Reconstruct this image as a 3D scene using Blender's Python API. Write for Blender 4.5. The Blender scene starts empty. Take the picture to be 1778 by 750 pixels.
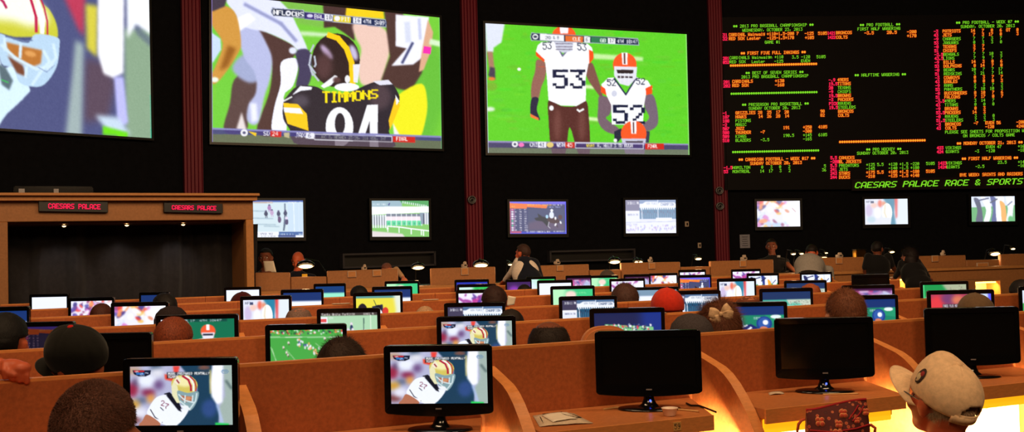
import bpy, bmesh, math, random
import numpy as np
from mathutils import Vector, Matrix, noise as mnoise

# ------------------------------------------------------------------ camera, world, light, exposure
SC = bpy.context.scene
COL = SC.collection
random.seed(7)
rng = np.random.default_rng(7)
FPX, CX, CY = 1800.0, 889.0, 375.0
EYE, HOR, ROLL = 1.45, 431.0, 0.026
pitch = math.atan((HOR - CY) / FPX)
FW = Vector((0, math.cos(pitch), math.sin(pitch)))
R0 = Vector((1, 0, 0)); U0 = Vector((0, -math.sin(pitch), math.cos(pitch)))
CR = R0 * math.cos(ROLL) - U0 * math.sin(ROLL)
CU = R0 * math.sin(ROLL) + U0 * math.cos(ROLL)
CAM = Vector((0, 0, EYE))
cd = bpy.data.cameras.new('camera'); cam = bpy.data.objects.new('camera', cd); COL.objects.link(cam)
cd.sensor_width = 36; cd.lens = FPX / 1778 * 36; cd.clip_start = 0.05; cd.clip_end = 200
m = Matrix((CR, CU, -FW)).transposed().to_4x4(); m.translation = CAM
cam.matrix_world = m
SC.camera = cam
SC.view_settings.view_transform = 'Standard'; SC.view_settings.look = 'None'
SC.view_settings.gamma = 1.0; SC.view_settings.exposure = 0.0; SC.view_settings.use_curve_mapping = False
w = bpy.data.worlds.new('world'); SC.world = w; w.use_nodes = True
w.node_tree.nodes['Background'].inputs[0].default_value = (0.5, 0.35, 0.25, 1)
w.node_tree.nodes['Background'].inputs[1].default_value = 0.06
SC.cycles.max_bounces = 5; SC.cycles.sample_clamp_indirect = 4.0

def area(name, loc, target, size, power, color, size_y=None):
    l = bpy.data.lights.new(name, 'AREA'); l.energy = power; l.color = color
    l.size = size
    if size_y: l.shape = 'RECTANGLE'; l.size_y = size_y
    o = bpy.data.objects.new(name, l); COL.objects.link(o); o.location = loc
    d = Vector(target) - Vector(loc)
    o.rotation_euler = d.to_track_quat('-Z', 'Y').to_euler()
    return o
WARM = (1.0, 0.66, 0.37)
area('ceiling_light', (-1.0, -1.5, 4.6), (-0.2, 4.5, 0.6), 2.0, 88, WARM, 1.0)
area('ceiling_light', (3.0, -0.5, 4.6), (3.0, 6.0, 0.8), 2.0, 95, WARM, 1.0)
area('ceiling_light', (-1.5, 3.5, 5.0), (-1.5, 9.5, 0.8), 2.0, 135, WARM, 1.0)
area('ceiling_light', (2.5, 4.5, 5.0), (2.8, 10.5, 0.8), 2.0, 125, WARM, 1.0)
area('ceiling_light', (-3.5, 6.5, 5.0), (-4.0, 12.0, 1.2), 1.6, 68, WARM, 1.0)
area('ceiling_light', (4.5, 8.5, 5.0), (5.0, 15.0, 0.9), 2.0, 110, WARM, 1.0)
area('ceiling_light', (0.5, 7.5, 5.0), (0.5, 13.5, 0.9), 2.0, 85, WARM, 1.0)

# ------------------------------------------------------------------ pixel to place
def ray(px, py):
    return FW + CR * ((px - CX) / FPX) + CU * ((CY - py) / FPX)
def P(px, py, Y):
    d = ray(px, py); return CAM + d * (Y / d.y)
def Pz(px, py, z):
    d = ray(px, py); return CAM + d * ((z - EYE) / d.z)
def yh(px): return HOR - ROLL * (px - CX)
class Wall:
    """a vertical plane through two floor points"""
    def __init__(s, pa, Ya, pb, Yb):
        a = P(pa, yh(pa), Ya); b = P(pb, yh(pb), Yb)
        s.a = Vector((a.x, a.y, 0)); s.b = Vector((b.x, b.y, 0))
        s.t = (s.b - s.a).normalized(); s.n = Vector((s.t.y, -s.t.x, 0))   # n faces the camera
    def at(s, px, py, off=0.0):
        o = s.a + s.n * off; d = ray(px, py)
        return CAM + d * ((o - CAM).dot(s.n) / d.dot(s.n))

# ------------------------------------------------------------------ objects
def empty(name, loc, rz=0.0):
    o = bpy.data.objects.new(name, None); COL.objects.link(o)
    o.location = loc; o.rotation_euler = (0, 0, rz); o.empty_display_size = 0.1
    return o
def tag(o, label, cat, group=None, kind=None):
    o['label'] = label; o['category'] = cat
    if group: o['group'] = group
    if kind: o['kind'] = kind
    return o
def link(name, me, mat=None, parent=None, loc=None):
    o = bpy.data.objects.new(name, me); COL.objects.link(o)
    if mat is not None:
        for mm in (mat if isinstance(mat, (list, tuple)) else [mat]):
            if mm.name not in [x.name for x in me.materials if x]: me.materials.append(mm)
    if parent: o.parent = parent
    if loc is not None: o.location = loc
    return o
def copy_tree(o, parent=None):
    c = o.copy(); COL.objects.link(c); c.parent = parent
    for ch in list(o.children): copy_tree(ch, c)
    return c
def smooth(me, on=True):
    me.polygons.foreach_set('use_smooth', [on] * len(me.polygons)); return me

class MB:
    def __init__(s): s.v = []; s.f = []; s.mi = []; s.sm = []
    def add(s, vs, fs, mi=0, sm=False):
        k = len(s.v); s.v += [tuple(x) for x in vs]
        for f in fs: s.f.append(tuple(i + k for i in f)); s.mi.append(mi); s.sm.append(sm)
    def box(s, c, d, rz=0.0, mi=0, M=None):
        x, y, z = d[0] / 2, d[1] / 2, d[2] / 2
        vs = [Vector((a, b, e)) for e in (-z, z) for b in (-y, y) for a in (-x, x)]
        R = M if M is not None else Matrix.Rotation(rz, 3, 'Z')
        vs = [R @ q + Vector(c) for q in vs]
        s.add(vs, [(0, 2, 3, 1), (4, 5, 7, 6), (0, 1, 5, 4), (2, 6, 7, 3), (0, 4, 6, 2), (1, 3, 7, 5)], mi)
    def hexa(s, q, mi=0):
        """eight corners: four front then four back, same order"""
        s.add(q, [(0, 1, 2, 3), (4, 7, 6, 5), (0, 4, 5, 1), (1, 5, 6, 2), (2, 6, 7, 3), (3, 7, 4, 0)], mi)
    def prism(s, pts, d, mi=0, sm=False):
        """closed outline pts (3d) pushed by vector d"""
        n = len(pts); d = Vector(d); v = [Vector(p) for p in pts]
        vs = v + [p + d for p in v]
        fs = [tuple(range(n)), tuple(range(2 * n - 1, n - 1, -1))]
        s.add(vs, fs, mi)
        s.add(vs, [(i, i + n, (i + 1) % n + n, (i + 1) % n) for i in range(n)], mi, sm)
    def tube(s, pts, r, seg=10, mi=0, cap=True):
        pts = [Vector(p) for p in pts]; n = len(pts)
        rs = r if isinstance(r, (list, tuple)) else [r] * n
        up = None; vs = []
        for i, p in enumerate(pts):
            t = (pts[min(i + 1, n - 1)] - pts[max(i - 1, 0)]).normalized()
            if up is None: up = t.orthogonal().normalized()
            u = (up - t * up.dot(t)).normalized(); up = u; b = t.cross(u)
            for k in range(seg):
                a = 2 * math.pi * k / seg
                vs.append(p + (u * math.cos(a) + b * math.sin(a)) * rs[i])
        fs = [(i * seg + k, i * seg + (k + 1) % seg, (i + 1) * seg + (k + 1) % seg, (i + 1) * seg + k) for i in range(n - 1) for k in range(seg)]
        s.add(vs, fs, mi, True)
        if cap: s.add(vs, [tuple(range(seg - 1, -1, -1)), tuple(range((n - 1) * seg, n * seg))], mi)
    def lathe(s, prof, seg=24, c=(0, 0, 0), sx=1.0, sy=1.0, mi=0, M=None):
        vs = []; c = Vector(c)
        for r, z in prof:
            for k in range(seg):
                a = 2 * math.pi * k / seg
                q = Vector((r * sx * math.cos(a), r * sy * math.sin(a), z))
                vs.append((M @ q if M is not None else q) + c)
        n = len(prof)
        fs = [(i * seg + k, i * seg + (k + 1) % seg, (i + 1) * seg + (k + 1) % seg, (i + 1) * seg + k) for i in range(n - 1) for k in range(seg)]
        s.add(vs, fs, mi, True)
    def ell(s, c, r, mi=0, R=None, nu=16, nv=10):
        vs = []; c = Vector(c)
        for i in range(nv + 1):
            t = math.pi * i / nv
            for k in range(nu):
                a = 2 * math.pi * k / nu
                q = Vector((r[0] * math.sin(t) * math.cos(a), r[1] * math.sin(t) * math.sin(a), r[2] * math.cos(t)))
                vs.append((R @ q if R is not None else q) + c)
        fs = [(i * nu + k, (i + 1) * nu + k, (i + 1) * nu + (k + 1) % nu, i * nu + (k + 1) % nu) for i in range(nv) for k in range(nu)]
        s.add(vs, fs, mi, True)
    def mesh(s, name):
        me = bpy.data.meshes.new(name); me.from_pydata(s.v, [], s.f)
        me.polygons.foreach_set('material_index', s.mi); me.polygons.foreach_set('use_smooth', s.sm)
        me.update(); return me
    def build(s, name, mat=None, parent=None, loc=None, bevel=0.0, seg=2):
        me = s.mesh(name)
        if bevel > 0:
            bm = bmesh.new(); bm.from_mesh(me)
            bmesh.ops.remove_doubles(bm, verts=bm.verts, dist=1e-5)
            es = [e for e in bm.edges if e.is_manifold and e.calc_face_angle(0) > 0.5]
            bmesh.ops.bevel(bm, geom=es, offset=bevel, segments=seg, affect='EDGES', clamp_overlap=True)
            bmesh.ops.recalc_face_normals(bm, faces=bm.faces)
            bm.to_mesh(me); bm.free()
        else:
            bm = bmesh.new(); bm.from_mesh(me); bmesh.ops.recalc_face_normals(bm, faces=bm.faces); bm.to_mesh(me); bm.free()
        return link(name, me, mat, parent, loc)

# ------------------------------------------------------------------ materials
def lin(c):
    return tuple(((x / 255) / 12.92 if x / 255 <= .04045 else ((x / 255 + .055) / 1.055) ** 2.4) for x in c)
def mat(name, rgb, rough=0.5, spec=0.5, metal=0.0, noise=0.0, nscale=40.0, bump=0.0, stretch=(1, 1, 1), emit=None, strength=0.0, rgb2=None, coat=0.0, sheen=0.0):
    M = bpy.data.materials.new(name); M.use_nodes = True
    nt = M.node_tree; b = nt.nodes['Principled BSDF']
    c = lin(rgb)
    b.inputs['Base Color'].default_value = (*c, 1); b.inputs['Roughness'].default_value = rough
    b.inputs['Specular IOR Level'].default_value = spec; b.inputs['Metallic'].default_value = metal
    b.inputs['Coat Weight'].default_value = coat; b.inputs['Sheen Weight'].default_value = sheen
    if noise or bump or rgb2:
        tc = nt.nodes.new('ShaderNodeTexCoord'); mp = nt.nodes.new('ShaderNodeMapping'); mp.inputs['Scale'].default_value = stretch
        n = nt.nodes.new('ShaderNodeTexNoise'); n.inputs['Scale'].default_value = nscale; n.inputs['Detail'].default_value = 5; n.inputs['Roughness'].default_value = .65
        nt.links.new(tc.outputs['Object'], mp.inputs[0]); nt.links.new(mp.outputs[0], n.inputs['Vector'])
        cr = nt.nodes.new('ShaderNodeValToRGB')
        c2 = lin(rgb2) if rgb2 else tuple(x * (1 - noise) for x in c)
        c1 = c if rgb2 else tuple(min(1, x * (1 + noise)) for x in c)
        cr.color_ramp.elements[0].position = .35; cr.color_ramp.elements[1].position = .65
        cr.color_ramp.elements[0].color = (*c2, 1); cr.color_ramp.elements[1].color = (*c1, 1)
        nt.links.new(n.outputs['Fac'], cr.inputs[0]); nt.links.new(cr.outputs[0], b.inputs['Base Color'])
        if bump:
            bp = nt.nodes.new('ShaderNodeBump'); bp.inputs['Strength'].default_value = bump; bp.inputs['Distance'].default_value = .01
            nt.links.new(n.outputs['Fac'], bp.inputs['Height']); nt.links.new(bp.outputs[0], b.inputs['Normal'])
    if emit:
        b.inputs['Emission Color'].default_value = (*lin(emit), 1); b.inputs['Emission Strength'].default_value = strength
        M.cycles.emission_sampling = 'NONE' if strength < 6 else 'AUTO'
    return M
M_PANEL = mat('laminate_panel', (170, 92, 50), .45, .35, noise=.16, nscale=55, bump=.02)
M_EDGE = mat('laminate_edge', (214, 136, 74), .42, .4, noise=.10, nscale=30, stretch=(1, 1, 4))
M_DESK = mat('laminate_desktop', (190, 116, 66), .35, .45, noise=.12, nscale=60)
M_TAN = mat('counter_laminate', (168, 114, 70), .5, .3, noise=.10, nscale=40)
M_TAN2 = mat('counter_trim', (196, 134, 78), .5, .3, noise=.08, nscale=30)
M_BLACK = mat('gloss_black_plastic', (10, 10, 12), .16, .55, coat=.3)
M_SATIN = mat('satin_black_plastic', (13, 13, 15), .38, .5)
M_OFF = mat('dark_lcd_glass', (14, 13, 13), .12, .8)
M_WALL = mat('black_wall_fabric', (13, 14, 19), .9, .15, noise=.25, nscale=12)
M_WALLB = mat('black_wall_paint', (9, 10, 14), .8, .2, noise=.2, nscale=9)
M_RED = mat('dark_red_pilaster', (122, 22, 46), .5, .3, noise=.12, nscale=10, stretch=(1, 1, .1))
M_FLOOR = mat('dark_patterned_carpet', (46, 18, 16), .95, .1, noise=.4, nscale=30, rgb2=(22, 12, 18))
M_CEIL = mat('dark_ceiling', (14, 12, 12), .9, .1, noise=.1, nscale=4)
M_CURT = mat('charcoal_curtain', (44, 42, 46), .85, .2, noise=.15, nscale=20, sheen=.2)
M_GREY = mat('grey_metal', (120, 116, 118), .35, .5, metal=.6, noise=.05, nscale=20)
M_CHROME = mat('polished_metal', (190, 180, 170), .2, .5, metal=1.0)
M_DMET = mat('dark_metal', (30, 29, 30), .35, .5, metal=.6)
M_PAPER = mat('paper', (225, 214, 196), .7, .2, noise=.04, nscale=30)
M_PAPERG = mat('grey_paper', (150, 150, 165), .7, .2, noise=.12, nscale=60)
M_WHITEP = mat('white_plastic', (200, 180, 160), .4, .4, noise=.03, nscale=10)
M_INK = mat('ink', (30, 24, 20), .7, .1)
M_UNDER = mat('overlit_pale', (232, 214, 170), .5, .3, noise=.06, nscale=30)  # pale tone stands in for surfaces washed out by the lamps
M_TUBE = mat('lamp_tube', (255, 240, 190), .5, .2, emit=(255, 214, 96), strength=5.5)
M_DIFF = mat('yellow_diffuser', (240, 190, 60), .5, .2, emit=(255, 186, 20), strength=.95)
M_BULB = mat('warm_bulb', (255, 240, 190), .5, .2, emit=(255, 205, 140), strength=5.0)
M_BLUE = mat('blue_power_light', (40, 60, 255), .5, .2, emit=(60, 80, 255), strength=4.5)
M_BADGE = mat('silver_badge', (120, 116, 120), .4, .5)
M_SCREENMAT = bpy.data.materials.new('lit_display'); M_SCREENMAT.use_nodes = True
_nt = M_SCREENMAT.node_tree; _b = _nt.nodes['Principled BSDF']; _at = _nt.nodes.new('ShaderNodeAttribute'); _at.attribute_name = 'Col'
_b.inputs['Base Color'].default_value = (.01, .01, .01, 1); _b.inputs['Roughness'].default_value = .4; _b.inputs['Specular IOR Level'].default_value = .2
_nt.links.new(_at.outputs['Color'], _b.inputs['Emission Color']); _b.inputs['Emission Strength'].default_value = 1.12
M_SCREENMAT.cycles.emission_sampling = 'NONE'
def ledmat(name, rgb, s):
    return mat(name, (5, 5, 5), .6, .1, emit=rgb, strength=s)
M_LG = ledmat('green_led', (130, 225, 40), 1.0); M_LO = ledmat('amber_led', (255, 165, 40), 1.05)
M_LHALO = ledmat('amber_text_halo', (200, 40, 14), .9); M_LRR = ledmat('magenta_red_led', (255, 35, 80), 1.0)  # first one: bloom around the amber letters, painted as red emission

# ------------------------------------------------------------------ 5x7 letters
_F = {' ': '0000000000', '#': '147F147F14', '&': '3649552250', "'": '0005030000', '(': '001C224100', ')': '0041221C00',
 '*': '1C3E3E3E1C', '+': '08083E0808', ',': '0050300000', '-': '0808080808', '.': '0060600000', '/': '2010080402', '0': '3E5149453E', '1': '00427F4000',
 '2': '4261514946', '3': '2141454B31', '4': '1814127F10', '5': '2745454539', '6': '3C4A494930', '7': '0171090503', '8': '3649494936',
 '9': '064949291E', ':': '0036360000', 'A': '7E1111117E', 'B': '7F49494936', 'C': '3E41414122', 'D': '7F4141221C', 'E': '7F49494941',
 'F': '7F09090901', 'G': '3E4149497A', 'H': '7F0808087F', 'I': '00417F4100', 'J': '2040413F01', 'K': '7F08142241', 'L': '7F40404040',
 'M': '7F020C027F', 'N': '7F0408107F', 'O': '3E4141413E', 'P': '7F09090906', 'Q': '3E4151215E', 'R': '7F09192946', 'S': '4649494931',
 'T': '01017F0101', 'U': '3F4040403F', 'V': '1F2040201F', 'W': '3F4038403F', 'X': '6314081463', 'Y': '0708700807', 'Z': '6151494543',
 '@': '3E5D555D3E', '|': '00007F0000', '=': '7F7F7F7F7F', 'a': '2054545478', 'i': '00447D4000', 'n': '7C08040478', 'e': '3854545418',
 't': '043F444020', 's': '4854545420', 'r': '7C08040408', 'g': '0C5252523E', 'h': '7F08040478', 'w': '3C4030403C'}
def glyph(ch):
    h = _F.get(ch) or _F.get(ch.upper()) or _F[' ']
    return [int(h[i:i + 2], 16) for i in range(0, 10, 2)]
def runs(ch):
    """vertical runs of lit dots: (column, first row, last row)"""
    out = []
    for c, b in enumerate(glyph(ch)):
        r = 0
        while r < 7:
            if b >> r & 1:
                e = r
                while e + 1 < 7 and b >> (e + 1) & 1: e += 1
                out.append((c, r, e)); r = e + 1
            else: r += 1
    return out

# ------------------------------------------------------------------ picture painter for the lit displays
def homog(src):
    dst = [(0, 0), (1, 0), (1, 1), (0, 1)]; A = []; B = []
    for (x, y), (u, v) in zip(src, dst):
        A.append([x, y, 1, 0, 0, 0, -u * x, -u * y]); B.append(u)
        A.append([0, 0, 0, x, y, 1, -v * x, -v * y]); B.append(v)
    h = np.linalg.solve(np.array(A, float), np.array(B, float)); return np.append(h, 1).reshape(3, 3)
class Canvas:
    def __init__(s, w, h, corners=((0, 0), (100, 0), (100, 56), (0, 56)), bg=(0, 0, 0)):
        s.w, s.h, s.W, s.Hh = w, h, w * 2, h * 2
        s.a = np.zeros((s.Hh, s.W, 3)) + np.array(bg, float)
        s.H = homog(corners); s.unit = s.W / abs(corners[1][0] - corners[0][0])
    def tp(s, pts):
        p = np.array(pts, float); q = np.c_[p, np.ones(len(p))] @ s.H.T
        return np.c_[q[:, 0] / q[:, 2] * s.W, q[:, 1] / q[:, 2] * s.Hh]
    def comp(s, mask, x0, y0, col, al):
        r = s.a[y0:y0 + mask.shape[0], x0:x0 + mask.shape[1]]
        mm = (mask * al)[..., None]; r[:] = r * (1 - mm) + np.array(col, float) * mm
    def poly(s, pts, col, blur=0.0, al=1.0, sm=False):
        if sm and len(pts) > 2:
            n = len(pts); q = []
            for i in range(n):
                p0, p1, p2, p3 = [np.array(pts[(i + k) % n], float) for k in (-1, 0, 1, 2)]
                for t in (0, .25, .5, .75):
                    q.append(.5 * (2 * p1 + (p2 - p0) * t + (2 * p0 - 5 * p1 + 4 * p2 - p3) * t * t + (3 * p1 - p0 - 3 * p2 + p3) * t ** 3))
            pts = q
        p = s.tp(pts); bl = int(round(blur * s.unit))
        x0 = max(0, int(p[:, 0].min()) - 2 * bl - 1); x1 = min(s.W, int(p[:, 0].max()) + 2 * bl + 2)
        y0 = max(0, int(p[:, 1].min()) - 2 * bl - 1); y1 = min(s.Hh, int(p[:, 1].max()) + 2 * bl + 2)
        if x1 <= x0 or y1 <= y0: return
        X, Y = np.meshgrid(np.arange(x0, x1) + .5, np.arange(y0, y1) + .5)
        ins = np.zeros(X.shape, bool); n = len(p)
        for i in range(n):
            xa, ya = p[i]; xb, yb = p[(i + 1) % n]
            if ya == yb: continue
            c = ((ya > Y) != (yb > Y)) & (X < (xb - xa) * (Y - ya) / (yb - ya) + xa); ins ^= c
        mk = ins.astype(float)
        if bl > 0:
            for _ in range(2):
                for ax in (0, 1):
                    k = 2 * bl + 1; pad = [(0, 0), (0, 0)]; pad[ax] = (bl + 1, bl)
                    cs = np.cumsum(np.pad(mk, pad, mode='edge'), axis=ax)
                    mk = (np.take(cs, range(k, cs.shape[ax]), ax) - np.take(cs, range(0, cs.shape[ax] - k), ax)) / k
        s.comp(mk, x0, y0, col, al)
    def rect(s, x0, y0, x1, y1, col, **k): s.poly([(x0, y0), (x1, y0), (x1, y1), (x0, y1)], col, **k)
    def ell(s, cx, cy, rx, ry, col, rot=0, **k):
        c, n = math.cos(math.radians(rot)), math.sin(math.radians(rot))
        s.poly([(cx + rx * math.cos(t) * c - ry * math.sin(t) * n, cy + rx * math.cos(t) * n + ry * math.sin(t) * c) for t in np.linspace(0, 2 * math.pi, 26)[:-1]], col, **k)
    def line(s, pts, wd, col, **k):
        for (xa, ya), (xb, yb) in zip(pts[:-1], pts[1:]):
            L = math.hypot(xb - xa, yb - ya) or 1; nx, ny = -(yb - ya) / L * wd / 2, (xb - xa) / L * wd / 2
            ex, ey = (xb - xa) / L * wd * .3, (yb - ya) / L * wd * .3
            s.poly([(xa + nx - ex, ya + ny - ey), (xb + nx + ex, yb + ny + ey), (xb - nx + ex, yb - ny + ey), (xa - nx - ex, ya - ny - ey)], col, **k)
    def text(s, x, y, t, h, col, cw=None, slope=0.0, bold=1.1, bend=0.0, lean=0.0):
        cw = cw or h * .8; d = cw / 6; r = h / 7
        for i, ch in enumerate(t):
            u = (i + .5) / len(t) * 2 - 1; oy = -bend * (1 - u * u)
            for c, a, b in runs(ch):
                xx = x + i * cw + c * d; yo = y + slope * (xx - x) + oy
                xs = lean * (7 - (a + b) / 2) * r
                s.poly([(xx + xs, yo + a * r), (xx + xs + d * bold, yo + a * r), (xx + xs + d * bold, yo + (b + 1) * r), (xx + xs, yo + (b + 1) * r)], col)
    def speck(s, amt, sc=1):
        n = rng.normal(0, amt, (s.Hh // (2 * sc) + 1, s.W // (2 * sc) + 1, 1)).repeat(2 * sc, 0).repeat(2 * sc, 1)[:s.Hh, :s.W]
        s.a += n
    def out(s):
        a = np.clip(s.a, 0, 255).reshape(s.h, 2, s.w, 2, 3).mean((1, 3)) / 255
        return np.where(a <= .04045, a / 12.92, ((a + .055) / 1.055) ** 2.4)
def display_mesh(name, arr, cor):
    """dense grid with one colour per pixel; cor = TL, TR, BR, BL"""
    h, w = arr.shape[:2]
    tl, tr, br, bl = [np.array(c, float) for c in cor]
    u = np.linspace(0, 1, w + 1)[None, :, None]; v = np.linspace(0, 1, h + 1)[:, None, None]
    pts = ((tl * (1 - u) + tr * u) * (1 - v) + (bl * (1 - u) + br * u) * v).reshape(-1, 3)
    me = bpy.data.meshes.new(name); nv = (w + 1) * (h + 1); nf = w * h
    me.vertices.add(nv); me.vertices.foreach_set('co', pts.ravel())
    i = (np.arange(h)[:, None] * (w + 1) + np.arange(w)[None, :])
    q = np.stack([i, i + w + 1, i + w + 2, i + 1], -1).reshape(-1)
    me.loops.add(nf * 4); me.loops.foreach_set('vertex_index', q.astype(np.int32))
    me.polygons.add(nf); me.polygons.foreach_set('loop_start', np.arange(0, nf * 4, 4, dtype=np.int32))
    me.update(calc_edges=True)
    ap = np.pad(arr, ((1, 1), (1, 1), (0, 0)), mode='edge')
    vc = (ap[:-1, :-1] + ap[1:, :-1] + ap[:-1, 1:] + ap[1:, 1:]) / 4
    ca = me.color_attributes.new('Col', 'FLOAT_COLOR', 'POINT')
    ca.data.foreach_set('color', np.c_[vc.reshape(-1, 3), np.ones(nv)].astype(np.float32).ravel())
    me.materials.append(M_SCREENMAT)
    return me
# ------------------------------------------------------------------ what the displays show
def gold_helmet_big():
    c = Canvas(340, 210, ((-555, -330), (774, -114), (789, 720), (-540, 633)), (78, 84, 130))
    c.poly([(280, -120), (440, -60), (430, 190), (400, 150)], (190, 60, 90), blur=14)
    c.poly([(440, 20), (505, 30), (500, 300), (445, 250)], (215, 205, 70), blur=12)
    c.poly([(440, 300), (545, 330), (600, 430), (560, 620), (430, 640), (430, 400)], (92, 74, 92), blur=22)
    c.poly([(385, 210), (430, 230), (420, 700), (335, 690), (370, 380)], (160, 178, 180), blur=14)
    c.poly([(640, 150), (795, 150), (795, 725), (650, 710)], (140, 168, 140), blur=14)
    c.poly([(505, -90), (645, -90), (640, 380), (590, 408), (535, 385), (503, 280)], (250, 250, 255), blur=8)
    c.poly([(655, -90), (790, -90), (785, 180), (710, 130), (660, 200)], (246, 250, 255), blur=10)
    c.poly([(700, 130), (790, 200), (790, 250), (710, 180)], (90, 100, 130), blur=8, al=.6)
    c.poly([(590, 400), (640, 400), (665, 640), (610, 670)], (190, 190, 250), blur=8)
    c.poly([(490, 600), (610, 610), (680, 700), (560, 690)], (200, 220, 240), blur=12)
    c.poly([(530, 655), (665, 690), (660, 712), (530, 700)], (110, 225, 30), blur=5)
    c.poly([(-540, 200), (-100, 120), (0, 340), (60, 345), (145, 455), (125, 500), (30, 590), (-100, 700), (-540, 640)], (215, 240, 255), sm=True, blur=2)
    c.poly([(-200, -200), (100, -160), (200, 0), (250, 50), (285, 120), (292, 195), (240, 190), (150, 192), (60, 190), (-60, 165), (-250, 200)], (205, 205, 60), sm=True, blur=1)
    c.poly([(-150, -160), (100, -120), (190, 0), (235, 60), (250, 120), (150, 140), (60, 110), (-150, 90)], (250, 252, 240), blur=20)
    c.poly([(150, -60), (178, 0), (200, 80), (200, 175), (222, 178), (226, 100), (200, 10), (175, -60)], (252, 250, 255))
    c.line([(140, -40), (160, 20), (180, 90), (181, 165)], 14, (195, 25, 75)); c.line([(195, -30), (222, 40), (238, 110), (240, 178)], 9, (195, 30, 80))
    c.line([(-10, -10), (10, 10), (25, 40)], 14, (185, 30, 90))
    c.poly([(-20, 180), (60, 205), (140, 222), (178, 178), (290, 195), (302, 240), (286, 350), (222, 440), (150, 450), (90, 425), (60, 350), (0, 330)], (186, 215, 240), sm=True)
    c.poly([(22, 218), (100, 238), (212, 262), (205, 330), (170, 345), (110, 330), (40, 285)], (188, 118, 52), blur=3)
    c.poly([(30, 290), (110, 340), (130, 400), (80, 380)], (120, 70, 50), blur=4); c.ell(150, 280, 30, 15, (225, 160, 90), rot=15, blur=4)
    for q in ([(0, 235), (70, 300), (180, 360), (270, 340)], [(100, 230), (96, 300)], [(15, 200), (18, 260)], [(130, 350), (125, 400)], [(220, 265), (250, 320), (200, 380), (160, 440)], [(270, 230), (285, 300), (240, 360)]): c.line(q, 15, (212, 235, 250), blur=1)
    c.line([(20, 190), (120, 215), (160, 210)], 6, (110, 130, 170)); c.line([(190, 350), (235, 375), (275, 340)], 4, (120, 140, 185))
    c.poly([(-20, 330), (20, 350), (60, 420), (40, 470), (0, 440)], (90, 110, 120), blur=3); c.line([(0, 415), (35, 430)], 6, (60, 190, 90))
    c.line([(784, -110), (791, 720)], 10, (30, 190, 150), blur=1); c.speck(3); return c.out()

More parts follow.
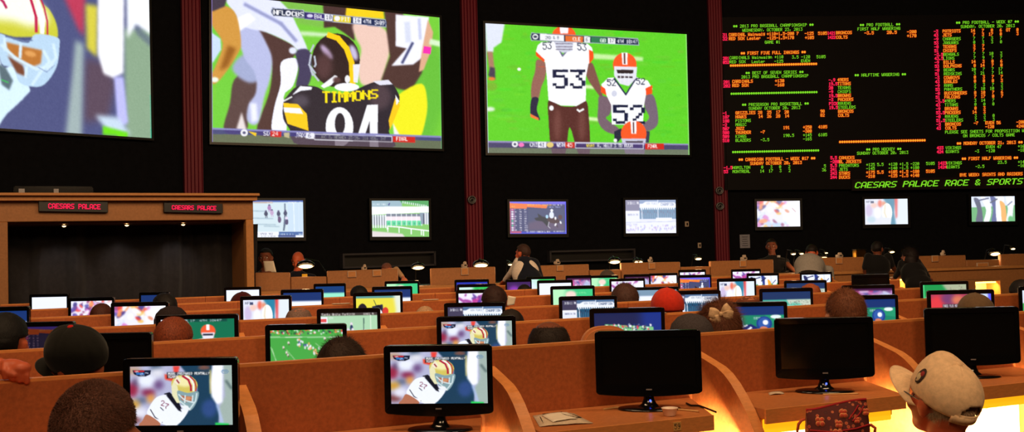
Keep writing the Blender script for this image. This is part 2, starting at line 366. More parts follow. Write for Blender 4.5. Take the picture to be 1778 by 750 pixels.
def black_helmet_big():
    c = Canvas(420, 250, ((72, -27), (1133, 82), (1142, 692), (75, 660)), (118, 205, 60))
    c.ell(1060, 400, 90, 260, (104, 190, 60), blur=20); c.poly([(490, 145), (625, 155), (625, 172), (490, 165)], (205, 235, 190), blur=5)
    c.poly([(360, -40), (600, 0), (600, 130), (480, 110)], (125, 190, 75), blur=5)
    c.poly([(595, -10), (745, 30), (742, 190), (690, 150), (650, 125), (600, 130)], (74, 50, 48), blur=2)
    c.poly([(705, 30), (875, 50), (880, 88), (700, 76)], (245, 208, 30), blur=2)
    c.poly([(72, 40), (75, 400), (100, 380), (70, 640), (140, 640), (210, 330), (180, 150)], (112, 205, 62))
    c.poly([(180, 370), (260, 330), (300, 420), (250, 500), (235, 610), (132, 610), (160, 480)], (88, 66, 66), sm=True, blur=3)
    c.poly([(170, 320), (230, 250), (335, 280), (330, 350), (250, 385)], (160, 170, 208), blur=6, sm=True)
    c.poly([(255, 120), (400, 180), (470, 225), (450, 275), (405, 290), (405, 380), (385, 610), (285, 610), (345, 430), (355, 290), (310, 180)], (80, 54, 52), sm=True, blur=2)
    c.poly([(180, 90), (270, 105), (345, 230), (358, 300), (345, 380), (322, 450), (292, 572), (243, 565), (246, 490), (282, 430), (278, 340), (225, 260)], (182, 188, 228), sm=True, blur=4)
    c.poly([(255, 480), (285, 480), (290, 560), (262, 570)], (235, 238, 255), blur=5)
    c.poly([(145, -20), (340, -20), (430, 40), (470, 110), (525, 235), (490, 245), (440, 200), (330, 150), (230, 125), (180, 60)], (226, 230, 255), sm=True, blur=3)
    c.poly([(180, 90), (250, 60), (280, 90), (200, 150)], (250, 250, 255), blur=4); c.line([(230, 20), (400, 110), (470, 190)], 16, (150, 155, 200), blur=4)
    c.poly([(400, 290), (465, 270), (480, 310), (455, 400), (412, 450), (425, 610), (358, 610), (368, 500), (398, 390)], (240, 240, 255), sm=True)
    c.poly([(468, 240), (532, 235), (545, 330), (520, 405), (470, 405), (482, 320)], (66, 60, 92), sm=True, blur=2)
    c.ell(455, 235, 18, 16, (225, 230, 250), blur=3); c.poly([(190, 600), (215, 520), (240, 610)], (230, 220, 220), blur=4)
    c.poly([(72, 40), (140, 28), (190, 70), (212, 190), (200, 245), (130, 350), (82, 392), (72, 350), (95, 300), (125, 200), (72, 110)], (208, 150, 66), sm=True, blur=2)
    c.poly([(72, 150), (115, 180), (118, 230), (80, 290), (72, 290)], (200, 220, 250), blur=3); c.poly([(150, 210), (190, 225), (150, 310), (110, 330)], (150, 92, 30), blur=8)
    c.poly([(72, -40), (150, -20), (135, 30), (80, 52), (72, 50)], (66, 56, 72), blur=2); c.ell(88, 370, 18, 12, (235, 245, 230), blur=2)
    c.poly([(740, 108), (850, 118), (900, 160), (908, 220), (890, 300), (855, 390), (775, 392), (758, 310), (772, 230), (745, 170)], (236, 200, 186), sm=True, blur=5)
    c.poly([(878, 50), (965, 60), (1005, 230), (1065, 262), (1052, 340), (1000, 425), (940, 412), (865, 372), (905, 262)], (80, 54, 50), blur=4)
    c.poly([(932, 68), (1085, 80), (1062, 262), (1012, 300), (912, 306), (982, 225), (932, 215)], (242, 243, 255), blur=3)
    c.line([(985, 110), (990, 190)], 26, (215, 220, 240), blur=4); c.line([(1010, 200), (962, 292)], 12, (70, 75, 120), blur=2); c.line([(1040, 90), (1045, 180)], 14, (200, 205, 235), blur=3)
    c.poly([(1080, 90), (1104, 150), (1094, 235), (1060, 325), (1038, 335), (1052, 235)], (222, 172, 140), blur=2); c.poly([(1062, 214), (1096, 220), (1092, 252), (1056, 247)], (245, 50, 175))
    c.line([(1095, 195), (1140, 205)], 26, (215, 240, 200), blur=4)
    c.poly([(945, 440), (1050, 388), (1076, 470), (1068, 560), (1035, 650), (960, 640), (918, 580), (930, 490)], (240, 236, 36), sm=True, blur=3); c.poly([(918, 570), (962, 650), (925, 645)], (240, 240, 235), blur=3)
    c.poly([(425, 450), (478, 400), (560, 402), (610, 425), (700, 435), (820, 385), (900, 378), (942, 430), (946, 480), (900, 610), (905, 690), (500, 680), (440, 600), (410, 550), (410, 480)], (44, 38, 48), sm=True)
    c.ell(860, 450, 50, 60, (78, 62, 70), blur=12); c.ell(490, 470, 40, 30, (80, 72, 84), blur=10)
    c.poly([(410, 478), (478, 484), (520, 530), (528, 608), (430, 575), (415, 520)], (246, 200, 30)); c.poly([(411, 500), (490, 504), (503, 530), (415, 522)], (245, 245, 245))
    c.poly([(930, 455), (952, 490), (905, 604), (899, 560)], (250, 200, 30)); c.poly([(930, 440), (948, 470), (935, 490)], (245, 245, 245))
    c.poly([(452, 442), (490, 400), (546, 405), (540, 417), (492, 422)], (240, 240, 250)); c.poly([(826, 378), (898, 371), (918, 392), (858, 396)], (225, 225, 240)); c.line([(412, 470), (450, 450)], 6, (240, 240, 240))
    c.ell(655, 280, 112, 125, (48, 32, 34)); c.ell(612, 242, 14, 42, (190, 165, 200), rot=-38, blur=6); c.ell(738, 245, 16, 38, (200, 190, 225), rot=-20, blur=6)
    c.ell(600, 310, 40, 60, (84, 56, 58), blur=14)
    c.line([(622, 163), (665, 178), (705, 225), (728, 290), (733, 385)], 25, (255, 205, 22)); c.poly([(735, 300), (768, 298), (756, 385), (738, 382)], (232, 232, 240))
    c.poly([(585, 400), (650, 350), (663, 354), (660, 368), (632, 396), (600, 410)], (242, 243, 250)); c.ell(706, 405, 57, 19, (245, 245, 252)); c.ell(709, 368, 12, 18, (235, 235, 240)); c.ell(660, 372, 18, 14, (90, 60, 60), blur=4)
    for q in ([(540, 255), (532, 300), (548, 350)], [(556, 262), (562, 300), (556, 310)], [(530, 300), (560, 340)], [(540, 330), (575, 375)], [(552, 210), (538, 240)]): c.line(q, 8, (188, 195, 212))
    for i, ch in enumerate('TIMMONS'):
        c.text(592 + i * 37, 424 - 8 * i / 6 + 4 * math.sin(i / 6 * math.pi), ch, 54 - 2 * i, (250, 226, 20), cw=40, bold=1.55)
    c.ell(672, 590, 64, 92, (246, 246, 252)); c.ell(674, 575, 24, 50, (44, 38, 48)); c.poly([(610, 640), (650, 640), (650, 700), (610, 700)], (44, 38, 48))
    c.poly([(800, 488), (850, 486), (848, 600), (853, 690), (812, 690), (812, 560), (785, 640), (750, 650)], (246, 246, 252))
    c.poly([(70, 594), (1145, 632), (1145, 655), (70, 622)], (66, 62, 128), al=.9); c.poly([(70, 622), (1145, 655), (1145, 700), (70, 665)], (96, 80, 96), al=.75)
    c.poly([(70, 594), (1145, 632), (1145, 640), (70, 602)], (150, 150, 205), al=.8)
    c.ell(227, 617, 17, 17, (235, 235, 240)); c.ell(227, 617, 8, 7, (90, 90, 130)); c.poly([(245, 610), (285, 618), (282, 634), (262, 622)], (240, 200, 40))
    c.text(318, 610, 'SD', 20, (240, 240, 250), cw=16); c.poly([(350, 608), (402, 611), (400, 638), (350, 635)], (205, 40, 40)); c.text(358, 611, '24', 20, (250, 245, 240), cw=15)
    c.poly([(412, 618), (440, 616), (438, 642), (415, 636)], (190, 180, 140)); c.text(466, 617, 'JAX', 22, (240, 240, 250), cw=16); c.poly([(516, 616), (555, 618), (553, 646), (514, 643)], (235, 235, 245)); c.text(526, 620, '6', 20, (60, 60, 110), cw=16)
    c.line([(556, 623), (914, 634), (914, 660), (556, 649), (556, 623)], 3, (225, 225, 235)); c.poly([(560, 627), (910, 637), (910, 656), (560, 646)], (60, 56, 80), al=.8)
    c.text(585, 629, 'JAC C. HENNE: 23/35, 318 YDS, INT', 14, (150, 150, 150), cw=9.2, slope=.03)
    c.poly([(918, 632), (1020, 636), (1020, 664), (918, 660)], (205, 42, 34)); c.text(934, 636, 'FINAL', 18, (250, 245, 240), cw=10.6, slope=.02)
    c.poly([(358, 36), (505, 47), (510, 60), (505, 86), (362, 74), (353, 55)], (24, 36, 66)); c.line([(358, 38), (505, 48), (508, 84), (362, 74), (358, 38)], 3, (190, 195, 215))
    c.text(365, 46, 'NFL', 22, (250, 250, 255), cw=19, slope=.07, bold=1.7); c.ell(434, 62, 13, 13, (240, 240, 250)); c.ell(434, 62, 6, 5, (30, 40, 70)); c.text(449, 53, 'CBS', 22, (250, 250, 255), cw=19, slope=.07, bold=1.7)
    c.poly([(508, 56), (885, 92), (892, 105), (885, 128), (508, 88)], (30, 44, 84)); c.line([(510, 56), (885, 92), (888, 126), (510, 88)], 3, (170, 175, 200))
    c.poly([(515, 60), (600, 68), (600, 96), (515, 88)], (58, 44, 120)); c.ell(535, 74, 14, 8, (210, 205, 235)); c.text(556, 66, 'BAL', 21, (245, 245, 255), cw=15, slope=.07); c.poly([(603, 66), (642, 70), (640, 98), (603, 94)], (235, 235, 245)); c.text(610, 70, '10', 20, (40, 50, 80), cw=14)
    c.poly([(645, 72), (725, 80), (725, 108), (645, 100)], (225, 205, 50)); c.ell(662, 86, 13, 12, (240, 240, 240)); c.text(682, 78, 'PIT', 20, (250, 250, 250), cw=13, slope=.07); c.poly([(735, 80), (775, 84), (773, 112), (735, 108)], (235, 235, 245)); c.text(742, 84, '16', 20, (40, 50, 80), cw=14)
    c.text(783, 90, '4TH', 19, (245, 245, 255), cw=12, slope=.07, bold=1.5); c.text(835, 95, '5:09', 20, (245, 245, 255), cw=11.5, slope=.07, bold=1.5)
    c.line([(1135, 82), (1144, 692)], 7, (120, 230, 150)); c.line([(73, -27), (76, 660)], 5, (150, 130, 210)); c.speck(3); return c.out()

def orange_helmets_big():
    c = Canvas(380, 230, ((58, 105), (962, 153), (975, 695), (70, 686)), (96, 206, 42))
    for i in range(260):
        x, y = rng.uniform(60, 970), rng.uniform(110, 640); c.ell(x, y, rng.uniform(8, 40), rng.uniform(3, 9), (rng.uniform(70, 125), rng.uniform(185, 220), rng.uniform(30, 60)), blur=2, al=.5)
    c.poly([(545, 240), (770, 256), (768, 274), (548, 264)], (196, 236, 160), blur=4); c.poly([(505, 380), (552, 384), (552, 400), (505, 396)], (215, 240, 180), blur=3); c.poly([(520, 524), (582, 530), (580, 545), (525, 540)], (215, 240, 180), blur=3)
    c.poly([(58, 100), (147, 105), (132, 190), (96, 215), (95, 235), (66, 235)], (222, 228, 242), blur=2); c.poly([(66, 232), (92, 232), (102, 325), (80, 330)], (170, 125, 100), blur=2); c.poly([(80, 300), (102, 305), (104, 360), (72, 340)], (70, 60, 80), blur=2); c.ell(88, 354, 16, 8, (235, 120, 60), blur=2); c.ell(88, 388, 24, 20, (120, 180, 50), blur=4); c.ell(80, 490, 22, 10, (220, 235, 215), blur=4)
    c.ell(212, 311, 8, 7, (240, 245, 235))
    skin = (128, 84, 74)
    c.poly([(292, 268), (332, 285), (330, 345), (312, 392), (298, 444), (268, 444), (268, 380), (284, 320)], (150, 100, 88), sm=True, blur=1)
    c.poly([(512, 300), (540, 282), (560, 330), (582, 400), (590, 455), (566, 420), (520, 352)], skin, sm=True, blur=1)
    c.poly([(270, 440), (300, 442), (292, 492), (306, 538), (270, 524), (262, 490)], (44, 40, 64), sm=True); c.poly([(262, 510), (300, 530), (300, 540), (264, 526)], (240, 120, 60))
    c.poly([(346, 448), (400, 475), (470, 476), (513, 452), (526, 520), (530, 690), (480, 690), (440, 570), (420, 690), (362, 690), (345, 540)], (88, 46, 42), sm=True); c.ell(385, 560, 18, 70, (112, 66, 60), blur=8); c.ell(495, 560, 16, 70, (112, 66, 60), blur=8)
    c.line([(475, 492), (484, 500), (502, 490)], 8, (240, 240, 240)); c.ell(358, 485, 10, 11, (240, 240, 240))
    c.poly([(288, 232), (296, 204), (312, 190), (375, 184), (405, 250), (455, 190), (520, 196), (540, 214), (548, 250), (524, 288), (512, 350), (513, 452), (470, 476), (400, 473), (345, 450), (338, 350), (330, 280), (296, 250)], (250, 250, 255))
    c.poly([(287, 230), (328, 268), (326, 280), (288, 250)], (245, 80, 30)); c.poly([(526, 222), (546, 232), (548, 262), (528, 288)], (245, 80, 30)); c.line([(375, 190), (408, 252), (452, 200)], 7, (110, 110, 140)); c.line([(300, 300), (326, 300)], 3, (200, 90, 60))
    c.ell(414, 160, 54, 44, (245, 90, 40)); c.poly([(395, 118), (435, 118), (432, 150), (398, 150)], (245, 240, 245)); c.poly([(370, 180), (458, 182), (452, 228), (410, 238), (380, 222)], (205, 208, 225), blur=1)
    for yv in (196, 210, 222): c.line([(378, yv), (452, yv)], 4, (120, 110, 130))
    c.text(318, 190, '53', 34, (50, 55, 80), cw=22, slope=-.1, bold=1.3); c.text(474, 192, '53', 34, (50, 55, 80), cw=22, slope=.1, bold=1.3)
    nv = (24, 30, 62)
    c.text(363, 312, '53', 86, nv, cw=78, bold=1.35)
    c.poly([(575, 430), (628, 450), (622, 510), (604, 532), (662, 578), (655, 604), (600, 588), (568, 545), (568, 480)], (118, 96, 108), sm=True, blur=1); c.poly([(780, 430), (815, 428), (834, 500), (832, 562), (790, 588), (755, 568), (796, 530), (776, 480)], (118, 100, 116), sm=True, blur=1)
    c.poly([(640, 590), (672, 575), (680, 610), (655, 640), (640, 620)], (40, 44, 60)); c.poly([(770, 585), (800, 590), (795, 640), (770, 640)], (60, 60, 80)); c.ell(645, 630, 8, 8, (240, 240, 240))
    c.poly([(582, 380), (612, 350), (640, 348), (690, 425), (735, 345), (790, 362), (812, 400), (782, 422), (772, 480), (768, 562), (630, 558), (626, 470), (604, 425)], (250, 250, 255)); c.line([(640, 352), (692, 425), (738, 350)], 7, (40, 44, 80))
    c.poly([(580, 384), (600, 398), (606, 428), (580, 414)], (245, 80, 30)); c.poly([(780, 396), (810, 382), (810, 420), (782, 427)], (245, 80, 30)); c.text(608, 356, '52', 30, nv, cw=21, bold=1.3); c.text(738, 350, '52', 30, nv, cw=21, bold=1.3); c.text(634, 470, '52', 86, nv, cw=76, bold=1.35)
    for cx_, cy_, s_ in ((687, 290, 1.0), (727, 600, 1.08)):
        c.ell(cx_, cy_, 53 * s_, 54 * s_, (245, 90, 40)); c.poly([(cx_ - 14, cy_ - 54 * s_), (cx_ + 12, cy_ - 54 * s_), (cx_ + 12, cy_), (cx_ - 10, cy_)], (248, 244, 248)); c.line([(cx_ - 1, cy_ - 50), (cx_, cy_ - 5)], 8, (110, 60, 50))
    c.poly([(640, 298), (742, 300), (738, 350), (705, 386), (665, 376), (640, 340)], (226, 226, 238)); c.poly([(650, 312), (727, 314), (724, 330), (655, 330)], (50, 38, 40)); c.line([(658, 345), (720, 347)], 9, (70, 55, 62))
    for xx in (668, 686, 704): c.line([(xx, 330), (xx + 1, 372)], 4, (235, 235, 240))
    c.poly([(672, 622), (782, 622), (775, 690), (690, 690)], (200, 200, 220)); c.poly([(690, 632), (770, 632), (762, 660), (700, 660)], (90, 80, 90)); c.ell(640, 420, 12, 14, (205, 208, 225))
    c.poly([(60, 632), (985, 645), (985, 672), (60, 662)], (72, 58, 112), al=.92); c.poly([(60, 632), (985, 645), (985, 652), (60, 639)], (150, 140, 190)); c.poly([(60, 662), (985, 672), (985, 705), (60, 695)], (112, 98, 112), al=.8)
    c.ell(193, 647, 14, 13, (236, 236, 240)); c.ell(193, 647, 6, 6, (80, 80, 110)); c.ell(222, 650, 13, 9, (250, 120, 190)); c.text(261, 639, 'CHI', 19, (240, 240, 250), cw=12, bold=1.5); c.rect(296, 636, 335, 662, (236, 236, 245)); c.text(304, 640, '41', 18, (60, 60, 100), cw=12, bold=1.4); c.ell(352, 650, 16, 12, (225, 200, 120))
    c.text(382, 640, 'WSH', 19, (240, 240, 250), cw=13, bold=1.5); c.rect(420, 638, 463, 664, (200, 50, 40)); c.text(428, 642, '45', 18, (250, 240, 240), cw=13, bold=1.4)
    c.line([(466, 640), (770, 645), (770, 668), (466, 664), (466, 640)], 3, (225, 225, 235)); c.text(516, 645, 'WSH:', 15, (240, 225, 60), cw=9.5, bold=1.5); c.text(565, 646, 'R. HELU 3 TD RUSH', 15, (235, 235, 240), cw=9.3, bold=1.5)
    c.rect(778, 644, 862, 670, (205, 42, 34)); c.text(790, 648, 'FINAL', 16, (250, 240, 240), cw=9, bold=1.5)
    c.poly([(268, 148), (745, 173), (752, 188), (745, 203), (268, 181), (262, 165)], (26, 40, 66)); c.line([(268, 148), (745, 173), (750, 202), (268, 181), (264, 165), (268, 148)], 3, (170, 178, 195))
    c.ell(285, 165, 13, 12, (236, 238, 240)); c.ell(285, 165, 9, 6, (60, 70, 90)); c.poly([(306, 152), (414, 158), (414, 185), (306, 180)], (240, 240, 246)); c.text(330, 162, '2ND & 8', 14, (70, 80, 100), cw=9)
    c.poly([(420, 160), (500, 164), (500, 190), (420, 186)], (225, 110, 50)); c.text(454, 167, 'CLE', 17, (250, 245, 240), cw=12, bold=1.5); c.poly([(505, 163), (532, 165), (532, 191), (505, 189)], (236, 238, 240)); c.text(512, 168, '6', 17, (40, 50, 70), cw=12)
    c.poly([(536, 166), (608, 169), (608, 195), (536, 191)], (50, 120, 80)); c.text(577, 173, 'GB', 17, (240, 245, 240), cw=13, bold=1.5); c.poly([(612, 170), (645, 172), (645, 197), (612, 195)], (236, 238, 240)); c.text(618, 174, '17', 16, (40, 50, 70), cw=12); c.text(653, 177, '4TH', 15, (240, 240, 250), cw=10, bold=1.5); c.text(694, 178, '10:47', 17, (240, 240, 250), cw=10, bold=1.5)
    c.line([(58, 105), (70, 686)], 5, (200, 210, 230)); c.line([(962, 153), (975, 695)], 6, (150, 230, 120)); c.speck(4); return c.out()

def helmet_monitor():
    c = Canvas(220, 127, ((125, 197), (783, 195), (797, 590), (143, 582)), (176, 178, 210))
    for x, y, rx, ry, col in ((150, 225, 40, 22, (188, 150, 120)), (290, 210, 30, 25, (70, 90, 120)), (150, 350, 26, 45, (150, 40, 70)), (170, 300, 22, 20, (60, 40, 80)), (245, 370, 40, 26, (130, 40, 80)), (205, 420, 36, 20, (90, 100, 130)), (262, 408, 20, 26, (225, 150, 60)), (160, 450, 30, 30, (200, 150, 60)), (165, 540, 40, 25, (120, 60, 60)), (235, 290, 55, 40, (230, 235, 250)), (310, 320, 28, 30, (110, 80, 130)), (200, 500, 40, 30, (225, 225, 240)), (300, 240, 40, 25, (225, 225, 235))): c.ell(x, y, rx * 1.15, ry * 1.1, col, blur=17)
    c.poly([(345, 250), (415, 262), (405, 300), (350, 285)], (228, 66, 48), blur=4); c.poly([(398, 198), (442, 198), (432, 245), (405, 240)], (228, 66, 58), blur=4)
    c.poly([(440, 190), (652, 190), (645, 350), (705, 500), (700, 592), (430, 592), (540, 450), (560, 350), (500, 262)], (24, 60, 86), blur=5); c.ell(600, 210, 40, 14, (120, 80, 70), blur=8); c.ell(640, 480, 50, 60, (44, 74, 130), blur=14)
    c.poly([(720, 190), (790, 190), (800, 592), (730, 592), (700, 480), (740, 400)], (158, 176, 170), blur=8); c.poly([(658, 190), (722, 190), (724, 440), (690, 458), (652, 402), (640, 300)], (242, 244, 252), blur=6); c.line([(640, 230), (645, 380)], 10, (205, 190, 120), blur=5); c.line([(745, 300), (780, 350)], 16, (90, 110, 110), blur=6); c.line([(690, 458), (730, 585)], 14, (170, 190, 230), blur=6); c.poly([(680, 574), (770, 582), (770, 592), (680, 592)], (40, 200, 90), blur=3)
    c.poly([(345, 378), (382, 368), (440, 430), (470, 498), (440, 495)], (16, 20, 34)); c.poly([(372, 385), (300, 400), (252, 468), (246, 515), (330, 572), (430, 588), (505, 490), (445, 475), (402, 402)], (236, 240, 250), sm=True); c.poly([(380, 375), (440, 440), (462, 500), (440, 490), (400, 440), (360, 390)], (14, 18, 34), blur=1)
    c.poly([(243, 512), (325, 568), (308, 590), (195, 586), (215, 550)], (176, 110, 84), sm=True); c.line([(262, 480), (292, 530), (340, 566)], 6, (20, 20, 40)); c.line([(325, 468), (345, 488)], 5, (20, 20, 40)); c.poly([(300, 540), (345, 555), (330, 575)], (240, 242, 250))
    c.text(326, 420, '2', 36, (120, 30, 60), cw=26, slope=.3, bold=1.3, lean=.1); c.text(352, 440, '7', 36, (120, 30, 60), cw=26, slope=.3, bold=1.3, lean=.1)
    c.ell(475, 322, 86, 66, (206, 190, 92), rot=12); c.ell(470, 300, 60, 34, (236, 228, 170), blur=8, rot=10); c.poly([(392, 330), (405, 300), (430, 330), (445, 400), (455, 440), (430, 440), (398, 390)], (226, 222, 180)); c.poly([(430, 262), (452, 300), (430, 325), (405, 300)], (235, 225, 200)); c.line([(425, 290), (440, 310)], 9, (150, 20, 50))
    c.line([(462, 264), (500, 290), (516, 330), (519, 362)], 13, (172, 24, 60)); c.line([(480, 262), (520, 285), (533, 320), (535, 362)], 10, (240, 238, 240)); c.line([(510, 268), (542, 300), (551, 340), (549, 364)], 8, (172, 24, 60))
    c.poly([(432, 360), (498, 376), (562, 366), (568, 400), (545, 462), (512, 492), (470, 462), (442, 420)], (128, 158, 165), sm=True); c.poly([(450, 390), (480, 396), (535, 402), (528, 430), (490, 436), (458, 420)], (170, 98, 70)); c.ell(500, 412, 22, 12, (205, 140, 100), blur=3)
    for q in ([(440, 385), (480, 425), (540, 440)], [(482, 392), (480, 440)], [(556, 380), (550, 430), (515, 480)], [(450, 430), (500, 470)], [(530, 395), (528, 440)]): c.line(q, 8, (205, 222, 226))
    c.poly([(450, 455), (500, 460), (520, 488), (480, 490)], (232, 236, 240), blur=2)
    c.rect(360, 236, 636, 259, (28, 36, 46), al=.75); c.rect(360, 259, 418, 279, (28, 36, 46), al=.75); c.text(368, 239, 'MORE PREPARED MENTALLY', 17, (240, 242, 245), cw=12.2, bold=1.5); c.text(368, 260, 'TEAM', 16, (240, 242, 245), cw=12.2, bold=1.5)
    c.poly([(140, 222), (258, 222), (255, 250), (225, 264), (180, 262), (150, 248)], (14, 22, 50)); c.rect(150, 224, 215, 234, (200, 40, 50)); c.text(158, 226, 'NFL', 12, (240, 240, 250), cw=9); c.rect(165, 240, 215, 252, (40, 110, 190)); c.text(190, 238, '24', 12, (230, 235, 250), cw=9); c.text(218, 236, '3RD', 10, (200, 210, 240), cw=9); c.text(188, 252, '7:12', 9, (210, 220, 245), cw=8)
    c.line([(712, 237), (722, 226), (748, 226), (760, 237), (748, 250), (722, 250), (712, 237)], 3, (90, 130, 170)); c.text(719, 230, 'FOX', 14, (90, 130, 170), cw=11, bold=1.5); c.speck(2); return c.out()

def K(w=110, h=62, bg=(0, 0, 0)): return Canvas(w, h, bg=bg)
def field_monitor():
    c = K(bg=(76, 170, 74)); c.poly([(0, 7), (100, 10), (100, 56), (0, 56)], (70, 165, 70))
    for i in range(90): c.ell(rng.uniform(0, 100), rng.uniform(0, 6), rng.uniform(.6, 1.6), rng.uniform(.6, 1.6), random.choice([(220, 60, 60), (240, 240, 245), (60, 60, 90), (30, 120, 60), (230, 140, 90), (40, 40, 50)]))
    c.line([(0, 9), (100, 10.5)], .8, (220, 240, 215))
    for q in ([(0, 22), (14, 56)], [(2, 24), (12, 56)], [(22, 26), (46, 54)], [(62, 18), (100, 46)]): c.line(q, .6, (190, 225, 180))
    for i in range(34):
        t = rng.uniform(0, 1); x = 38 + 34 * t + rng.normal(0, 2.5); y = 16 + 16 * t + rng.normal(0, 3)
        c.ell(x, y, 1.1, 1.7, random.choice([(240, 240, 250), (235, 235, 240), (60, 70, 150), (245, 170, 120)]))
    for x, y in ((25, 17), (18, 23), (22, 30), (24, 33), (75, 12), (83, 25)): c.ell(x, y, 1.2, 2, (240, 225, 220)); c.ell(x + .4, y + 1.6, .9, 1.2, (90, 60, 60))
    c.text(38, 45, '- - - --', 2.4, (120, 205, 120)); c.line([(50, 47), (76, 48)], 1.8, (30, 90, 130)); c.ell(26, 52, 3.5, 2, (240, 240, 245)); c.ell(36, 53, 3, 1.2, (225, 240, 220)); return c.out()
def field2():
    c = K(bg=(26, 34, 78)); c.rect(70, 0, 100, 56, (24, 48, 130), blur=6); s_ = K(bg=(130, 200, 140))
    c.poly([(16, 17), (88, 22), (88, 56), (26, 56), (15, 30)], (122, 196, 132))
    for i in range(80): c.ell(rng.uniform(17, 86), rng.uniform(18, 26), rng.uniform(.8, 1.8), rng.uniform(.8, 2), random.choice([(220, 60, 80), (240, 240, 245), (60, 60, 110), (40, 90, 90), (30, 60, 120)]))
    for i in range(24): c.ell(rng.uniform(44, 70), rng.uniform(36, 52), 1.5, 2, random.choice([(240, 245, 250), (225, 240, 230)]))
    c.line([(20, 30), (84, 32)], .7, (200, 235, 200)); return c.out()
def browns_monitor():
    c = K(bg=(12, 110, 78)); c.poly([(0, 0), (36, 0), (38, 10), (35, 40), (35, 56), (20, 56), (22, 20), (0, 8)], (235, 238, 248)); c.ell(22, 5, 6, 4, (220, 210, 240)); c.line([(20, 8), (28, 12)], 2, (20, 30, 70)); c.text(23, 22, '3', 18, (20, 30, 70), cw=14, bold=1.3); c.line([(36, 16), (42, 36), (46, 40)], 3, (130, 50, 60)); c.rect(8, 0, 90, 4.5, (10, 60, 60), al=.7)
    c.text(10, 1, 'CLE 6 GB 17  4TH 10:47', 3, (235, 240, 245), cw=3.3)
    c.poly([(44, 38), (54, 32), (76, 32), (86, 37), (88, 48), (82, 52), (50, 52), (44, 50)], (244, 246, 252), sm=True); c.ell(64, 20, 10, 11, (240, 90, 50)); c.rect(62, 9, 66, 18, (250, 250, 250)); c.poly([(55, 22), (73, 22), (71, 32), (57, 32)], (228, 228, 240)); c.rect(57, 24, 71, 27, (30, 30, 60)); c.poly([(56, 34), (74, 34), (65, 42)], (20, 24, 60)); c.ell(87, 46, 2, 4, (150, 60, 70)); c.text(50, 34, '52', 4, (60, 60, 90)); c.text(77, 34, '52', 4, (60, 60, 90)); return c.out()
def blobs(seed, pal, n=60, bg=(235, 235, 250), big=(3, 12), extra=None, w=90, h=52):
    r = random.Random(seed); c = K(w, h, bg)
    for i in range(n): c.ell(r.uniform(0, 100), r.uniform(0, 56), r.uniform(*big), r.uniform(big[0] * .5, big[1] * .5), r.choice(pal), rot=r.uniform(-50, 50), blur=1.0, al=.85)
    if extra: extra(c)
    return c.out()
CROWD = [(235, 70, 60), (250, 150, 90), (90, 80, 170), (240, 235, 255), (250, 250, 255), (215, 120, 200), (60, 50, 130), (190, 215, 255), (240, 190, 90), (150, 60, 110)]
def crowd_monitor(seed=1, purple=False):
    pal = [(200, 60, 150), (150, 40, 140), (240, 220, 255), (90, 50, 150), (230, 120, 170), (250, 240, 255)] if purple else CROWD
    def ex(c): c.poly([(60, 8), (100, 0), (100, 56), (74, 56), (62, 40)], (246, 246, 255), blur=3); c.ell(70, 22, 6, 3, (230, 150, 120), rot=30, blur=1); c.line([(82, 16), (90, 24)], 1.6, (200, 150, 150))
    return blobs(seed, pal, 80, extra=ex)
def blank_monitor(tint=(236, 240, 255), head=None, headrow=.2):
    c = K(60, 34, tint)
    if head: c.rect(0, 0, 100, 56 * headrow, head, blur=.5)
    c.line([(2, 30), (2, 54)], .8, (210, 215, 250)); c.ell(80, 46, 14, 5, (240, 235, 250), blur=3); return c.out()
def blur_helmet_monitor():
    c = K(bg=(225, 228, 245))
    for x, y, rx, ry, col in ((10, 25, 8, 14, (205, 190, 225)), (22, 14, 8, 6, (240, 200, 190)), (36, 10, 5, 8, (235, 110, 90)), (15, 45, 10, 7, (190, 215, 230)), (30, 30, 8, 12, (246, 246, 255)), (45, 10, 6, 5, (230, 150, 120))): c.ell(x, y, rx, ry, col, blur=2)
    c.poly([(44, 0), (72, 0), (68, 30), (72, 56), (56, 56), (60, 20)], (40, 130, 165), blur=2); c.poly([(70, 0), (78, 0), (76, 40), (72, 44)], (225, 60, 60), blur=2); c.poly([(78, 0), (100, 0), (100, 56), (76, 56)], (225, 235, 245), blur=3); c.ell(52, 30, 12, 21, (246, 248, 244)); c.line([(48, 12), (46, 30), (52, 46)], 2, (225, 205, 170), blur=1); c.poly([(38, 40), (62, 42), (60, 56), (40, 56)], (226, 230, 240)); c.text(4, 3, 'NFL', 5, (50, 60, 90), cw=5); c.rect(14, 4, 22, 9, (60, 70, 110)); return c.out()
def horse_monitor():
    c = K(bg=(170, 212, 175)); c.rect(0, 0, 100, 5, (70, 60, 60)); c.text(2, .5, 'Santa Anita Park', 4, (235, 230, 225), cw=3); c.text(50, 1, '2:30', 3.6, (235, 230, 225), cw=2.6); c.text(76, 1, 'RACE 5', 3.6, (235, 230, 225), cw=3); c.rect(0, 7, 12, 56, (236, 240, 250)); c.rect(0, 10, 10, 16, (225, 80, 80)); c.rect(1, 18, 9, 30, (120, 200, 150)); c.text(14, 7, 'WIN', 3.5, (235, 240, 240), cw=2.6)
    for y in (27, 36, 44): c.line([(20, y), (50, y + 1)], 1, (100, 140, 110))
    for x, y in ((48, 30), (54, 20), (56, 30), (66, 36), (76, 32)): c.ell(x, y, 2.3, 3.5, (225, 215, 225)); c.ell(x, y + 6, 2.8, 5, (40, 60, 100)); c.line([(x - 1, y + 8), (x - 1.5, y + 14)], 1, (60, 40, 50)); c.line([(x + 1, y + 8), (x + 1.5, y + 14)], 1, (60, 40, 50))
    c.line([(76, 10), (75, 56)], 1.6, (50, 80, 80)); c.line([(88, 5), (88, 56)], 1, (225, 240, 220)); return c.out()
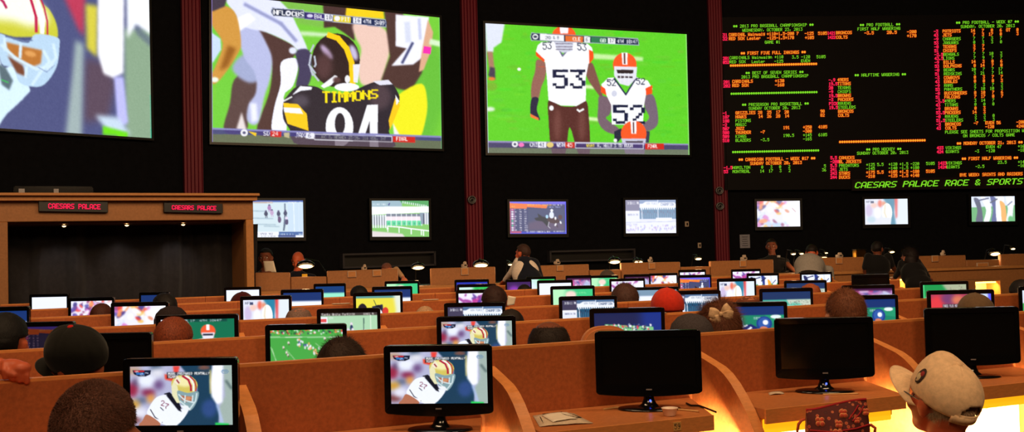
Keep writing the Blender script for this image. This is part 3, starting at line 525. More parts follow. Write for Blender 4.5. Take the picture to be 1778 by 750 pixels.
def yellow_players():
    c = K(bg=(232, 220, 70)); c.rect(0, 0, 100, 4, (90, 150, 150)); c.poly([(85, 0), (100, 0), (100, 56), (78, 56), (90, 30)], (225, 232, 215), blur=3)
    c.ell(14, 28, 11, 14, (30, 24, 40)); c.ell(13, 32, 8, 9, (235, 60, 30)); c.rect(20, 24, 60, 34, (235, 235, 240)); c.poly([(36, 20), (60, 16), (62, 40), (58, 56), (36, 56)], (40, 40, 70)); c.ell(50, 24, 7, 7, (20, 22, 40)); c.ell(54, 36, 5, 9, (238, 236, 240)); c.ell(66, 30, 7, 8, (215, 60, 50)); c.poly([(60, 38), (78, 36), (84, 56), (58, 56)], (26, 34, 80)); c.line([(40, 8), (46, 20)], 1.5, (20, 60, 60)); return c.out()
def tote_monitor(bright=0):
    c = K(120, 68, (226, 230, 246)); c.rect(0, 0, 28, 22, (64, 60, 88)); c.text(4, 3, '2:30:11 PM', 4.5, (240, 240, 250), cw=2.3, bold=1.4); c.rect(0, 18, 28, 22, (235, 235, 245)); c.text(4, 23, 'SANTA ANITA', 3.4, (60, 70, 110), cw=1.9)
    c.rect(28, 0, 100, 6, (80, 110, 150)); c.poly([(30, 8), (40, 3), (64, 3), (64, 13), (30, 13)], (236, 240, 248)); c.poly([(66, 4), (98, 4), (99, 13), (66, 13)], (236, 240, 248)); c.text(42, 4, 'WIN PLACE', 4, (110, 130, 160), cw=2.4); c.text(70, 5, 'CHAMPION', 5, (70, 90, 130), cw=3.4, bold=1.4)
    c.rect(28, 13, 100, 32, (24, 78, 112)); c.line([(64.5, 0), (64.5, 36)], 1.2, (220, 230, 245)); c.line([(32, 12), (33, 34)], 1.5, (220, 230, 245))
    for i in range(16): c.rect(30 + i * 4.3, 13, 32.4 + i * 4.3, 16, (232, 238, 248)); c.ell(31 + i * 4.4, 20 + (i % 3) * 2, .9, 2.4, (30, 40, 70)); c.rect(31 + i * 4.3, 22, 32.2 + i * 4.3, 32, (90, 130, 160), al=.6)
    c.rect(28, 32, 100, 38, (214, 218, 236)); c.rect(60, 30, 92, 36, (236, 240, 250)); c.line([(0, 38), (100, 36)], .6, (120, 130, 160)); c.text(2, 40, 'POST TIME', 3, (120, 120, 160), cw=2.4)
    for i in range(80): c.ell(rng.uniform(2, 98), rng.uniform(43, 52), 1.2, 1.8, random.choice([(150, 120, 180), (190, 170, 215), (130, 140, 190), (225, 225, 245)]), al=.8)
    if bright: c.a = 255 - (255 - c.a) * .62; c.a[..., 2] += 12
    return c.out()
def green_monitor():
    c = K(70, 40, (60, 200, 130)); c.poly([(0, 0), (34, 0), (26, 56), (0, 56)], (180, 240, 190), blur=5); c.ell(45, 12, 14, 9, (250, 215, 205), blur=2); c.ell(42, 30, 9, 12, (246, 250, 245), blur=2); c.text(60, 6, 'FINAL', 3, (160, 235, 170), cw=5); return c.out()
def odds_monitor():
    c = Canvas(130, 74, ((80, 48), (600, 48), (600, 352), (80, 352)), (58, 62, 110)); c.rect(80, 48, 602, 75, (110, 100, 230), blur=4); c.rect(248, 115, 580, 320, (66, 72, 112)); c.poly([(248, 250), (400, 200), (580, 260), (580, 320), (248, 320)], (92, 76, 108), blur=12)
    c.poly([(80, 62), (250, 70), (430, 80), (418, 112), (240, 100), (235, 115), (80, 112)], (240, 120, 50), blur=1); c.text(95, 90, 'ODDS', 12, (250, 210, 120), cw=9); c.text(242, 73, 'GREEN CITY RACEWAY', 14, (250, 190, 90), cw=13, bold=1.4); c.text(480, 73, 'NO * 8', 13, (240, 235, 240), cw=14); c.text(420, 95, '- MAIN TRACK', 10, (190, 200, 255), cw=11)
    c.rect(80, 115, 125, 325, (150, 70, 140), al=.7)
    for i in range(10):
        y = 117 + i * 21.5; c.ell(105, y + 6, 11, 8, random.choice([(240, 240, 250), (80, 190, 150), (230, 120, 160), (150, 150, 230), (220, 220, 230)]))
        for x, n in ((122, 1 + i % 2), (168, 2), (215, 2 + (i > 6))): c.text(x, y, ''.join(random.choice('0123456789-') for _ in range(n)), 12, (235, 230, 240), cw=10, bold=1.5)
    c.poly([(305, 205), (345, 195), (335, 160), (380, 190), (420, 200), (440, 230), (430, 290), (380, 235), (320, 225)], (22, 22, 36), blur=2); c.ell(480, 225, 60, 28, (70, 40, 50), rot=10, blur=2); c.ell(465, 175, 22, 32, (225, 232, 250)); c.ell(467, 132, 13, 14, (240, 242, 250)); c.ell(422, 190, 13, 17, (170, 215, 240)); c.ell(545, 195, 20, 22, (84, 50, 60)); c.line([(440, 240), (430, 280), (450, 300)], 6, (200, 200, 210)); c.line([(500, 250), (520, 290)], 7, (60, 36, 44)); c.ell(500, 205, 9, 15, (240, 240, 245)); c.ell(500, 265, 8, 15, (240, 240, 245), rot=25); c.ell(548, 245, 8, 14, (240, 240, 245), rot=-20)
    c.poly([(80, 330), (602, 335), (602, 354), (80, 354)], (50, 60, 200), blur=4); c.text(232, 326, 'HI JOCKEY CUSHION D. RUN', 13, (235, 235, 245), cw=9, bold=1.5); c.text(480, 324, 'HI DISTRICT 5', 12, (235, 235, 245), cw=9, bold=1.5); c.rect(90, 328, 185, 345, (220, 80, 110), al=.8); c.line([(80, 48), (80, 352)], 8, (250, 120, 80)); c.line([(598, 48), (598, 352)], 14, (80, 80, 240)); return c.out()
def blue_players():
    c = K(bg=(20, 130, 100)); c.rect(0, 0, 100, 14, (16, 48, 110)); c.text(6, 17, '2ND DOWN    SEAHAWKS 17', 3.8, (235, 240, 250), cw=4)
    c.poly([(72, 14), (100, 14), (100, 30), (72, 26)], (30, 150, 110)); c.ell(88, 17, 8, 3, (225, 240, 240)); c.poly([(2, 26), (10, 24), (16, 34), (8, 38)], (240, 215, 60)); c.poly([(22, 20), (36, 20), (40, 34), (36, 56), (18, 56), (20, 36)], (190, 210, 240), blur=1)
    c.poly([(28, 34), (50, 28), (60, 34), (56, 56), (26, 56)], (20, 40, 110)); c.line([(30, 36), (44, 30)], 2, (240, 245, 255)); c.line([(36, 46), (50, 34)], 3, (240, 245, 255)); c.ell(28, 48, 5, 4, (235, 240, 250)); c.poly([(54, 46), (64, 38), (84, 38), (96, 48), (96, 56), (50, 56)], (24, 44, 130)); c.ell(70, 28, 12, 12, (24, 60, 140)); c.ell(70, 27, 9, 9, (44, 90, 170)); c.ell(72, 26, 4, 4, (240, 245, 255)); c.ell(69, 36, 6, 3.5, (205, 120, 90)); c.poly([(60, 38), (80, 38), (76, 44), (64, 44)], (225, 232, 245)); c.line([(56, 50), (66, 46), (62, 54)], 4, (245, 248, 255)); c.line([(80, 46), (90, 54)], 4, (245, 248, 255)); return c.out()
def teal_monitor():
    c = K(bg=(24, 50, 96)); c.rect(0, 16, 100, 56, (72, 170, 150)); c.poly([(50, 16), (100, 16), (100, 56), (82, 56), (86, 40), (56, 26)], (196, 206, 190), blur=1); c.ell(68, 30, 14, 8, (100, 195, 170), blur=2); c.line([(20, 24), (70, 30), (90, 56)], 1.6, (150, 215, 195), blur=.6)
    for i in range(40): c.ell(rng.uniform(58, 99), rng.uniform(18, 30), .9, .7, (120, 120, 110))
    c.ell(52, 46, 2, 6, (30, 30, 40), rot=30); c.ell(51, 50, 1.5, 1.5, (220, 220, 225)); return c.out()
def stripe_legs(w=90, h=52):
    c = K(w, h, (70, 170, 90)); c.poly([(0, 0), (100, 0), (100, 20), (0, 24)], (215, 225, 245))
    for q, col in (([(6, 4), (20, 10), (26, 56), (10, 56), (14, 30)], (30, 40, 90)), ([(22, 0), (40, 8), (46, 30), (40, 56), (28, 56), (34, 30)], (244, 246, 255)), ([(44, 0), (58, 6), (56, 30), (62, 56), (46, 56), (50, 30)], (40, 60, 140)), ([(58, 0), (76, 4), (70, 30), (72, 56), (58, 56)], (246, 246, 252)), ([(66, 10), (78, 20), (80, 56), (70, 56), (68, 30)], (240, 170, 60)), ([(80, 0), (98, 4), (96, 30), (92, 56), (80, 56), (84, 28)], (240, 244, 252))): c.poly(q, col, sm=True)
    c.line([(10, 10), (40, 4)], 3, (40, 50, 110)); c.line([(44, 14), (60, 6)], 3, (30, 40, 80)); c.line([(84, 20), (94, 12)], 2.4, (60, 70, 130)); c.ell(90, 52, 6, 8, (60, 180, 90), blur=1); return c.out()
def red_monitor():
    c = K(bg=(170, 60, 90))
    for x, y, rx, ry, col in ((10, 28, 14, 26, (225, 60, 70)), (30, 8, 12, 10, (120, 60, 110)), (45, 10, 10, 8, (220, 120, 90)), (40, 40, 12, 10, (200, 60, 70)), (60, 20, 14, 10, (60, 50, 90)), (72, 10, 12, 12, (150, 160, 200)), (90, 20, 14, 24, (200, 215, 240)), (66, 44, 12, 10, (240, 200, 210)), (84, 48, 14, 12, (60, 60, 120))): c.ell(x, y, rx, ry, col, blur=3)
    c.line([(98, 0), (98, 56)], 5, (90, 90, 240), blur=1); c.rect(19, 17, 58, 31, (14, 18, 30), al=.7); c.text(20, 18, 'THREE PLUS MILES ON A', 5, (240, 242, 248), cw=1.8, bold=1.5); c.text(20, 25, 'IT FOR THE REST', 5, (240, 242, 248), cw=1.8, bold=1.5); return c.out()
def magenta_monitor(seed=4):
    def ex(c): c.ell(14, 24, 16, 14, (225, 80, 150), blur=3); c.ell(60, 44, 14, 10, (235, 180, 205), blur=2); c.ell(85, 30, 18, 22, (180, 190, 225), blur=4); c.rect(0, 0, 100, 5, (60, 20, 60), blur=1)
    return blobs(seed, [(190, 60, 130), (110, 60, 120), (225, 190, 225), (90, 90, 160), (240, 240, 250)], 50, (180, 120, 180), extra=ex)
def green_stand():
    c = K(90, 50, (24, 150, 76)); c.poly([(45, 0), (100, 0), (100, 56), (70, 56), (60, 20)], (170, 180, 150), blur=3)
    for i in range(60): c.ell(rng.uniform(60, 99), rng.uniform(4, 50), 1.2, 1.2, random.choice([(210, 210, 190), (90, 110, 90), (150, 130, 120)]))
    c.rect(0, 0, 3, 56, (90, 220, 140)); c.text(6, 26, 'V', 14, (240, 245, 240), cw=8); return c.out()
def violet_monitor():
    c = K(60, 34, (60, 30, 90)); c.ell(30, 28, 24, 16, (150, 60, 190), blur=6); c.ell(78, 28, 10, 12, (90, 60, 150), blur=4); return c.out()
def blue_strip():
    c = K(60, 34, (30, 50, 170)); c.ell(14, 24, 18, 14, (190, 60, 110), blur=5); c.ell(50, 26, 16, 10, (60, 80, 220), blur=4); return c.out()
def rainbow_strip():
    c = K(60, 34, (200, 235, 225)); c.poly([(40, 0), (100, 0), (100, 30), (40, 24)], (50, 190, 90), blur=4); c.ell(15, 30, 16, 20, (225, 235, 255), blur=4); c.text(55, 6, '1117', 12, (230, 250, 230)); return c.out()
def far_horses():
    c = Canvas(120, 92, ((62, 35), (505, 35), (505, 380), (62, 380)), (206, 226, 236)); c.rect(62, 35, 508, 50, (40, 80, 170), blur=2); c.poly([(90, 48), (260, 46), (260, 62), (90, 60)], (190, 170, 160), blur=2); c.text(215, 50, '5:30', 12, (235, 225, 225), cw=10); c.text(385, 48, 'RACE 5', 13, (245, 245, 250), cw=18, bold=1.5)
    c.rect(380, 60, 508, 330, (198, 220, 240)); c.line([(428, 60), (432, 330)], 5, (240, 248, 250)); c.line([(470, 60), (472, 330)], 2, (225, 235, 245)); c.line([(357, 66), (357, 160), (345, 315)], 11, (90, 110, 140)); c.line([(357, 240), (345, 315)], 14, (80, 100, 130))
    for q in ([(80, 133), (200, 136)], [(70, 200), (260, 205)], [(130, 258), (280, 262)], [(190, 275), (310, 280)]): c.line(q, 6, (130, 160, 180), blur=3)
    for x, y, col in ((205, 160, (30, 40, 80)), (232, 105, (170, 120, 180)), (252, 150, (190, 160, 200)), (305, 160, (40, 44, 90)), (360, 155, (36, 44, 90))):
        c.ell(x, y - 22, 9, 12, (80, 70, 120)); c.ell(x, y, 15, 22, col); c.line([(x - 5, y + 15), (x - 3, y + 38)], 5, col); c.line([(x + 6, y + 15), (x + 10, y + 36)], 5, col)
    c.ell(312, 215, 14, 30, (90, 60, 110)); c.ell(370, 235, 14, 28, (60, 50, 100)); c.ell(368, 200, 12, 14, (225, 215, 240))
    c.rect(62, 328, 508, 382, (236, 238, 248)); c.rect(305, 328, 500, 360, (40, 90, 160)); c.rect(300, 358, 440, 378, (30, 60, 130)); c.text(90, 338, '* 4 YYJ YJ', 20, (60, 60, 110), cw=17); c.text(318, 344, 'WIN 8 2 1   3RD', 13, (235, 240, 250), cw=12, bold=1.4); c.text(66, 366, 'A SERVICE IN THE DIAMOND', 9, (40, 50, 100), cw=9); return c.out()
def gate_tv():
    c = Canvas(130, 84, ((1130, 40), (1642, 40), (1642, 372), (1130, 372)), (120, 196, 90)); c.rect(1130, 40, 1400, 110, (150, 180, 195), blur=3); c.text(1140, 66, 'DELMAR PARK', 16, (225, 235, 245), cw=11); c.poly([(1275, 82), (1285, 60), (1295, 60), (1285, 86)], (40, 50, 140)); c.poly([(1380, 40), (1642, 40), (1642, 100), (1400, 60)], (60, 160, 80), blur=2)
    for i in range(12): c.rect(1405 + i * 19, 44 + i * 3.2, 1414 + i * 19, 64 + i * 3.4, (225, 240, 235))
    c.poly([(1130, 95), (1642, 92), (1642, 148), (1130, 170)], (250, 252, 255), blur=2)
    c.rect(1130, 172, 1260, 260, (110, 140, 130))
    for i in range(6): c.rect(1135 + i * 22, 170, 1148 + i * 22, 290, (236, 240, 250)); c.rect(1150 + i * 22, 190, 1156 + i * 22, 270, (60, 70, 90))
    for i in range(7): x = 1258 + i * 46; c.rect(x, 160, x + 40, 186, (110, 120, 140)); c.rect(x, 184, x + 42, 225, (240, 226, 235)); c.rect(x + 3, 224, x + 42, 268, (80, 220, 160)); c.ell(x + 22, 250, 8, 12, (60, 170, 130)); c.rect(x + 40, 160, x + 46, 272, (240, 245, 250))
    c.poly([(1560, 150), (1642, 150), (1642, 255), (1570, 255)], (130, 150, 170)); c.rect(1590, 160, 1600, 255, (40, 40, 80)); c.rect(1605, 150, 1614, 260, (245, 245, 250)); c.rect(1625, 150, 1634, 262, (245, 245, 250)); c.poly([(1130, 318), (1400, 345), (1420, 372), (1130, 372)], (225, 215, 215), blur=4)
    c.line([(1268, 275), (1370, 282), (1480, 298), (1642, 318)], 11, (246, 248, 252))
    for x, y in ((1270, 276), (1370, 284), (1480, 298), (1572, 306), (1592, 312)): c.line([(x, y), (x, y + 50)], 9, (246, 248, 252))
    c.ell(1268, 296, 9, 14, (250, 250, 252)); return c.out()
CONTENT = {}
def content(name):
    if name not in CONTENT:
        CONTENT[name] = {'helmet': helmet_monitor, 'field': field_monitor, 'field2': field2, 'browns': browns_monitor, 'crowd': lambda: crowd_monitor(1), 'crowd2': lambda: crowd_monitor(3), 'purple': lambda: crowd_monitor(5, True), 'blank': lambda: blank_monitor(), 'bluehead': lambda: blank_monitor((240, 244, 255), (20, 50, 110), .34), 'greyhead': lambda: blank_monitor((236, 242, 255), (120, 150, 175), .26), 'cyan': lambda: blank_monitor((150, 235, 205), (14, 60, 120), .3), 'blurhelmet': blur_helmet_monitor, 'horse': horse_monitor, 'yellow': yellow_players, 'tote': tote_monitor, 'green': green_monitor, 'odds': odds_monitor, 'oddsdim': lambda: odds_monitor() * np.array([.16, .10, .12]), 'blue': blue_players, 'teal': teal_monitor, 'legs': stripe_legs, 'red': red_monitor, 'magenta': magenta_monitor, 'stand': green_stand, 'violet': violet_monitor, 'bluestrip': blue_strip, 'rainbow': rainbow_strip}[name]()
    return CONTENT[name]
# ------------------------------------------------------------------ room shell
WA = Wall(0, 13.7, 325, 15.6); WB = Wall(325, 15.6, 815, 17.7); WC = Wall(815, 17.7, 1247, 19.0); WD = Wall(1247, 19.0, 1778, 19.0)
ZC = 7.2
def struct(name, mb, mt, label=None):
    o = mb.build(name, mt); o['kind'] = 'structure'; return o
def wallslab(name, a, b, mt, th=.2):
    a = Vector((a[0], a[1], 0)); b = Vector((b[0], b[1], 0)); t = (b - a).normalized(); n = Vector((t.y, -t.x, 0))
    mb = MB(); up = Vector((0, 0, ZC))
    mb.hexa([a, b, b + up, a + up, a - n * th, b - n * th, b - n * th + up, a - n * th + up]); return struct(name, mb, mt)
LX, RX, BY = -9.0, 12.6, -3.5
la = WA.a - WA.t * ((WA.a.x - LX) / WA.t.x)
wallslab('wall_back_left', (la.x, la.y), (WA.b.x, WA.b.y), M_WALL)
wallslab('wall_back_centre', (WA.b.x, WA.b.y), (WB.b.x, WB.b.y), M_WALL)
wallslab('wall_back_middle', (WB.b.x, WB.b.y), (WC.b.x, WC.b.y), M_WALL)
rd = WD.a + WD.t * ((RX - WD.a.x) / WD.t.x)
wallslab('wall_back_right', (WC.b.x, WC.b.y), (rd.x, rd.y), M_WALL)
wallslab('wall_left', (LX, BY), (la.x, la.y), M_WALLB); wallslab('wall_right', (rd.x, rd.y), (RX, BY), M_WALLB); wallslab('wall_front', (RX, BY), (LX, BY), M_WALLB)
mb = MB(); mb.box(((LX + RX) / 2, 8.5, -.1), (RX - LX + .6, 24.6, .2)); struct('floor', mb, M_FLOOR)
mb = MB(); mb.box(((LX + RX) / 2, 8.5, ZC + .1), (RX - LX + .6, 24.6, .2)); struct('ceiling', mb, M_CEIL)

# ------------------------------------------------------------------ pilasters with fluted faces
PIL = []
def pilaster(wall, px, py, label, wd):
    c = wall.at(px, py, 0.0); PIL.append(1); r = empty('trim_%d' % len(PIL), (c.x, c.y, 0), math.atan2(wall.t.y, wall.t.x))
    r['kind'] = 'structure'; mb = MB(); n = 5; rib = wd / n
    pts = [(-wd / 2, .0), (-wd / 2, -.16)]
    for i in range(n):
        x0 = -wd / 2 + i * rib
        pts += [(x0 + rib * .12, -.16), (x0 + rib * .3, -.12), (x0 + rib * .7, -.12), (x0 + rib * .88, -.16)]
    pts += [(wd / 2, -.16), (wd / 2, .0)]
    mb.prism([Vector((x, y, .0)) for x, y in pts], (0, 0, ZC)); mb.build('shaft', M_RED, r)
    b = MB(); b.box((0, -.1, .15), (wd + .1, .22, .3)); b.build('plinth', M_RED, r, bevel=.02); return r
pilaster(WB, 334, 335, 'dark red fluted pilaster behind the curtained booth', .27)
pilaster(WC, 821, 400, 'dark red fluted pilaster between the two middle giant screens', .27)
pilaster(WD, 1251, 400, 'dark red fluted pilaster left of the odds board', .24)
def ring_fitting(wall, px, py, r, label):
    c = wall.at(px, py, .19); e = empty('round_speaker', c, math.atan2(wall.t.y, wall.t.x)); tag(e, label, 'speaker', 'round speakers on the pilasters')
    M = Matrix.Rotation(math.radians(90), 3, 'X')
    a = MB(); a.lathe([(r * .72, .0), (r * .72, .035), (r * .88, .045), (r, .03), (r, -.03)], 28, M=M); a.build('ring', M_GREY, e)
    a = MB(); a.lathe([(r * .72, .01), (r * .3, -.0), (0.001, .018)], 28, M=M); a.build('cone', M_SATIN, e)
ring_fitting(WC, 819, 347, .072, 'round speaker ring on the middle red pilaster')
ring_fitting(WD, 1249, 331, .072, 'upper of the two round speakers on the right red pilaster')
ring_fitting(WD, 1250, 358, .072, 'lower of the two round speakers on the right red pilaster')

# ------------------------------------------------------------------ giant screens and wall televisions
def display(wall, name, cor, arr, label, cat, group, border=5, off=.10, depth=.09, bottom=None):
    cen = wall.at(sum(c[0] for c in cor) / 4, sum(c[1] for c in cor) / 4, off)
    e = empty(name, cen); tag(e, label, cat, group)
    q = [wall.at(x, y, off) - cen for x, y in cor]
    d = link('display', display_mesh('display', arr, q), None, e)
    ctr = sum(q, Vector()) / 4; sc = []
    k = border * (cen - CAM).length / FPX
    tx = (q[1] - q[0]).normalized(); tz = (q[0] - q[3]).normalized()
    bb = bottom * (cen - CAM).length / FPX if bottom else k
    o = [q[0] - tx * k + tz * k, q[1] + tx * k + tz * k, q[2] + tx * k - tz * bb, q[3] - tx * k - tz * bb]
    n = wall.n; mb = MB(); f = .012
    A = [p + n * f for p in o]; B = [p + n * f for p in q]; C = [p - n * depth for p in o]; D = [p - n * .004 for p in q]
    for i in range(4):
        j = (i + 1) % 4
        mb.add([A[i], A[j], B[j], B[i]], [(0, 1, 2, 3)]); mb.add([A[i], A[j], C[j], C[i]], [(0, 3, 2, 1)]); mb.add([B[i], B[j], D[j], D[i]], [(0, 1, 2, 3)])
    mb.add(C, [(0, 3, 2, 1)]); mb.build('frame', M_SATIN, e); return e
GG = 'giant screens on the back wall'
display(WA, 'giant_screen', ((-185, -110), (258, -38), (263, 240), (-180, 211)), gold_helmet_big(), 'giant screen showing a close-up of a gold football helmet', 'screen', GG, 4)
display(WB, 'giant_screen', ((367, -10), (763, 30.5), (767, 258.5), (368, 246.5)), black_helmet_big(), 'giant screen showing a player in a black helmet from behind', 'screen', GG, 4)
display(WC, 'giant_screen', ((842.5, 40.5), (1192, 59.5), (1197, 269), (847, 265.5)), orange_helmets_big(), 'giant screen showing two white-shirted players on a green field', 'screen', GG, 4)
GT = 'televisions in a line under the giant screens'
def tv(wall, x0, y0, x1, y1, arr, label, sk=0):
    arr = 1 - (1 - arr) * (.85 if wall is WD else .93)
    display(wall, 'wall_television', ((x0, y0), (x1, y0 + sk), (x1 + 1, y1 + sk), (x0 + 1, y1)), arr, label, 'television', GT, 4, bottom=6)
tv(WB, 430, 348, 526, 412, far_horses(), 'wall television showing racehorses on a pale track, beside the booth', 0)
tv(WB, 645, 348.5, 744, 411, gate_tv(), 'wall television showing a white starting gate on green turf', 0)
tv(WC, 884.5, 350, 982.5, 406, odds_monitor(), 'wall television with a race odds list on purple and orange', 0)
tv(WC, 1085.5, 347.5, 1173, 405, tote_monitor(1), 'wall television with a washed-out pale grandstand picture', -.5)
tv(WD, 1314, 349.5, 1388.5, 394, crowd_monitor(1), 'wall television showing blurred red and white players, left under the odds board', -1)
tv(WD, 1501, 346, 1575.5, 390, blur_helmet_monitor(), 'wall television showing a white helmet, middle under the odds board', -1)
tv(WD, 1686, 341.5, 1761.5, 385, stripe_legs(), 'wall television showing striped players legs, right under the odds board', -1)

# ------------------------------------------------------------------ odds board
BO = .16
bc = WD.at(1520, 200, .1)
board = empty('odds_board', (bc.x, bc.y, WD.at(1520, 330).z)); tag(board, 'large black LED odds board full of green, orange and red betting lines', 'odds board')
bz = Vector(board.location)
q = [WD.at(x, y, BO) - bz for x, y in ((1254, 30), (1800, 24), (1806, 326), (1258, 330))]
mb = MB(); mb.hexa([q[3], q[2], q[1], q[0]] + [p - WD.n * (BO - .01) for p in (q[3], q[2], q[1], q[0])]); mb.build('cabinet', mat('board_black', (16, 13, 15), .7, .2, noise=.1, nscale=8), board)
q = [WD.at(x, y, BO + .05) - bz for x, y in ((1479, 311.5), (1806, 305), (1806, 326), (1479, 331))]
mb = MB(); mb.hexa([q[3], q[2], q[1], q[0]] + [p - WD.n * .045 for p in (q[3], q[2], q[1], q[0])]); mb.build('title_panel', mat('title_panel_black', (34, 20, 24), .6, .2, noise=.1, nscale=8), board)
led_groups = {}
def led(g, x0, y, t, col, x1=None, pitch=3.87, h=5.3, slope=-.02, wall=WD, off=BO, base=None, lean=0.0, thick=1.12):
    if x1: pitch = (x1 - x0) / (len(t) - .15)
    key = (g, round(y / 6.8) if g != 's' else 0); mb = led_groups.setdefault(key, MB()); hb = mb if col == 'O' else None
    mi = {'G': 0, 'O': 1, 'R': 2}[col]
    b = bz if base is None else base; d = pitch / 6; r = h / 7
    for i, ch in enumerate(t):
        if ch == ' ': continue
        for c, a, e in runs(ch):
            xx = x0 + i * pitch + c * d
            def quad(m, gx, gy, o, mi):
                ya = y - h / 2 + a * r - gy; yb = y - h / 2 + (e + 1) * r + gy; xs = xx - gx; xe = xx + d * thick + gx
                f = lambda X, Y: wall.at(X + lean * (y - Y), Y + slope * (X - x0), o) - b
                m.add([f(xs, ya), f(xe, ya), f(xe, yb), f(xs, yb)], [(0, 3, 2, 1)], mi)
            if col == 'R': quad(mb, .30, .30, off + .012, mi)
            else: quad(mb, 0.02, .0, off + .016, mi)
            if hb: quad(hb, .5, .55, off + .008, 3)  # painted glow: widened red copy behind each amber stroke
def A4(g, x0, x1, y, t, c): led(g, 1230 + x0 / 4.41, 20 + y / 4.41, t, c, 1230 + x1 / 4.41 if x1 else None)
def B4(g, x0, x1, y, t, c): led(g, 1230 + x0 / 4.41, 165 + y / 4.41, t, c, 1230 + x1 / 4.41 if x1 else None)
def C4(g, x0, x1, y, t, c): led(g, 1500 + x0 / 4.41, 165 + y / 4.41, t, c, 1500 + x1 / 4.41 if x1 else None)
g = 'baseball'
for a in ((190, 805, 113, '** 2013 PRO BASEBALL CHAMPIONSHIP **', 'G'), (260, 720, 144, 'WEDNESDAY, OCTOBER 23, 2013', 'G'), (110, 145, 180, '31', 'R'), (157, 432, 178, 'CARDINAL Wainwaig', 'O'), (448, 690, 172, '+110+1.5-200 7', 'O'), (738, 805, 168, '-125', 'O'), (840, 908, 167, '5105', 'O'), (912, 972, 166, '1421', 'R'), (977, 1098, 163, 'BRONCOS', 'O'), (110, 145, 210, '32', 'R'), (157, 398, 208, 'RED SOX Lester', 'O'), (450, 655, 203, '-125-1.5+170', 'O'), (740, 808, 200, '+105', 'O'), (914, 972, 198, '1422', 'R'), (978, 1065, 197, 'COLTS', 'O'), (432, 550, 235, 'GAME #1', 'G'),
          (248, 745, 320, '** FIRST FIVE FULL INNINGS **', 'O'), (112, 158, 359, '281', 'R'), (162, 573, 355, 'CARDINALS Wainwaign +110', 'G'), (640, 778, 349, '3.5 -120', 'G'), (828, 897, 347, '5105', 'G'), (112, 158, 389, '052', 'R'), (162, 285, 386, 'RED SOX', 'G'), (332, 432, 384, 'Lester', 'G'), (505, 573, 381, '-125', 'G'), (710, 778, 378, 'EVEN', 'G'), (165, 832, 414, '*' * 39, 'O'),
          (285, 728, 471, '** BEST OF SEVEN SERIES **', 'G'), (252, 765, 501, '2013 PRO BASEBALL CHAMPIONSHIP', 'G'), (115, 165, 540, '201', 'R'), (183, 340, 536, 'CARDINALS', 'O'), (510, 580, 531, '+130', 'O'), (115, 167, 570, '202', 'R'), (183, 308, 566, 'RED SOX', 'O'), (510, 580, 562, '-160', 'O'), (170, 835, 630, '*' * 39, 'G')): A4(g, *a)
g = 'basketball'
A4(g, 258, 768, 714, '** PRESEASON PRO BASKETBALL **', 'G'); B4(g, 308, 703, 103, 'SUNDAY OCTOBER 20, 2013', 'G')
for i, (n, c, rest) in enumerate((('GRIZZLIES', 'O', ((380, '28'), (450, '25'), (518, '17'), (583, '20'), (858, '90'))), ('HAWKS', 'O', ((384, '14'), (450, '26'), (518, '28'), (586, '14'), (858, '82'))), ('PISTONS', 'G', ()), ('MAGIC', 'G', ()), ('JAZZ', 'O', ((573, '191'), (725, '+250'), (843, '4105'))), ('THUNDER', 'O', ((400, '-7'), (725, '-300'))), ('KINGS', 'G', ((573, '190.5'), (725, '+145'), (843, '6105'))), ('BLAZERS', 'G', ((400, '-3.5'), (725, '-165'))))):
    y = 137 + i * 30; B4(g, 208, None, y, n, c); B4(g, 110, None, y + 2, ('-1', '187', '188', '-2', '507', '508', '509', '510')[i], 'R')
    for x, t in rest: B4(g, x, None, y - .02 * (x - 208), t, c)
B4(g, 182, 848, 437, '*' * 39, 'G')
g = 'canadian_football'
for a in ((232, 818, 495, '** CANADIAN FOOTBALL - WEEK #17 **', 'O'), (320, 715, 524, 'SUNDAY OCTOBER 20, 2013', 'O'), (118, None, 557, '-1.5', 'R'), (185, 320, 556, 'HAMILTON', 'G'), (405, None, 552, '0', 'G'), (475, None, 551, '3', 'G'), (542, None, 549, '0', 'G'), (612, None, 548, '2', 'G'), (885, None, 543, '5', 'G'), (118, None, 587, '53', 'R'), (185, 320, 586, 'MONTREAL', 'G'), (395, None, 582, '14', 'G'), (462, None, 581, '17', 'G'), (545, None, 579, '3', 'G'), (614, None, 578, '2', 'G'), (870, None, 573, '36', 'G')): B4(g, *a)
g = 'first_half'
for x0, x1, y, t, c in ((1493, 1563, 43.5, '** PRO FOOTBALL **', 'G'), (1489, 1563, 50.5, 'FIRST HALF WAGERING', 'G'), (1501, 1517, 57.3, '-3.5', 'O'), (1540, 1557, 56.3, '20.5', 'O'), (1575, 1591, 55.3, '-200', 'O'), (1575, 1591, 62.2, '+170', 'O'), (1484, 1573, 130.6, '** HALFTIME WAGERING **', 'G')): led(g, x0, y, t, c, x1)
for i, (n, c, r) in enumerate((('49ERS', 'O', '-.9'), ('TITANS', 'O', '19.5'), ('TEXANS', 'G', '20'), ('CHIEFS', 'G', '-9'), ('BROWNS', 'O', '19.5'), ('PACKERS', 'O', '-3'), ('RAVENS', 'G', 'PICK'), ('STEELERS', 'G', '19.5'), ('BRONCOS', 'O', ''), ('COLTS', 'O', ''))):
    led(g, 1454.3 + i * .12, 138.6 + i * 6.85, n, c); led(g, 1439 + i * .1, 138.9 + i * 6.85, r, 'R')
g = 'hockey'
led(g, 1457, 246.5, '*' * 38, 'O', 1607)
for x0, x1, y, t, c in ((1504, 1565, 259.6, '** PRO HOCKEY **', 'G'), (1488, 1577, 266.2, 'SUNDAY OCTOBER 20, 2013', 'G')): led(g, x0, y, t, c, x1)
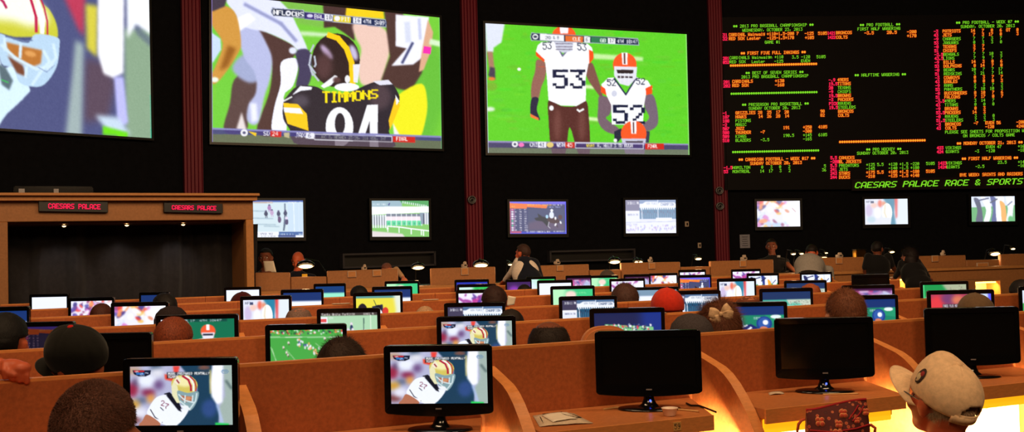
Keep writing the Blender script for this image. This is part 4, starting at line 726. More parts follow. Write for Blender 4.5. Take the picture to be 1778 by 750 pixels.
for i, (n, c, r) in enumerate((('CANUCKS', 'O', '5.5'), ('BL JACKETS', 'O', '-200'), ('PREDATORS', 'G', '5.5'), ('JETS', 'G', '241'), ('STARS', 'O', '243'), ('DUCKS', 'O', '244'))):
    led(g, 1457, 274 + i * 6.75, n, c); led(g, 1442, 274 + i * 6.75, r, 'R')
for i, (c, t) in enumerate((('G', ('+125', '5.5', '+120', '+1.5', '-220', '5105')), ('G', ('-145', '', '-140', '-1.5', '+180', '')), ('O', ('+175', '5.5', '+105', '+1.5', '-180', '5105')), ('O', ('-210', '', '-125', '-1.5', '+140', '')))):
    for x, s in zip((1504, 1523, 1543, 1562, 1581, 1608), t): led(g, x, 286 + i * 6.7 - .02 * (x - 1504), s, c)
g = 'pro_football'
led(g, 1660, 39.5, '** PRO FOOTBALL - WEEK #7 **', 'G', 1769); led(g, 1668, 46.3, 'SUNDAY, OCTOBER 20, 2013', 'G', 1762)
PF = '''PATRIOTS O 14 7 0 6 OT 0|JETS O 7 3 17 0 . 3|CHARGERS G 7 7 3 7|JAGUARS G 0 3 3 0|TEXANS O 3 7|CHIEFS O 7 7|BENGALS G 7 7 10 3|LIONS G 7 9 7 7|BILLS O 14 3 0 6|DOLPHINS O 0 14 7 0|BEARS G 10 7 7 17|REDSKINS G 3 21 7 14|COWBOYS O 0 3 7 7|EAGLES O 0 0 0 3|RAMS G 2 3 7 3|PANTHERS G 7 10 10 3|BUCCANEERS O 0 10 7 6|FALCONS O 7 17 0 7|49ERS G 3 14 7|TITANS G 0 0 0|BROWNS O 0 3|PACKERS O 14 3|RAVENS G 3 3 0|STEELERS G 7 3 3|BRONCOS O|COLTS O'''
for i, row in enumerate(PF.split('|')):
    f = row.split(); y = 54.2 + i * 6.73; dx = i * .19
    led(g, 1636.7 + dx, y, f[0], f[1], pitch=3.95); led(g, 1621.6 + dx, y + .3, ('-3', '43', '-9', '53', '-8', '51')[i % 6] + ('.5' if i in (6, 7, 18, 21, 23) else ''), 'R')
    for k, n in enumerate(f[2:]):
        if n != '.': led(g, (1691.5, 1707, 1722.6, 1738, 1753, 1767)[k] - (3.9 * (len(n) - 1)) - 2 + dx * .7, y - .02 * (52 + 16 * k), n, f[1])
for x0, y, t, c in ((1691, 213.8, '-7', 'O'), (1711, 213.3, 'EVEN 56', 'O'), (1765, 212, '-200', 'O'), (1711, 220, '-120', 'O'), (1765, 219, '+240', 'O')): led(g, x0, y, t, c)
led(g, 1641, 229.4, 'PLEASE SEE SHEETS FOR PROPOSITION WAGERING', 'G', pitch=3.93)
g = 'monday_football'
C4('pro_football', 760, 1155, 312, 'ON BRONCOS / COLTS GAME', 'G')
for a in ((712, 1215, 371, '** MONDAY OCTOBER 21, 2013 **', 'O'), (560, None, 405, '423', 'R'), (560, None, 435, '424', 'R'), (627, 745, 404, 'VIKINGS', 'G'), (935, 1053, 397, 'EVEN 47', 'G'), (1180, None, 392, '+160', 'G'), (627, 728, 433, 'GIANTS', 'G'), (850, None, 430, '-3', 'G'), (937, None, 427, '-120', 'G'), (1180, None, 422, '-180', 'G'),
          (750, 1180, 488, '** FIRST HALF WAGERING **', 'O'), (568, None, 522, '1423', 'R'), (568, None, 552, '1424', 'R'), (632, 750, 521, 'VIKINGS', 'G'), (1025, 1093, 515, '23.5', 'G'), (1180, None, 512, '+140', 'G'), (632, 733, 551, 'GIANTS', 'G'), (855, 922, 547, '-2.5', 'G'), (1180, None, 540, '-160', 'G'), (735, 1215, 612, 'BYE WEEK: SAINTS AND RAIDERS', 'O')): C4(g, *a)
led('title', 1485, 321.5, 'CAESARS PALACE RACE & SPORTS', 'G', 1775.5, h=10.5, slope=-.024, off=BO + .052, lean=.28, thick=1.25)
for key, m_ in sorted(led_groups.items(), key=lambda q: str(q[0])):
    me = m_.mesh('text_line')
    for x in (M_LG, M_LO, M_LRR, M_LHALO): me.materials.append(x)
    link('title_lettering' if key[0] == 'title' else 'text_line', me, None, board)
led_groups.clear()

# ------------------------------------------------------------------ curtained booth at the left
WS = Wall(0, 11.0, 445, 12.3)
bo = WS.at(200, yh(200)); BB = Vector((bo.x, bo.y, 0)); booth = empty('stage_booth', BB); tag(booth, 'wood laminate booth with a wide dark opening and a cornice', 'booth')
def slab(name, cor, d0, d1, mt, parent, base, wall):
    """pixel corners BL, BR, TR, TL on a wall plane, from offset d0 (front) back to d1"""
    f = [wall.at(x, y, 0) for x, y in cor]
    mb = MB(); mb.hexa([p + wall.n * d0 - base for p in f] + [p + wall.n * d1 - base for p in f]); return mb.build(name, mt, parent, bevel=.006, seg=1)
def S(px, z, off=0): p = WS.at(px, yh(px), off); return Vector((p.x, p.y, z))
def sbox(name, pxa, pxb, z0, z1, o0, o1, mt, par=booth, base=BB):
    a = S(pxa, 0) - base; b = S(pxb, 0) - base; n = WS.n; mb = MB()
    f = [Vector((p.x, p.y, z)) for p, z in ((a, z0), (b, z0), (b, z1), (a, z1))]
    mb.hexa([p + n * o0 for p in f] + [p + n * o1 for p in f]); return mb.build(name, mt, par, bevel=.005, seg=1)
zt = WS.at(200, 349).z; zo = WS.at(200, 383.5).z; zc = WS.at(200, 341).z
sbox('header', -120, 441, zo, zt, 0, -.12, M_TAN); sbox('cornice', -120, 445, zt, zc, .10, -.14, M_TAN2)
sbox('crown_moulding', -120, 447, zc, zc + .03, .16, -.14, M_TAN2)
sbox('pier', -120, 14, 0, zo, 0, -.12, M_TAN); sbox('pier', 428, 441, 0, zo, 0, -.12, M_TAN2)
sbox('roof_panel', -120, 441, zt - .05, zt, -.12, -1.35, M_TAN)
a = S(434, 0) - BB; mb = MB(); n = WS.n
f = [Vector((a.x, a.y, z)) for z in (0, zo)]
mb.hexa([f[0] + n * -.12, f[0] + n * -.12 + WS.t * .05, f[1] + n * -.12 + WS.t * .05, f[1] + n * -.12, f[0] - n * 1.3, f[0] - n * 1.3 + WS.t * .05, f[1] - n * 1.3 + WS.t * .05, f[1] - n * 1.3]); mb.build('side_panel', M_TAN, booth)
sbox('soffit', -120, 434, zo - .02, zo, -.125, -1.3, M_TAN)
for px in (112, 221, 319):
    p = S(px, zo - .025, -.35) - BB; mb = MB(); mb.lathe([(.045, 0), (.05, -.012), (.03, -.014), (.028, .0)], 18, c=p); e = mb.build('downlight', M_CHROME, booth)
    mb = MB(); mb.ell(p + Vector((0, 0, -.012)), (.022, .022, .016)); mb.build('bulb', M_BULB, e)
    l = bpy.data.lights.new('downlight_beam', 'SPOT'); l.energy = 4; l.spot_size = 1.1; l.spot_blend = .8; l.color = (1, .9, .8); l.shadow_soft_size = .03
    o = bpy.data.objects.new('downlight_beam', l); COL.objects.link(o); o.location = p + BB + Vector((0, 0, -.05)); o.rotation_euler = (Vector((-WS.n.x * .95, -WS.n.y * .95, -1))).to_track_quat('-Z', 'Y').to_euler()
cb = S(205, 0, -.85); a = S(8, 0, -.85); b = S(445, 0, -.85); L = (b - a).length; N = 420; mb = MB(); vs = []
for i in range(N + 1):
    s_ = i / N * L; w_ = .055 * math.sin(s_ * 15 + 3.2 * math.sin(s_ * 1.7)) + .03 * math.sin(s_ * 33 + 2.5 * math.sin(s_ * 3.1)) * math.sin(s_ * 2.3)
    for j, z in enumerate((0.01, .6, 1.2, zo - .03)):
        k = w_ * (1.0 - .25 * j / 3) ; vs.append(a + WS.t * (s_ + .02 * math.sin(z * 3 + s_ * 5)) + WS.n * k + Vector((0, 0, z)) - cb)
mb.add(vs, [(i * 4 + j, (i + 1) * 4 + j, (i + 1) * 4 + j + 1, i * 4 + j + 1) for i in range(N) for j in range(3)], 0, True)
cu = mb.build('curtain', M_CURT, None, cb); tag(cu, 'charcoal pleated curtain hanging inside the booth opening', 'curtain')
sm_ = cu.modifiers.new('thickness', 'SOLIDIFY'); sm_.thickness = .008
def led_sign(pxa, pxb, ya, yb, txa, txb, th, label):
    c = WS.at((pxa + pxb) / 2, (ya + yb) / 2, .0); e = empty('led_sign', c); tag(e, label, 'sign', 'red LED signs on the booth')
    k = .026
    q = [WS.at(x, y, .06) - c for x, y in ((pxa, yb - 1), (pxb, yb + 1), (pxb, ya + 1), (pxa, ya - 1))]
    mb = MB(); mb.hexa(q + [p - WS.n * .055 for p in q]); mb.build('case', M_SATIN, e, bevel=.004, seg=1)
    led_groups.clear(); led('s', txa, (ya + yb) / 2 - 1 , 'CAESARS PALACE', 'R', txb, h=th, slope=.018, wall=WS, off=.062, base=c, thick=1.0)
    me = led_groups[('s', 0)].mesh('red_lettering'); me.polygons.foreach_set('material_index', [0] * len(me.polygons)); link('red_lettering', me, M_LRR, e); led_groups.clear()
led_sign(67, 187.5, 349, 368, 84, 174.5, 8.6, 'left red LED sign on the booth header')
led_sign(284.5, 387, 352.5, 369.5, 298.5, 375.5, 7.4, 'right red LED sign on the booth header')
# projector box on the booth roof
c = WS.at(92, 327, -.5); e = empty('glass_case', (c.x, c.y, zt)); tag(e, 'long dark equipment case with two pale glints on the booth roof', 'case')
mb = MB(); mb.box((0, 0, .1), (.82, .3, .17), math.atan2(WS.t.y, WS.t.x)); mb.build('body', M_OFF, e, bevel=.012)
R_ = Matrix.Rotation(math.atan2(WS.t.y, WS.t.x), 3, 'Z')
for x, s_ in ((-.33, .06), (.02, .05)):
    mb = MB(); mb.box(R_ @ Vector((x, -.155, .13)), (s_, .012, .05), math.atan2(WS.t.y, WS.t.x)); mb.build('glint_block', M_GREY, e)  # the two glints on the case, shaped as pale grey blocks
for sx_ in (-.35, .35):
    mb = MB(); mb.box(R_ @ Vector((sx_, 0, .01)), (.05, .2, .03), math.atan2(WS.t.y, WS.t.x)); mb.build('foot', M_SATIN, e)

# ------------------------------------------------------------------ betting counter along the back
WK = Wall(445, 12.7, 1778, 15.4)
def KP(px, py, off=0): return WK.at(px, py, off)
ANG = math.atan2(WK.t.y, WK.t.x)
def cpart(px0, px1, y0, y1, label, off=0, depth=.07, nm='counter_partition', mt=None):
    c = KP((px0 + px1) / 2, yh((px0 + px1) / 2), off); base = Vector((c.x, c.y, 0))
    a = KP(px0, y0, off); b = KP(px1, y1, off); n = WK.n; mb = MB()
    f = [Vector((a.x, a.y, 0)), Vector((b.x, b.y, 0)), b, a]
    mb.hexa([p - base for p in f] + [p - n * depth - base for p in f])
    o = mb.build(nm, mt or M_TAN, None, base, bevel=.008, seg=1); tag(o, label, 'partition', 'wood partitions of the betting counter'); return o
base_a = KP(442, yh(442), .32); base_b = KP(1800, yh(1800), .32); n = WK.n
cz = EYE - .44
ce = empty('betting_counter', ((base_a + base_b) / 2).xy.to_3d()); tag(ce, 'long low wood laminate betting counter under the back wall', 'counter')
mb = MB(); bs = Vector(ce.location); f = [Vector((p.x, p.y, z)) - bs for p, z in ((base_a, 0), (base_b, 0), (base_b, cz - .04), (base_a, cz - .04))]
mb.hexa(f + [p - n * .27 for p in f]); mb.build('front_panel', M_TAN, ce)
mb = MB(); f = [Vector((p.x, p.y, z)) - bs + n * .03 for p, z in ((base_a, cz - .038), (base_b, cz - .038), (base_b, cz), (base_a, cz))]
mb.hexa(f + [p - n * .31 for p in f]); mb.build('worktop', M_TAN2, ce, bevel=.006, seg=1)
for a in ((443, 504, 473.5, 473, 'tall counter partition touching the right side of the booth'), (505, 567, 481, 480, 'low counter section in front of the bald man in dark shirt'), (568, 691, 470.5, 466.5, 'wide counter partition carrying two small placards'), (748, 860, 466, 463, 'counter partition below the lamp beside the middle red pilaster'), (940, 1022.5, 461, 458.5, 'counter partition right of the man in the black waistcoat'), (1024, 1078, 469, 468, 'low counter section between two taller partitions, left of twin-slot lamp'), (1079, 1181, 456.5, 454.5, 'counter partition with a thin card holder, under the twin-slot lamp'), (1182, 1233, 463.5, 462.5, 'low counter section left of the right red pilaster'), (1234, 1343, 453.5, 450.5, 'counter partition at the foot of the right red pilaster'), (1418, 1500, 447.5, 446, 'counter partition beside the pale grey-shirted back'), (1596, 1677, 444.5, 443, 'counter partition right of the leaning dark-haired woman'), (1678, 1735, 451.5, 450.5, 'low counter section with a wide placard'), (1738, 1800, 441.5, 440, 'rightmost counter partition at the photo edge')):
    cpart(*a)
def placard(px, py, w_, h_, label, off=.015, mt=None, stand=False):
    c = KP(px, py, off); z = w_ * c.y / FPX; hh = h_ * c.y / FPX
    e = empty('placard', c, ANG); tag(e, label, 'placard', 'small placards on the counter partitions')
    mb = MB(); mb.box((0, 0, 0), (z, .012, hh)); mb.build('holder', mt or M_WHITEP, e, bevel=.003, seg=1)
    mb = MB(); mb.box((0, -.0075, 0), (z * .86, .002, hh * .84)); mb.build('card', mt or M_TAN2, e)
for a in ((611, 476, 15, 11, 'left of two placards on the wide counter partition'), (654.5, 474, 15, 11, 'right of two placards on the wide counter partition'), (807, 471, 13, 13, 'placard below the lamp beside the middle red pilaster'), (972.5, 465.5, 12, 10, 'placard right of the man in the black waistcoat'), (1132, 461.5, 12, 11, 'placard on the partition under the twin-slot lamp'), (1290, 457.5, 12, 11, 'placard at the foot of the right red pilaster'), (1457, 452.5, 13, 11, 'placard beside the pale grey-shirted back'), (1623.5, 449, 13, 11, 'placard right of the leaning dark-haired woman'), (1706, 461, 24, 10, 'wide placard on the low counter section at the right')): placard(*a)
def printer(px, py, w_, h_, label):
    ct = KP(px, py, -.03); hh = h_ * ct.y / FPX; ww = w_ * ct.y / FPX
    e = empty('ticket_printer', (ct.x, ct.y, ct.z - hh), ANG + .3); tag(e, label, 'printer', 'small white ticket printers on the counter')
    mb = MB(); mb.box((0, 0, hh * .3), (ww, .06, hh * .6)); mb.build('body', M_WHITEP, e, bevel=.008)
    mb = MB(); mb.box((ww * .12, .0, hh * .76), (ww * .55, .04, hh * .5)); mb.build('hood', M_WHITEP, e, bevel=.008)
    mb = MB(); mb.box((-.0, -.032, hh * .4), (ww * .5, .006, hh * .2)); mb.build('slot', M_INK, e)
for a in ((612 + 20, 459, 8, 10, 'white ticket printer between two placards on the counter'), (806, 454, 9, 10.5, 'white ticket printer in front of the middle red pilaster'), (967, 450, 10, 9, 'white ticket printer right of the black waistcoat'), (1129, 446, 7, 9, 'slim white ticket printer under the pale wall television'), (1291, 442.5, 11, 9.5, 'white ticket printer near the right red pilaster'), (1457, 438.5, 13, 8.5, 'white ticket printer beside the pale grey-shirted back'), (1637, 434.5, 7, 9, 'slim white ticket printer under the middle television of the odds board')): printer(*a)

def lamp(px, py, wpx, label, arm=None, tubes=1, off=-.12, shade=True):
    c = KP(px, py, off); W_ = wpx * c.y / FPX; top = EYE - .44
    e = empty('desk_lamp', (c.x, c.y, top), ANG); tag(e, label, 'lamp', 'desk lamps on the betting counter'); h = c.z - top
    tilt = Matrix.Rotation(math.radians(-30), 3, 'X')
    mb = MB(); prof = [(W_ * .62, 0), (W_ * .6, W_ * .12), (W_ * .46, W_ * .30), (W_ * .2, W_ * .40), (.001, W_ * .42)]
    M = tilt @ Matrix.Diagonal((1, .55, 1)).to_3x3()
    mb.lathe(prof, 24, c=(0, 0, h + .01), M=M); o = mb.build('lamp_shade', M_BLACK, e); md = o.modifiers.new('thickness', 'SOLIDIFY'); md.thickness = .006
    for k in range(tubes):
        x = (k - (tubes - 1) / 2) * W_ * .5; mb = MB(); mb.ell(Vector((x, -.015, h + .002)), (W_ * (.46 if tubes == 1 else .2), W_ * .2, W_ * .10), R=tilt); mb.build('bulb', M_BULB, e)
    mb = MB(); ax = (arm[0] if arm else .0); az = 0
    pts = [Vector((ax, .22, .02)), Vector((ax, .22, max(.08, h * .6))), Vector((ax * .6, .16, h + .06 + (arm[1] if arm else 0))), Vector((0, .05, h + W_ * .4 + .02)), Vector((0, 0.0, h + W_ * .38))]
    mb.tube(pts, .009, 8); mb.build('arm', M_DMET, e)
    mb = MB(); mb.lathe([(.001, .03), (.05, .025), (.065, .01), (.065, 0), (.001, 0)], 20, c=(ax, .22, 0)); mb.build('base', M_DMET, e)
    l = bpy.data.lights.new('desk_lamp_glow', 'POINT'); l.energy = 1.6; l.color = (1, .62, .3); l.shadow_soft_size = .05
    o = bpy.data.objects.new('desk_lamp_glow', l); COL.objects.link(o); o.location = Vector(c) + Vector((0, -.03, -.06))
lamp(531, 463, 26, 'chrome-armed desk lamp before the bald man in dark shirt', arm=(.28, .0))
lamp(726, 465.5, 21, 'desk lamp in the dark gap of the counter, left of the red pilaster')
lamp(835, 461.5, 24, 'bright desk lamp just right of the middle red pilaster')
lamp(886, 460, 9, 'tiny desk lamp seen past the waistcoated man sleeve')
lamp(1067, 455.5, 20, 'desk lamp with one long bulb over a low counter section')
lamp(1108, 456, 16, 'desk lamp with two short lit slots', tubes=2)
lamp(1212, 450, 12, 'dim desk lamp at the left foot of the right red pilaster')
lamp(1377, 441.5, 9, 'small desk lamp left of the grey-shirted back')
lamp(1391, 441, 8, 'brightest small desk lamp just behind the grey-shirted back')
lamp(1430, 448, 12, 'desk lamp right behind the pale grey shirt')
lamp(1434, 439.5, 6, 'tiny desk lamp further back above the grey shirt', off=-.5)
lamp(1548, 438, 10, 'desk lamp between the black polo and the leaning woman')
lamp(1727, 441.5, 20, 'long bright desk lamp over the low counter section at right')
lamp(1758, 432.5, 9, 'small desk lamp furthest right on the counter', off=-.4)
c = KP(1492, 440, -.2); e = empty('brass_box', (c.x, c.y, EYE - .44), ANG); tag(e, 'shiny brass box between two counter lamps', 'box')
mb = MB(); mb.box((0, 0, (c.z - EYE + .44 + .05) / 2), (.165, .1, c.z - EYE + .44 + .05)); mb.build('body', mat('brass', (205, 150, 60), .25, .5, metal=1, noise=.2, nscale=14), e, bevel=.01)
mb = MB(); mb.box((0, 0, c.z - EYE + .44 + .055), (.17, .105, .012)); mb.build('lid', M_CHROME, e)
sb_a = KP(442, yh(442), -.07); 
wb = empty('back_worktop', (KP(1100, yh(1100), -.35).xy.to_3d())); tag(wb, 'dark clerk worktop behind the wood partitions', 'worktop')
mb = MB(); bs = Vector(wb.location); pa = KP(450, yh(450), -.08); pb = KP(1800, yh(1800), -.08)
f = [Vector((p.x, p.y, z)) - bs for p, z in ((pa, EYE - .48), (pb, EYE - .48), (pb, EYE - .44), (pa, EYE - .44))]
mb.hexa(f + [p - n * .3 for p in f]); mb.build('top', M_DMET, wb)
mb = MB(); f = [Vector((p.x, p.y, z)) - bs - n * .2 for p, z in ((pa, 0), (pb, 0), (pb, EYE - .48), (pa, EYE - .48))]
mb.hexa(f + [p - n * .05 for p in f]); mb.build('support_panel', M_DMET, wb)
# lit kneeholes under the front edge of the counter, right side
for pa_, pb_, ya_, lab in ((1541, 1572, 482, 'glowing orange open niche below the leaning woman'), (1694, 1737, 486, 'glowing orange open niche under the low counter section')):
    off = .85; a = KP(pa_, ya_, off); b = KP(pb_, ya_, off); c = (a + b) / 2; e = empty('lit_niche', (c.x, c.y, 0), ANG); tag(e, lab, 'niche', 'glowing niches in front of the counter')
    w_ = (b - a).length; zt_ = c.z; mb = MB(); mb.box((0, .30, zt_ / 2), (w_, .02, zt_)); mb.build('back_panel', M_UNDER, e)
    mb = MB(); mb.box((0, .17, zt_ - .01), (w_, .30, .02)); mb.build('top_panel', M_TAN, e)
    for s_ in (-1, 1): mb = MB(); mb.box((s_ * (w_ / 2 + .012), .16, zt_ / 2), (.024, .31, zt_)); mb.build('side_panel', M_TAN, e)
    mb = MB(); mb.tube([(-w_ * .4, .05, zt_ - .035), (w_ * .4, .05, zt_ - .035)], .01, 8); mb.build('tube_lamp', M_TUBE, e)
    l = bpy.data.lights.new('niche_glow', 'AREA'); l.energy = 6.5; l.color = (1, .58, .12); l.shape = 'RECTANGLE'; l.size = w_ * .8; l.size_y = .03
    o = bpy.data.objects.new('niche_glow', l); COL.objects.link(o); o.location = Vector((c.x, c.y, zt_ - .055)) - WK.n * .05; o.rotation_euler = (-WK.n - Vector((0, 0, 1.3))).to_track_quat('-Z', 'Y').to_euler()
# things fixed on the dark wall
def wallbox(wall, px, py, w_, h_, nm, label, cat, mt, group=None, off=.012):
    c = wall.at(px, py, .0); k = (c - CAM).length / FPX; e = empty(nm, c, math.atan2(wall.t.y, wall.t.x)); tag(e, label, cat, group)
    mb = MB(); mb.box((0, -off, 0), (w_ * k, off * 2, h_ * k)); mb.build('plate', mt, e, bevel=.004, seg=1); return e, k
e, k = wallbox(WC, 1192, 389, 7, 9, 'light_switch', 'light switch plate right of the pale wall television', 'switch', M_WHITEP, 'wall switches'); mb = MB(); mb.box((0, -.03, 0), (.02, .02, .045)); mb.build('toggle', M_INK, e)
e, k = wallbox(WC, 1214, 426, 6, 9, 'light_switch', 'light switch plate low down, left of the right red pilaster', 'switch', M_WHITEP, 'wall switches'); mb = MB(); mb.box((0, -.03, 0), (.02, .02, .045)); mb.build('toggle', M_INK, e)
e, k = wallbox(WD, 1293, 419, 17, 23, 'wall_notice', 'pale grey framed notice right of the right red pilaster', 'notice', M_PAPERG)
for i in range(5): mb = MB(); mb.box((0, -.026, .08 - i * .04), (.11 - .02 * (i % 2), .004, .008)); mb.build('printed_line', M_DMET, e)
for wall, a, b, y0, y1, lab in ((WB, 592, 752, 440, 462, 'long dark shelf frame on the wall behind the counter, left'), (WC, 950, 1099, 435, 452, 'long dark shelf frame on the wall behind the counter, middle')):
    c = wall.at((a + b) / 2, (y0 + y1) / 2); k = (c - CAM).length / FPX; e = empty('wall_shelf', c, math.atan2(wall.t.y, wall.t.x)); tag(e, lab, 'shelf', 'dark shelves on the back wall'); W_ = (b - a) * k * 1.03; H_ = (y1 - y0) * k
    dk = mat('shelf_grey', (58, 56, 62), .6, .3, noise=.1, nscale=10)
    for z in (-H_ / 2, H_ / 2): mb = MB(); mb.box((0, -.08, z), (W_, .16, .03)); mb.build('board', dk, e)
    for x in (-W_ / 2, W_ / 2): mb = MB(); mb.box((x, -.08, 0), (.03, .16, H_ + .03)); mb.build('end_panel', dk, e)
    mb = MB(); mb.box((0, -.012, 0), (W_, .02, H_)); mb.build('back_panel', M_SATIN, e)

# ------------------------------------------------------------------ rows of betting carrels
TOPZ, DESKZ = EYE - .41, .755
class Row:
    def __init__(s, p0, p1):
        a = Pz(*p0, TOPZ); b = Pz(*p1, TOPZ); s.a = Vector((a.x, a.y, 0)); s.b = Vector((b.x, b.y, 0))
        s.t = (s.b - s.a).normalized(); s.n = Vector((s.t.y, -s.t.x, 0)); s.ang = math.atan2(s.t.y, s.t.x)
    at = Wall.at
    def x(s, px, off=0): return s.at(px, yh(px), off)
    def Y(s, px): return s.x(px).y
    def s_of(s, px): return (s.x(px) - s.a).dot(s.t)
ROWS = {1: Row((0, 660.5), (1778, 541)), 2: Row((0, 609), (1757, 510)), 3: Row((200, 566.5), (1589, 500)), 4: Row((119, 549), (1400, 492)), 5: Row((86, 536), (1400, 482.5)), 6: Row((14, 528), (1400, 475))}
PROF = [(0, 0), (0, .962), (-.10, .936), (-.20, .908), (-.25, .884), (-.30, .848), (-.35, .80), (-.40, .745), (-.455, .665), (-.49, .56), (-.505, .45), (-.51, .30), (-.51, 0)]
def carrel_proto(W_):
    e = empty('betting_carrel', (0, 0, 0)); th = .05
    mb = MB(); mb.box((W_ / 2, .018, (TOPZ - .012) / 2), (W_ - .003, .036, TOPZ - .012)); mb.box((W_ / 2, .018, TOPZ - .006), (W_ - .003, .036, .012), mi=1); mb.build('back_panel', [M_PANEL, M_EDGE], e)
    mb = MB(); mb.box((W_ / 2, -.008, DESKZ / 2 - .03), (W_ - th - .012, .014, DESKZ - .08)); mb.build('overlit_sheet', M_UNDER, e)  # added pale sheet: overexposed under-desk light put into its colour
    mb = MB(); pts = [Vector((W_ - th / 2 - .001, y, z)) for y, z in PROF]; k = len(pts)
    d = Vector((th, 0, 0)); v = pts + [p + d for p in pts]
    mb.add(v, [tuple(range(k)), tuple(range(2 * k - 1, k - 1, -1))], 0); mb.add(v, [(i, i + k, (i + 1) % k + k, (i + 1) % k) for i in range(k)], 1)
    mb.build('side_divider', [M_PANEL, M_EDGE], e)
    mb = MB(); x0, x1 = th / 2 + .003, W_ - th / 2 - .004; cx_ = (x0 + x1) / 2; mb.prism([Vector(q) for q in ((x0, -.003, DESKZ - .04), (x0, -.452, DESKZ - .04), (x1 - .20, -.452, DESKZ - .04), (x1 - .01, -.003, DESKZ - .04))], (0, 0, .04)); mb.prism([Vector(q) for q in ((x0, -.452, DESKZ - .06), (x0, -.465, DESKZ - .06), (x1 - .20, -.465, DESKZ - .06), (x1 - .20, -.452, DESKZ - .06))], (0, 0, .06), mi=1)
    mb.build('desktop', [M_DESK, M_EDGE], e)
    return e
def under_lamp(W_, e):
    x0, x1 = .03, W_ - .27
    mb = MB(); mb.box(((x0 + x1) / 2, -.395, DESKZ - .065), (x1 - x0, .05, .048)); mb.build('lamp_housing', M_TAN2, e)
    mb = MB(); mb.box(((x0 + x1) / 2, -.424, DESKZ - .078), (x1 - x0 - .02, .008, .062)); mb.build('lamp_diffuser', M_DIFF, e, bevel=.003)
ORD = ['first', 'second', 'third', 'fourth', 'fifth', 'sixth', 'seventh', 'eighth', 'ninth', 'tenth', 'eleventh']
RN = {1: 'nearest', 2: 'second', 3: 'third', 4: 'fourth', 5: 'fifth', 6: 'farthest'}
r1 = ROWS[1]; W1 = (r1.x(1760) - r1.x(412)).length / 4
r2 = ROWS[2]; W2 = (r2.x(1540) - r2.x(262)).length / 5
CARRELS = {}
def lay(k, s0, W_, i0, i1):
    row = ROWS[k]; proto = None; num = 0
    for i in range(i0, i1):
        p = row.a + row.t * (s0 + i * W_)
        if proto is None: proto = carrel_proto(W_); e = proto
        else: e = copy_tree(proto)
        e.location = (p.x, p.y, 0); e.rotation_euler = (0, 0, row.ang)
        tag(e, 'wooden betting carrel, %s from the left in the %s row of carrels' % (ORD[num], RN[k]), 'carrel', 'betting carrels in the %s row' % RN[k]); num += 1
        CARRELS[(k, i)] = (e, W_)
lay(1, r1.s_of(412), W1, -2, 5)
lay(2, r2.s_of(262), W2, -2, 7)
r3 = ROWS[3]; W3 = (r3.x(660) - r3.x(414)).length * 1.0
lay(3, r3.s_of(414), W3, -3, 6)
for k, pa, pb in ((4, 0, 1560), (5, 20, 1445), (6, 0, 1440)):
    row = ROWS[k]; L = (row.x(pb) - row.x(pa)).length; nn = round(L / .92); lay(k, row.s_of(pa), L / nn, 0, nn)
for key, (e, W_) in CARRELS.items():
    if key[0] == 1:
        under_lamp(W_, e)
        if key[1] >= 0:
            l = bpy.data.lights.new('under_desk_light', 'AREA'); l.energy = {0: 22, 1: 60}.get(key[1], 85); l.color = (1, .86, .40); l.shape = 'RECTANGLE'; l.size = W_ * .8; l.size_y = .05
            o = bpy.data.objects.new('under_desk_light', l); COL.objects.link(o); R_ = Matrix.Rotation(e.rotation_euler.z, 3, 'Z'); o.location = Vector(e.location) + R_ @ Vector((W_ / 2, -.38, DESKZ - .115)); o.rotation_euler = (R_ @ Vector((0, .75, -.8))).to_track_quat('-Z', 'Y').to_euler()
def num_plate(e, x, txt):
    mb = MB(); mb.box((x, -.4675, DESKZ - .028), (.036, .004, .034)); o = mb.build('number_plate', mat('brass_plate', (214, 160, 92), .4, .4, noise=.03, nscale=20), e)
    mb = MB(); d = .0024
    for i, ch in enumerate(txt):
        for c, a, b in runs(ch): x0 = x - .014 + i * .0152 + c * d; z0 = DESKZ - .0175 - a * .003; z1 = DESKZ - .0175 - (b + 1) * .003; mb.add([(x0, -.4698, z0), (x0 + d * 1.0, -.4698, z0), (x0 + d * 1.0, -.4698, z1), (x0, -.4698, z1)], [(0, 3, 2, 1)])
    mb.build('number', M_INK, o)
num_plate(CARRELS[(1, 1)][0], W1 * .60, '59'); num_plate(CARRELS[(1, 2)][0], W1 * .52, '60')

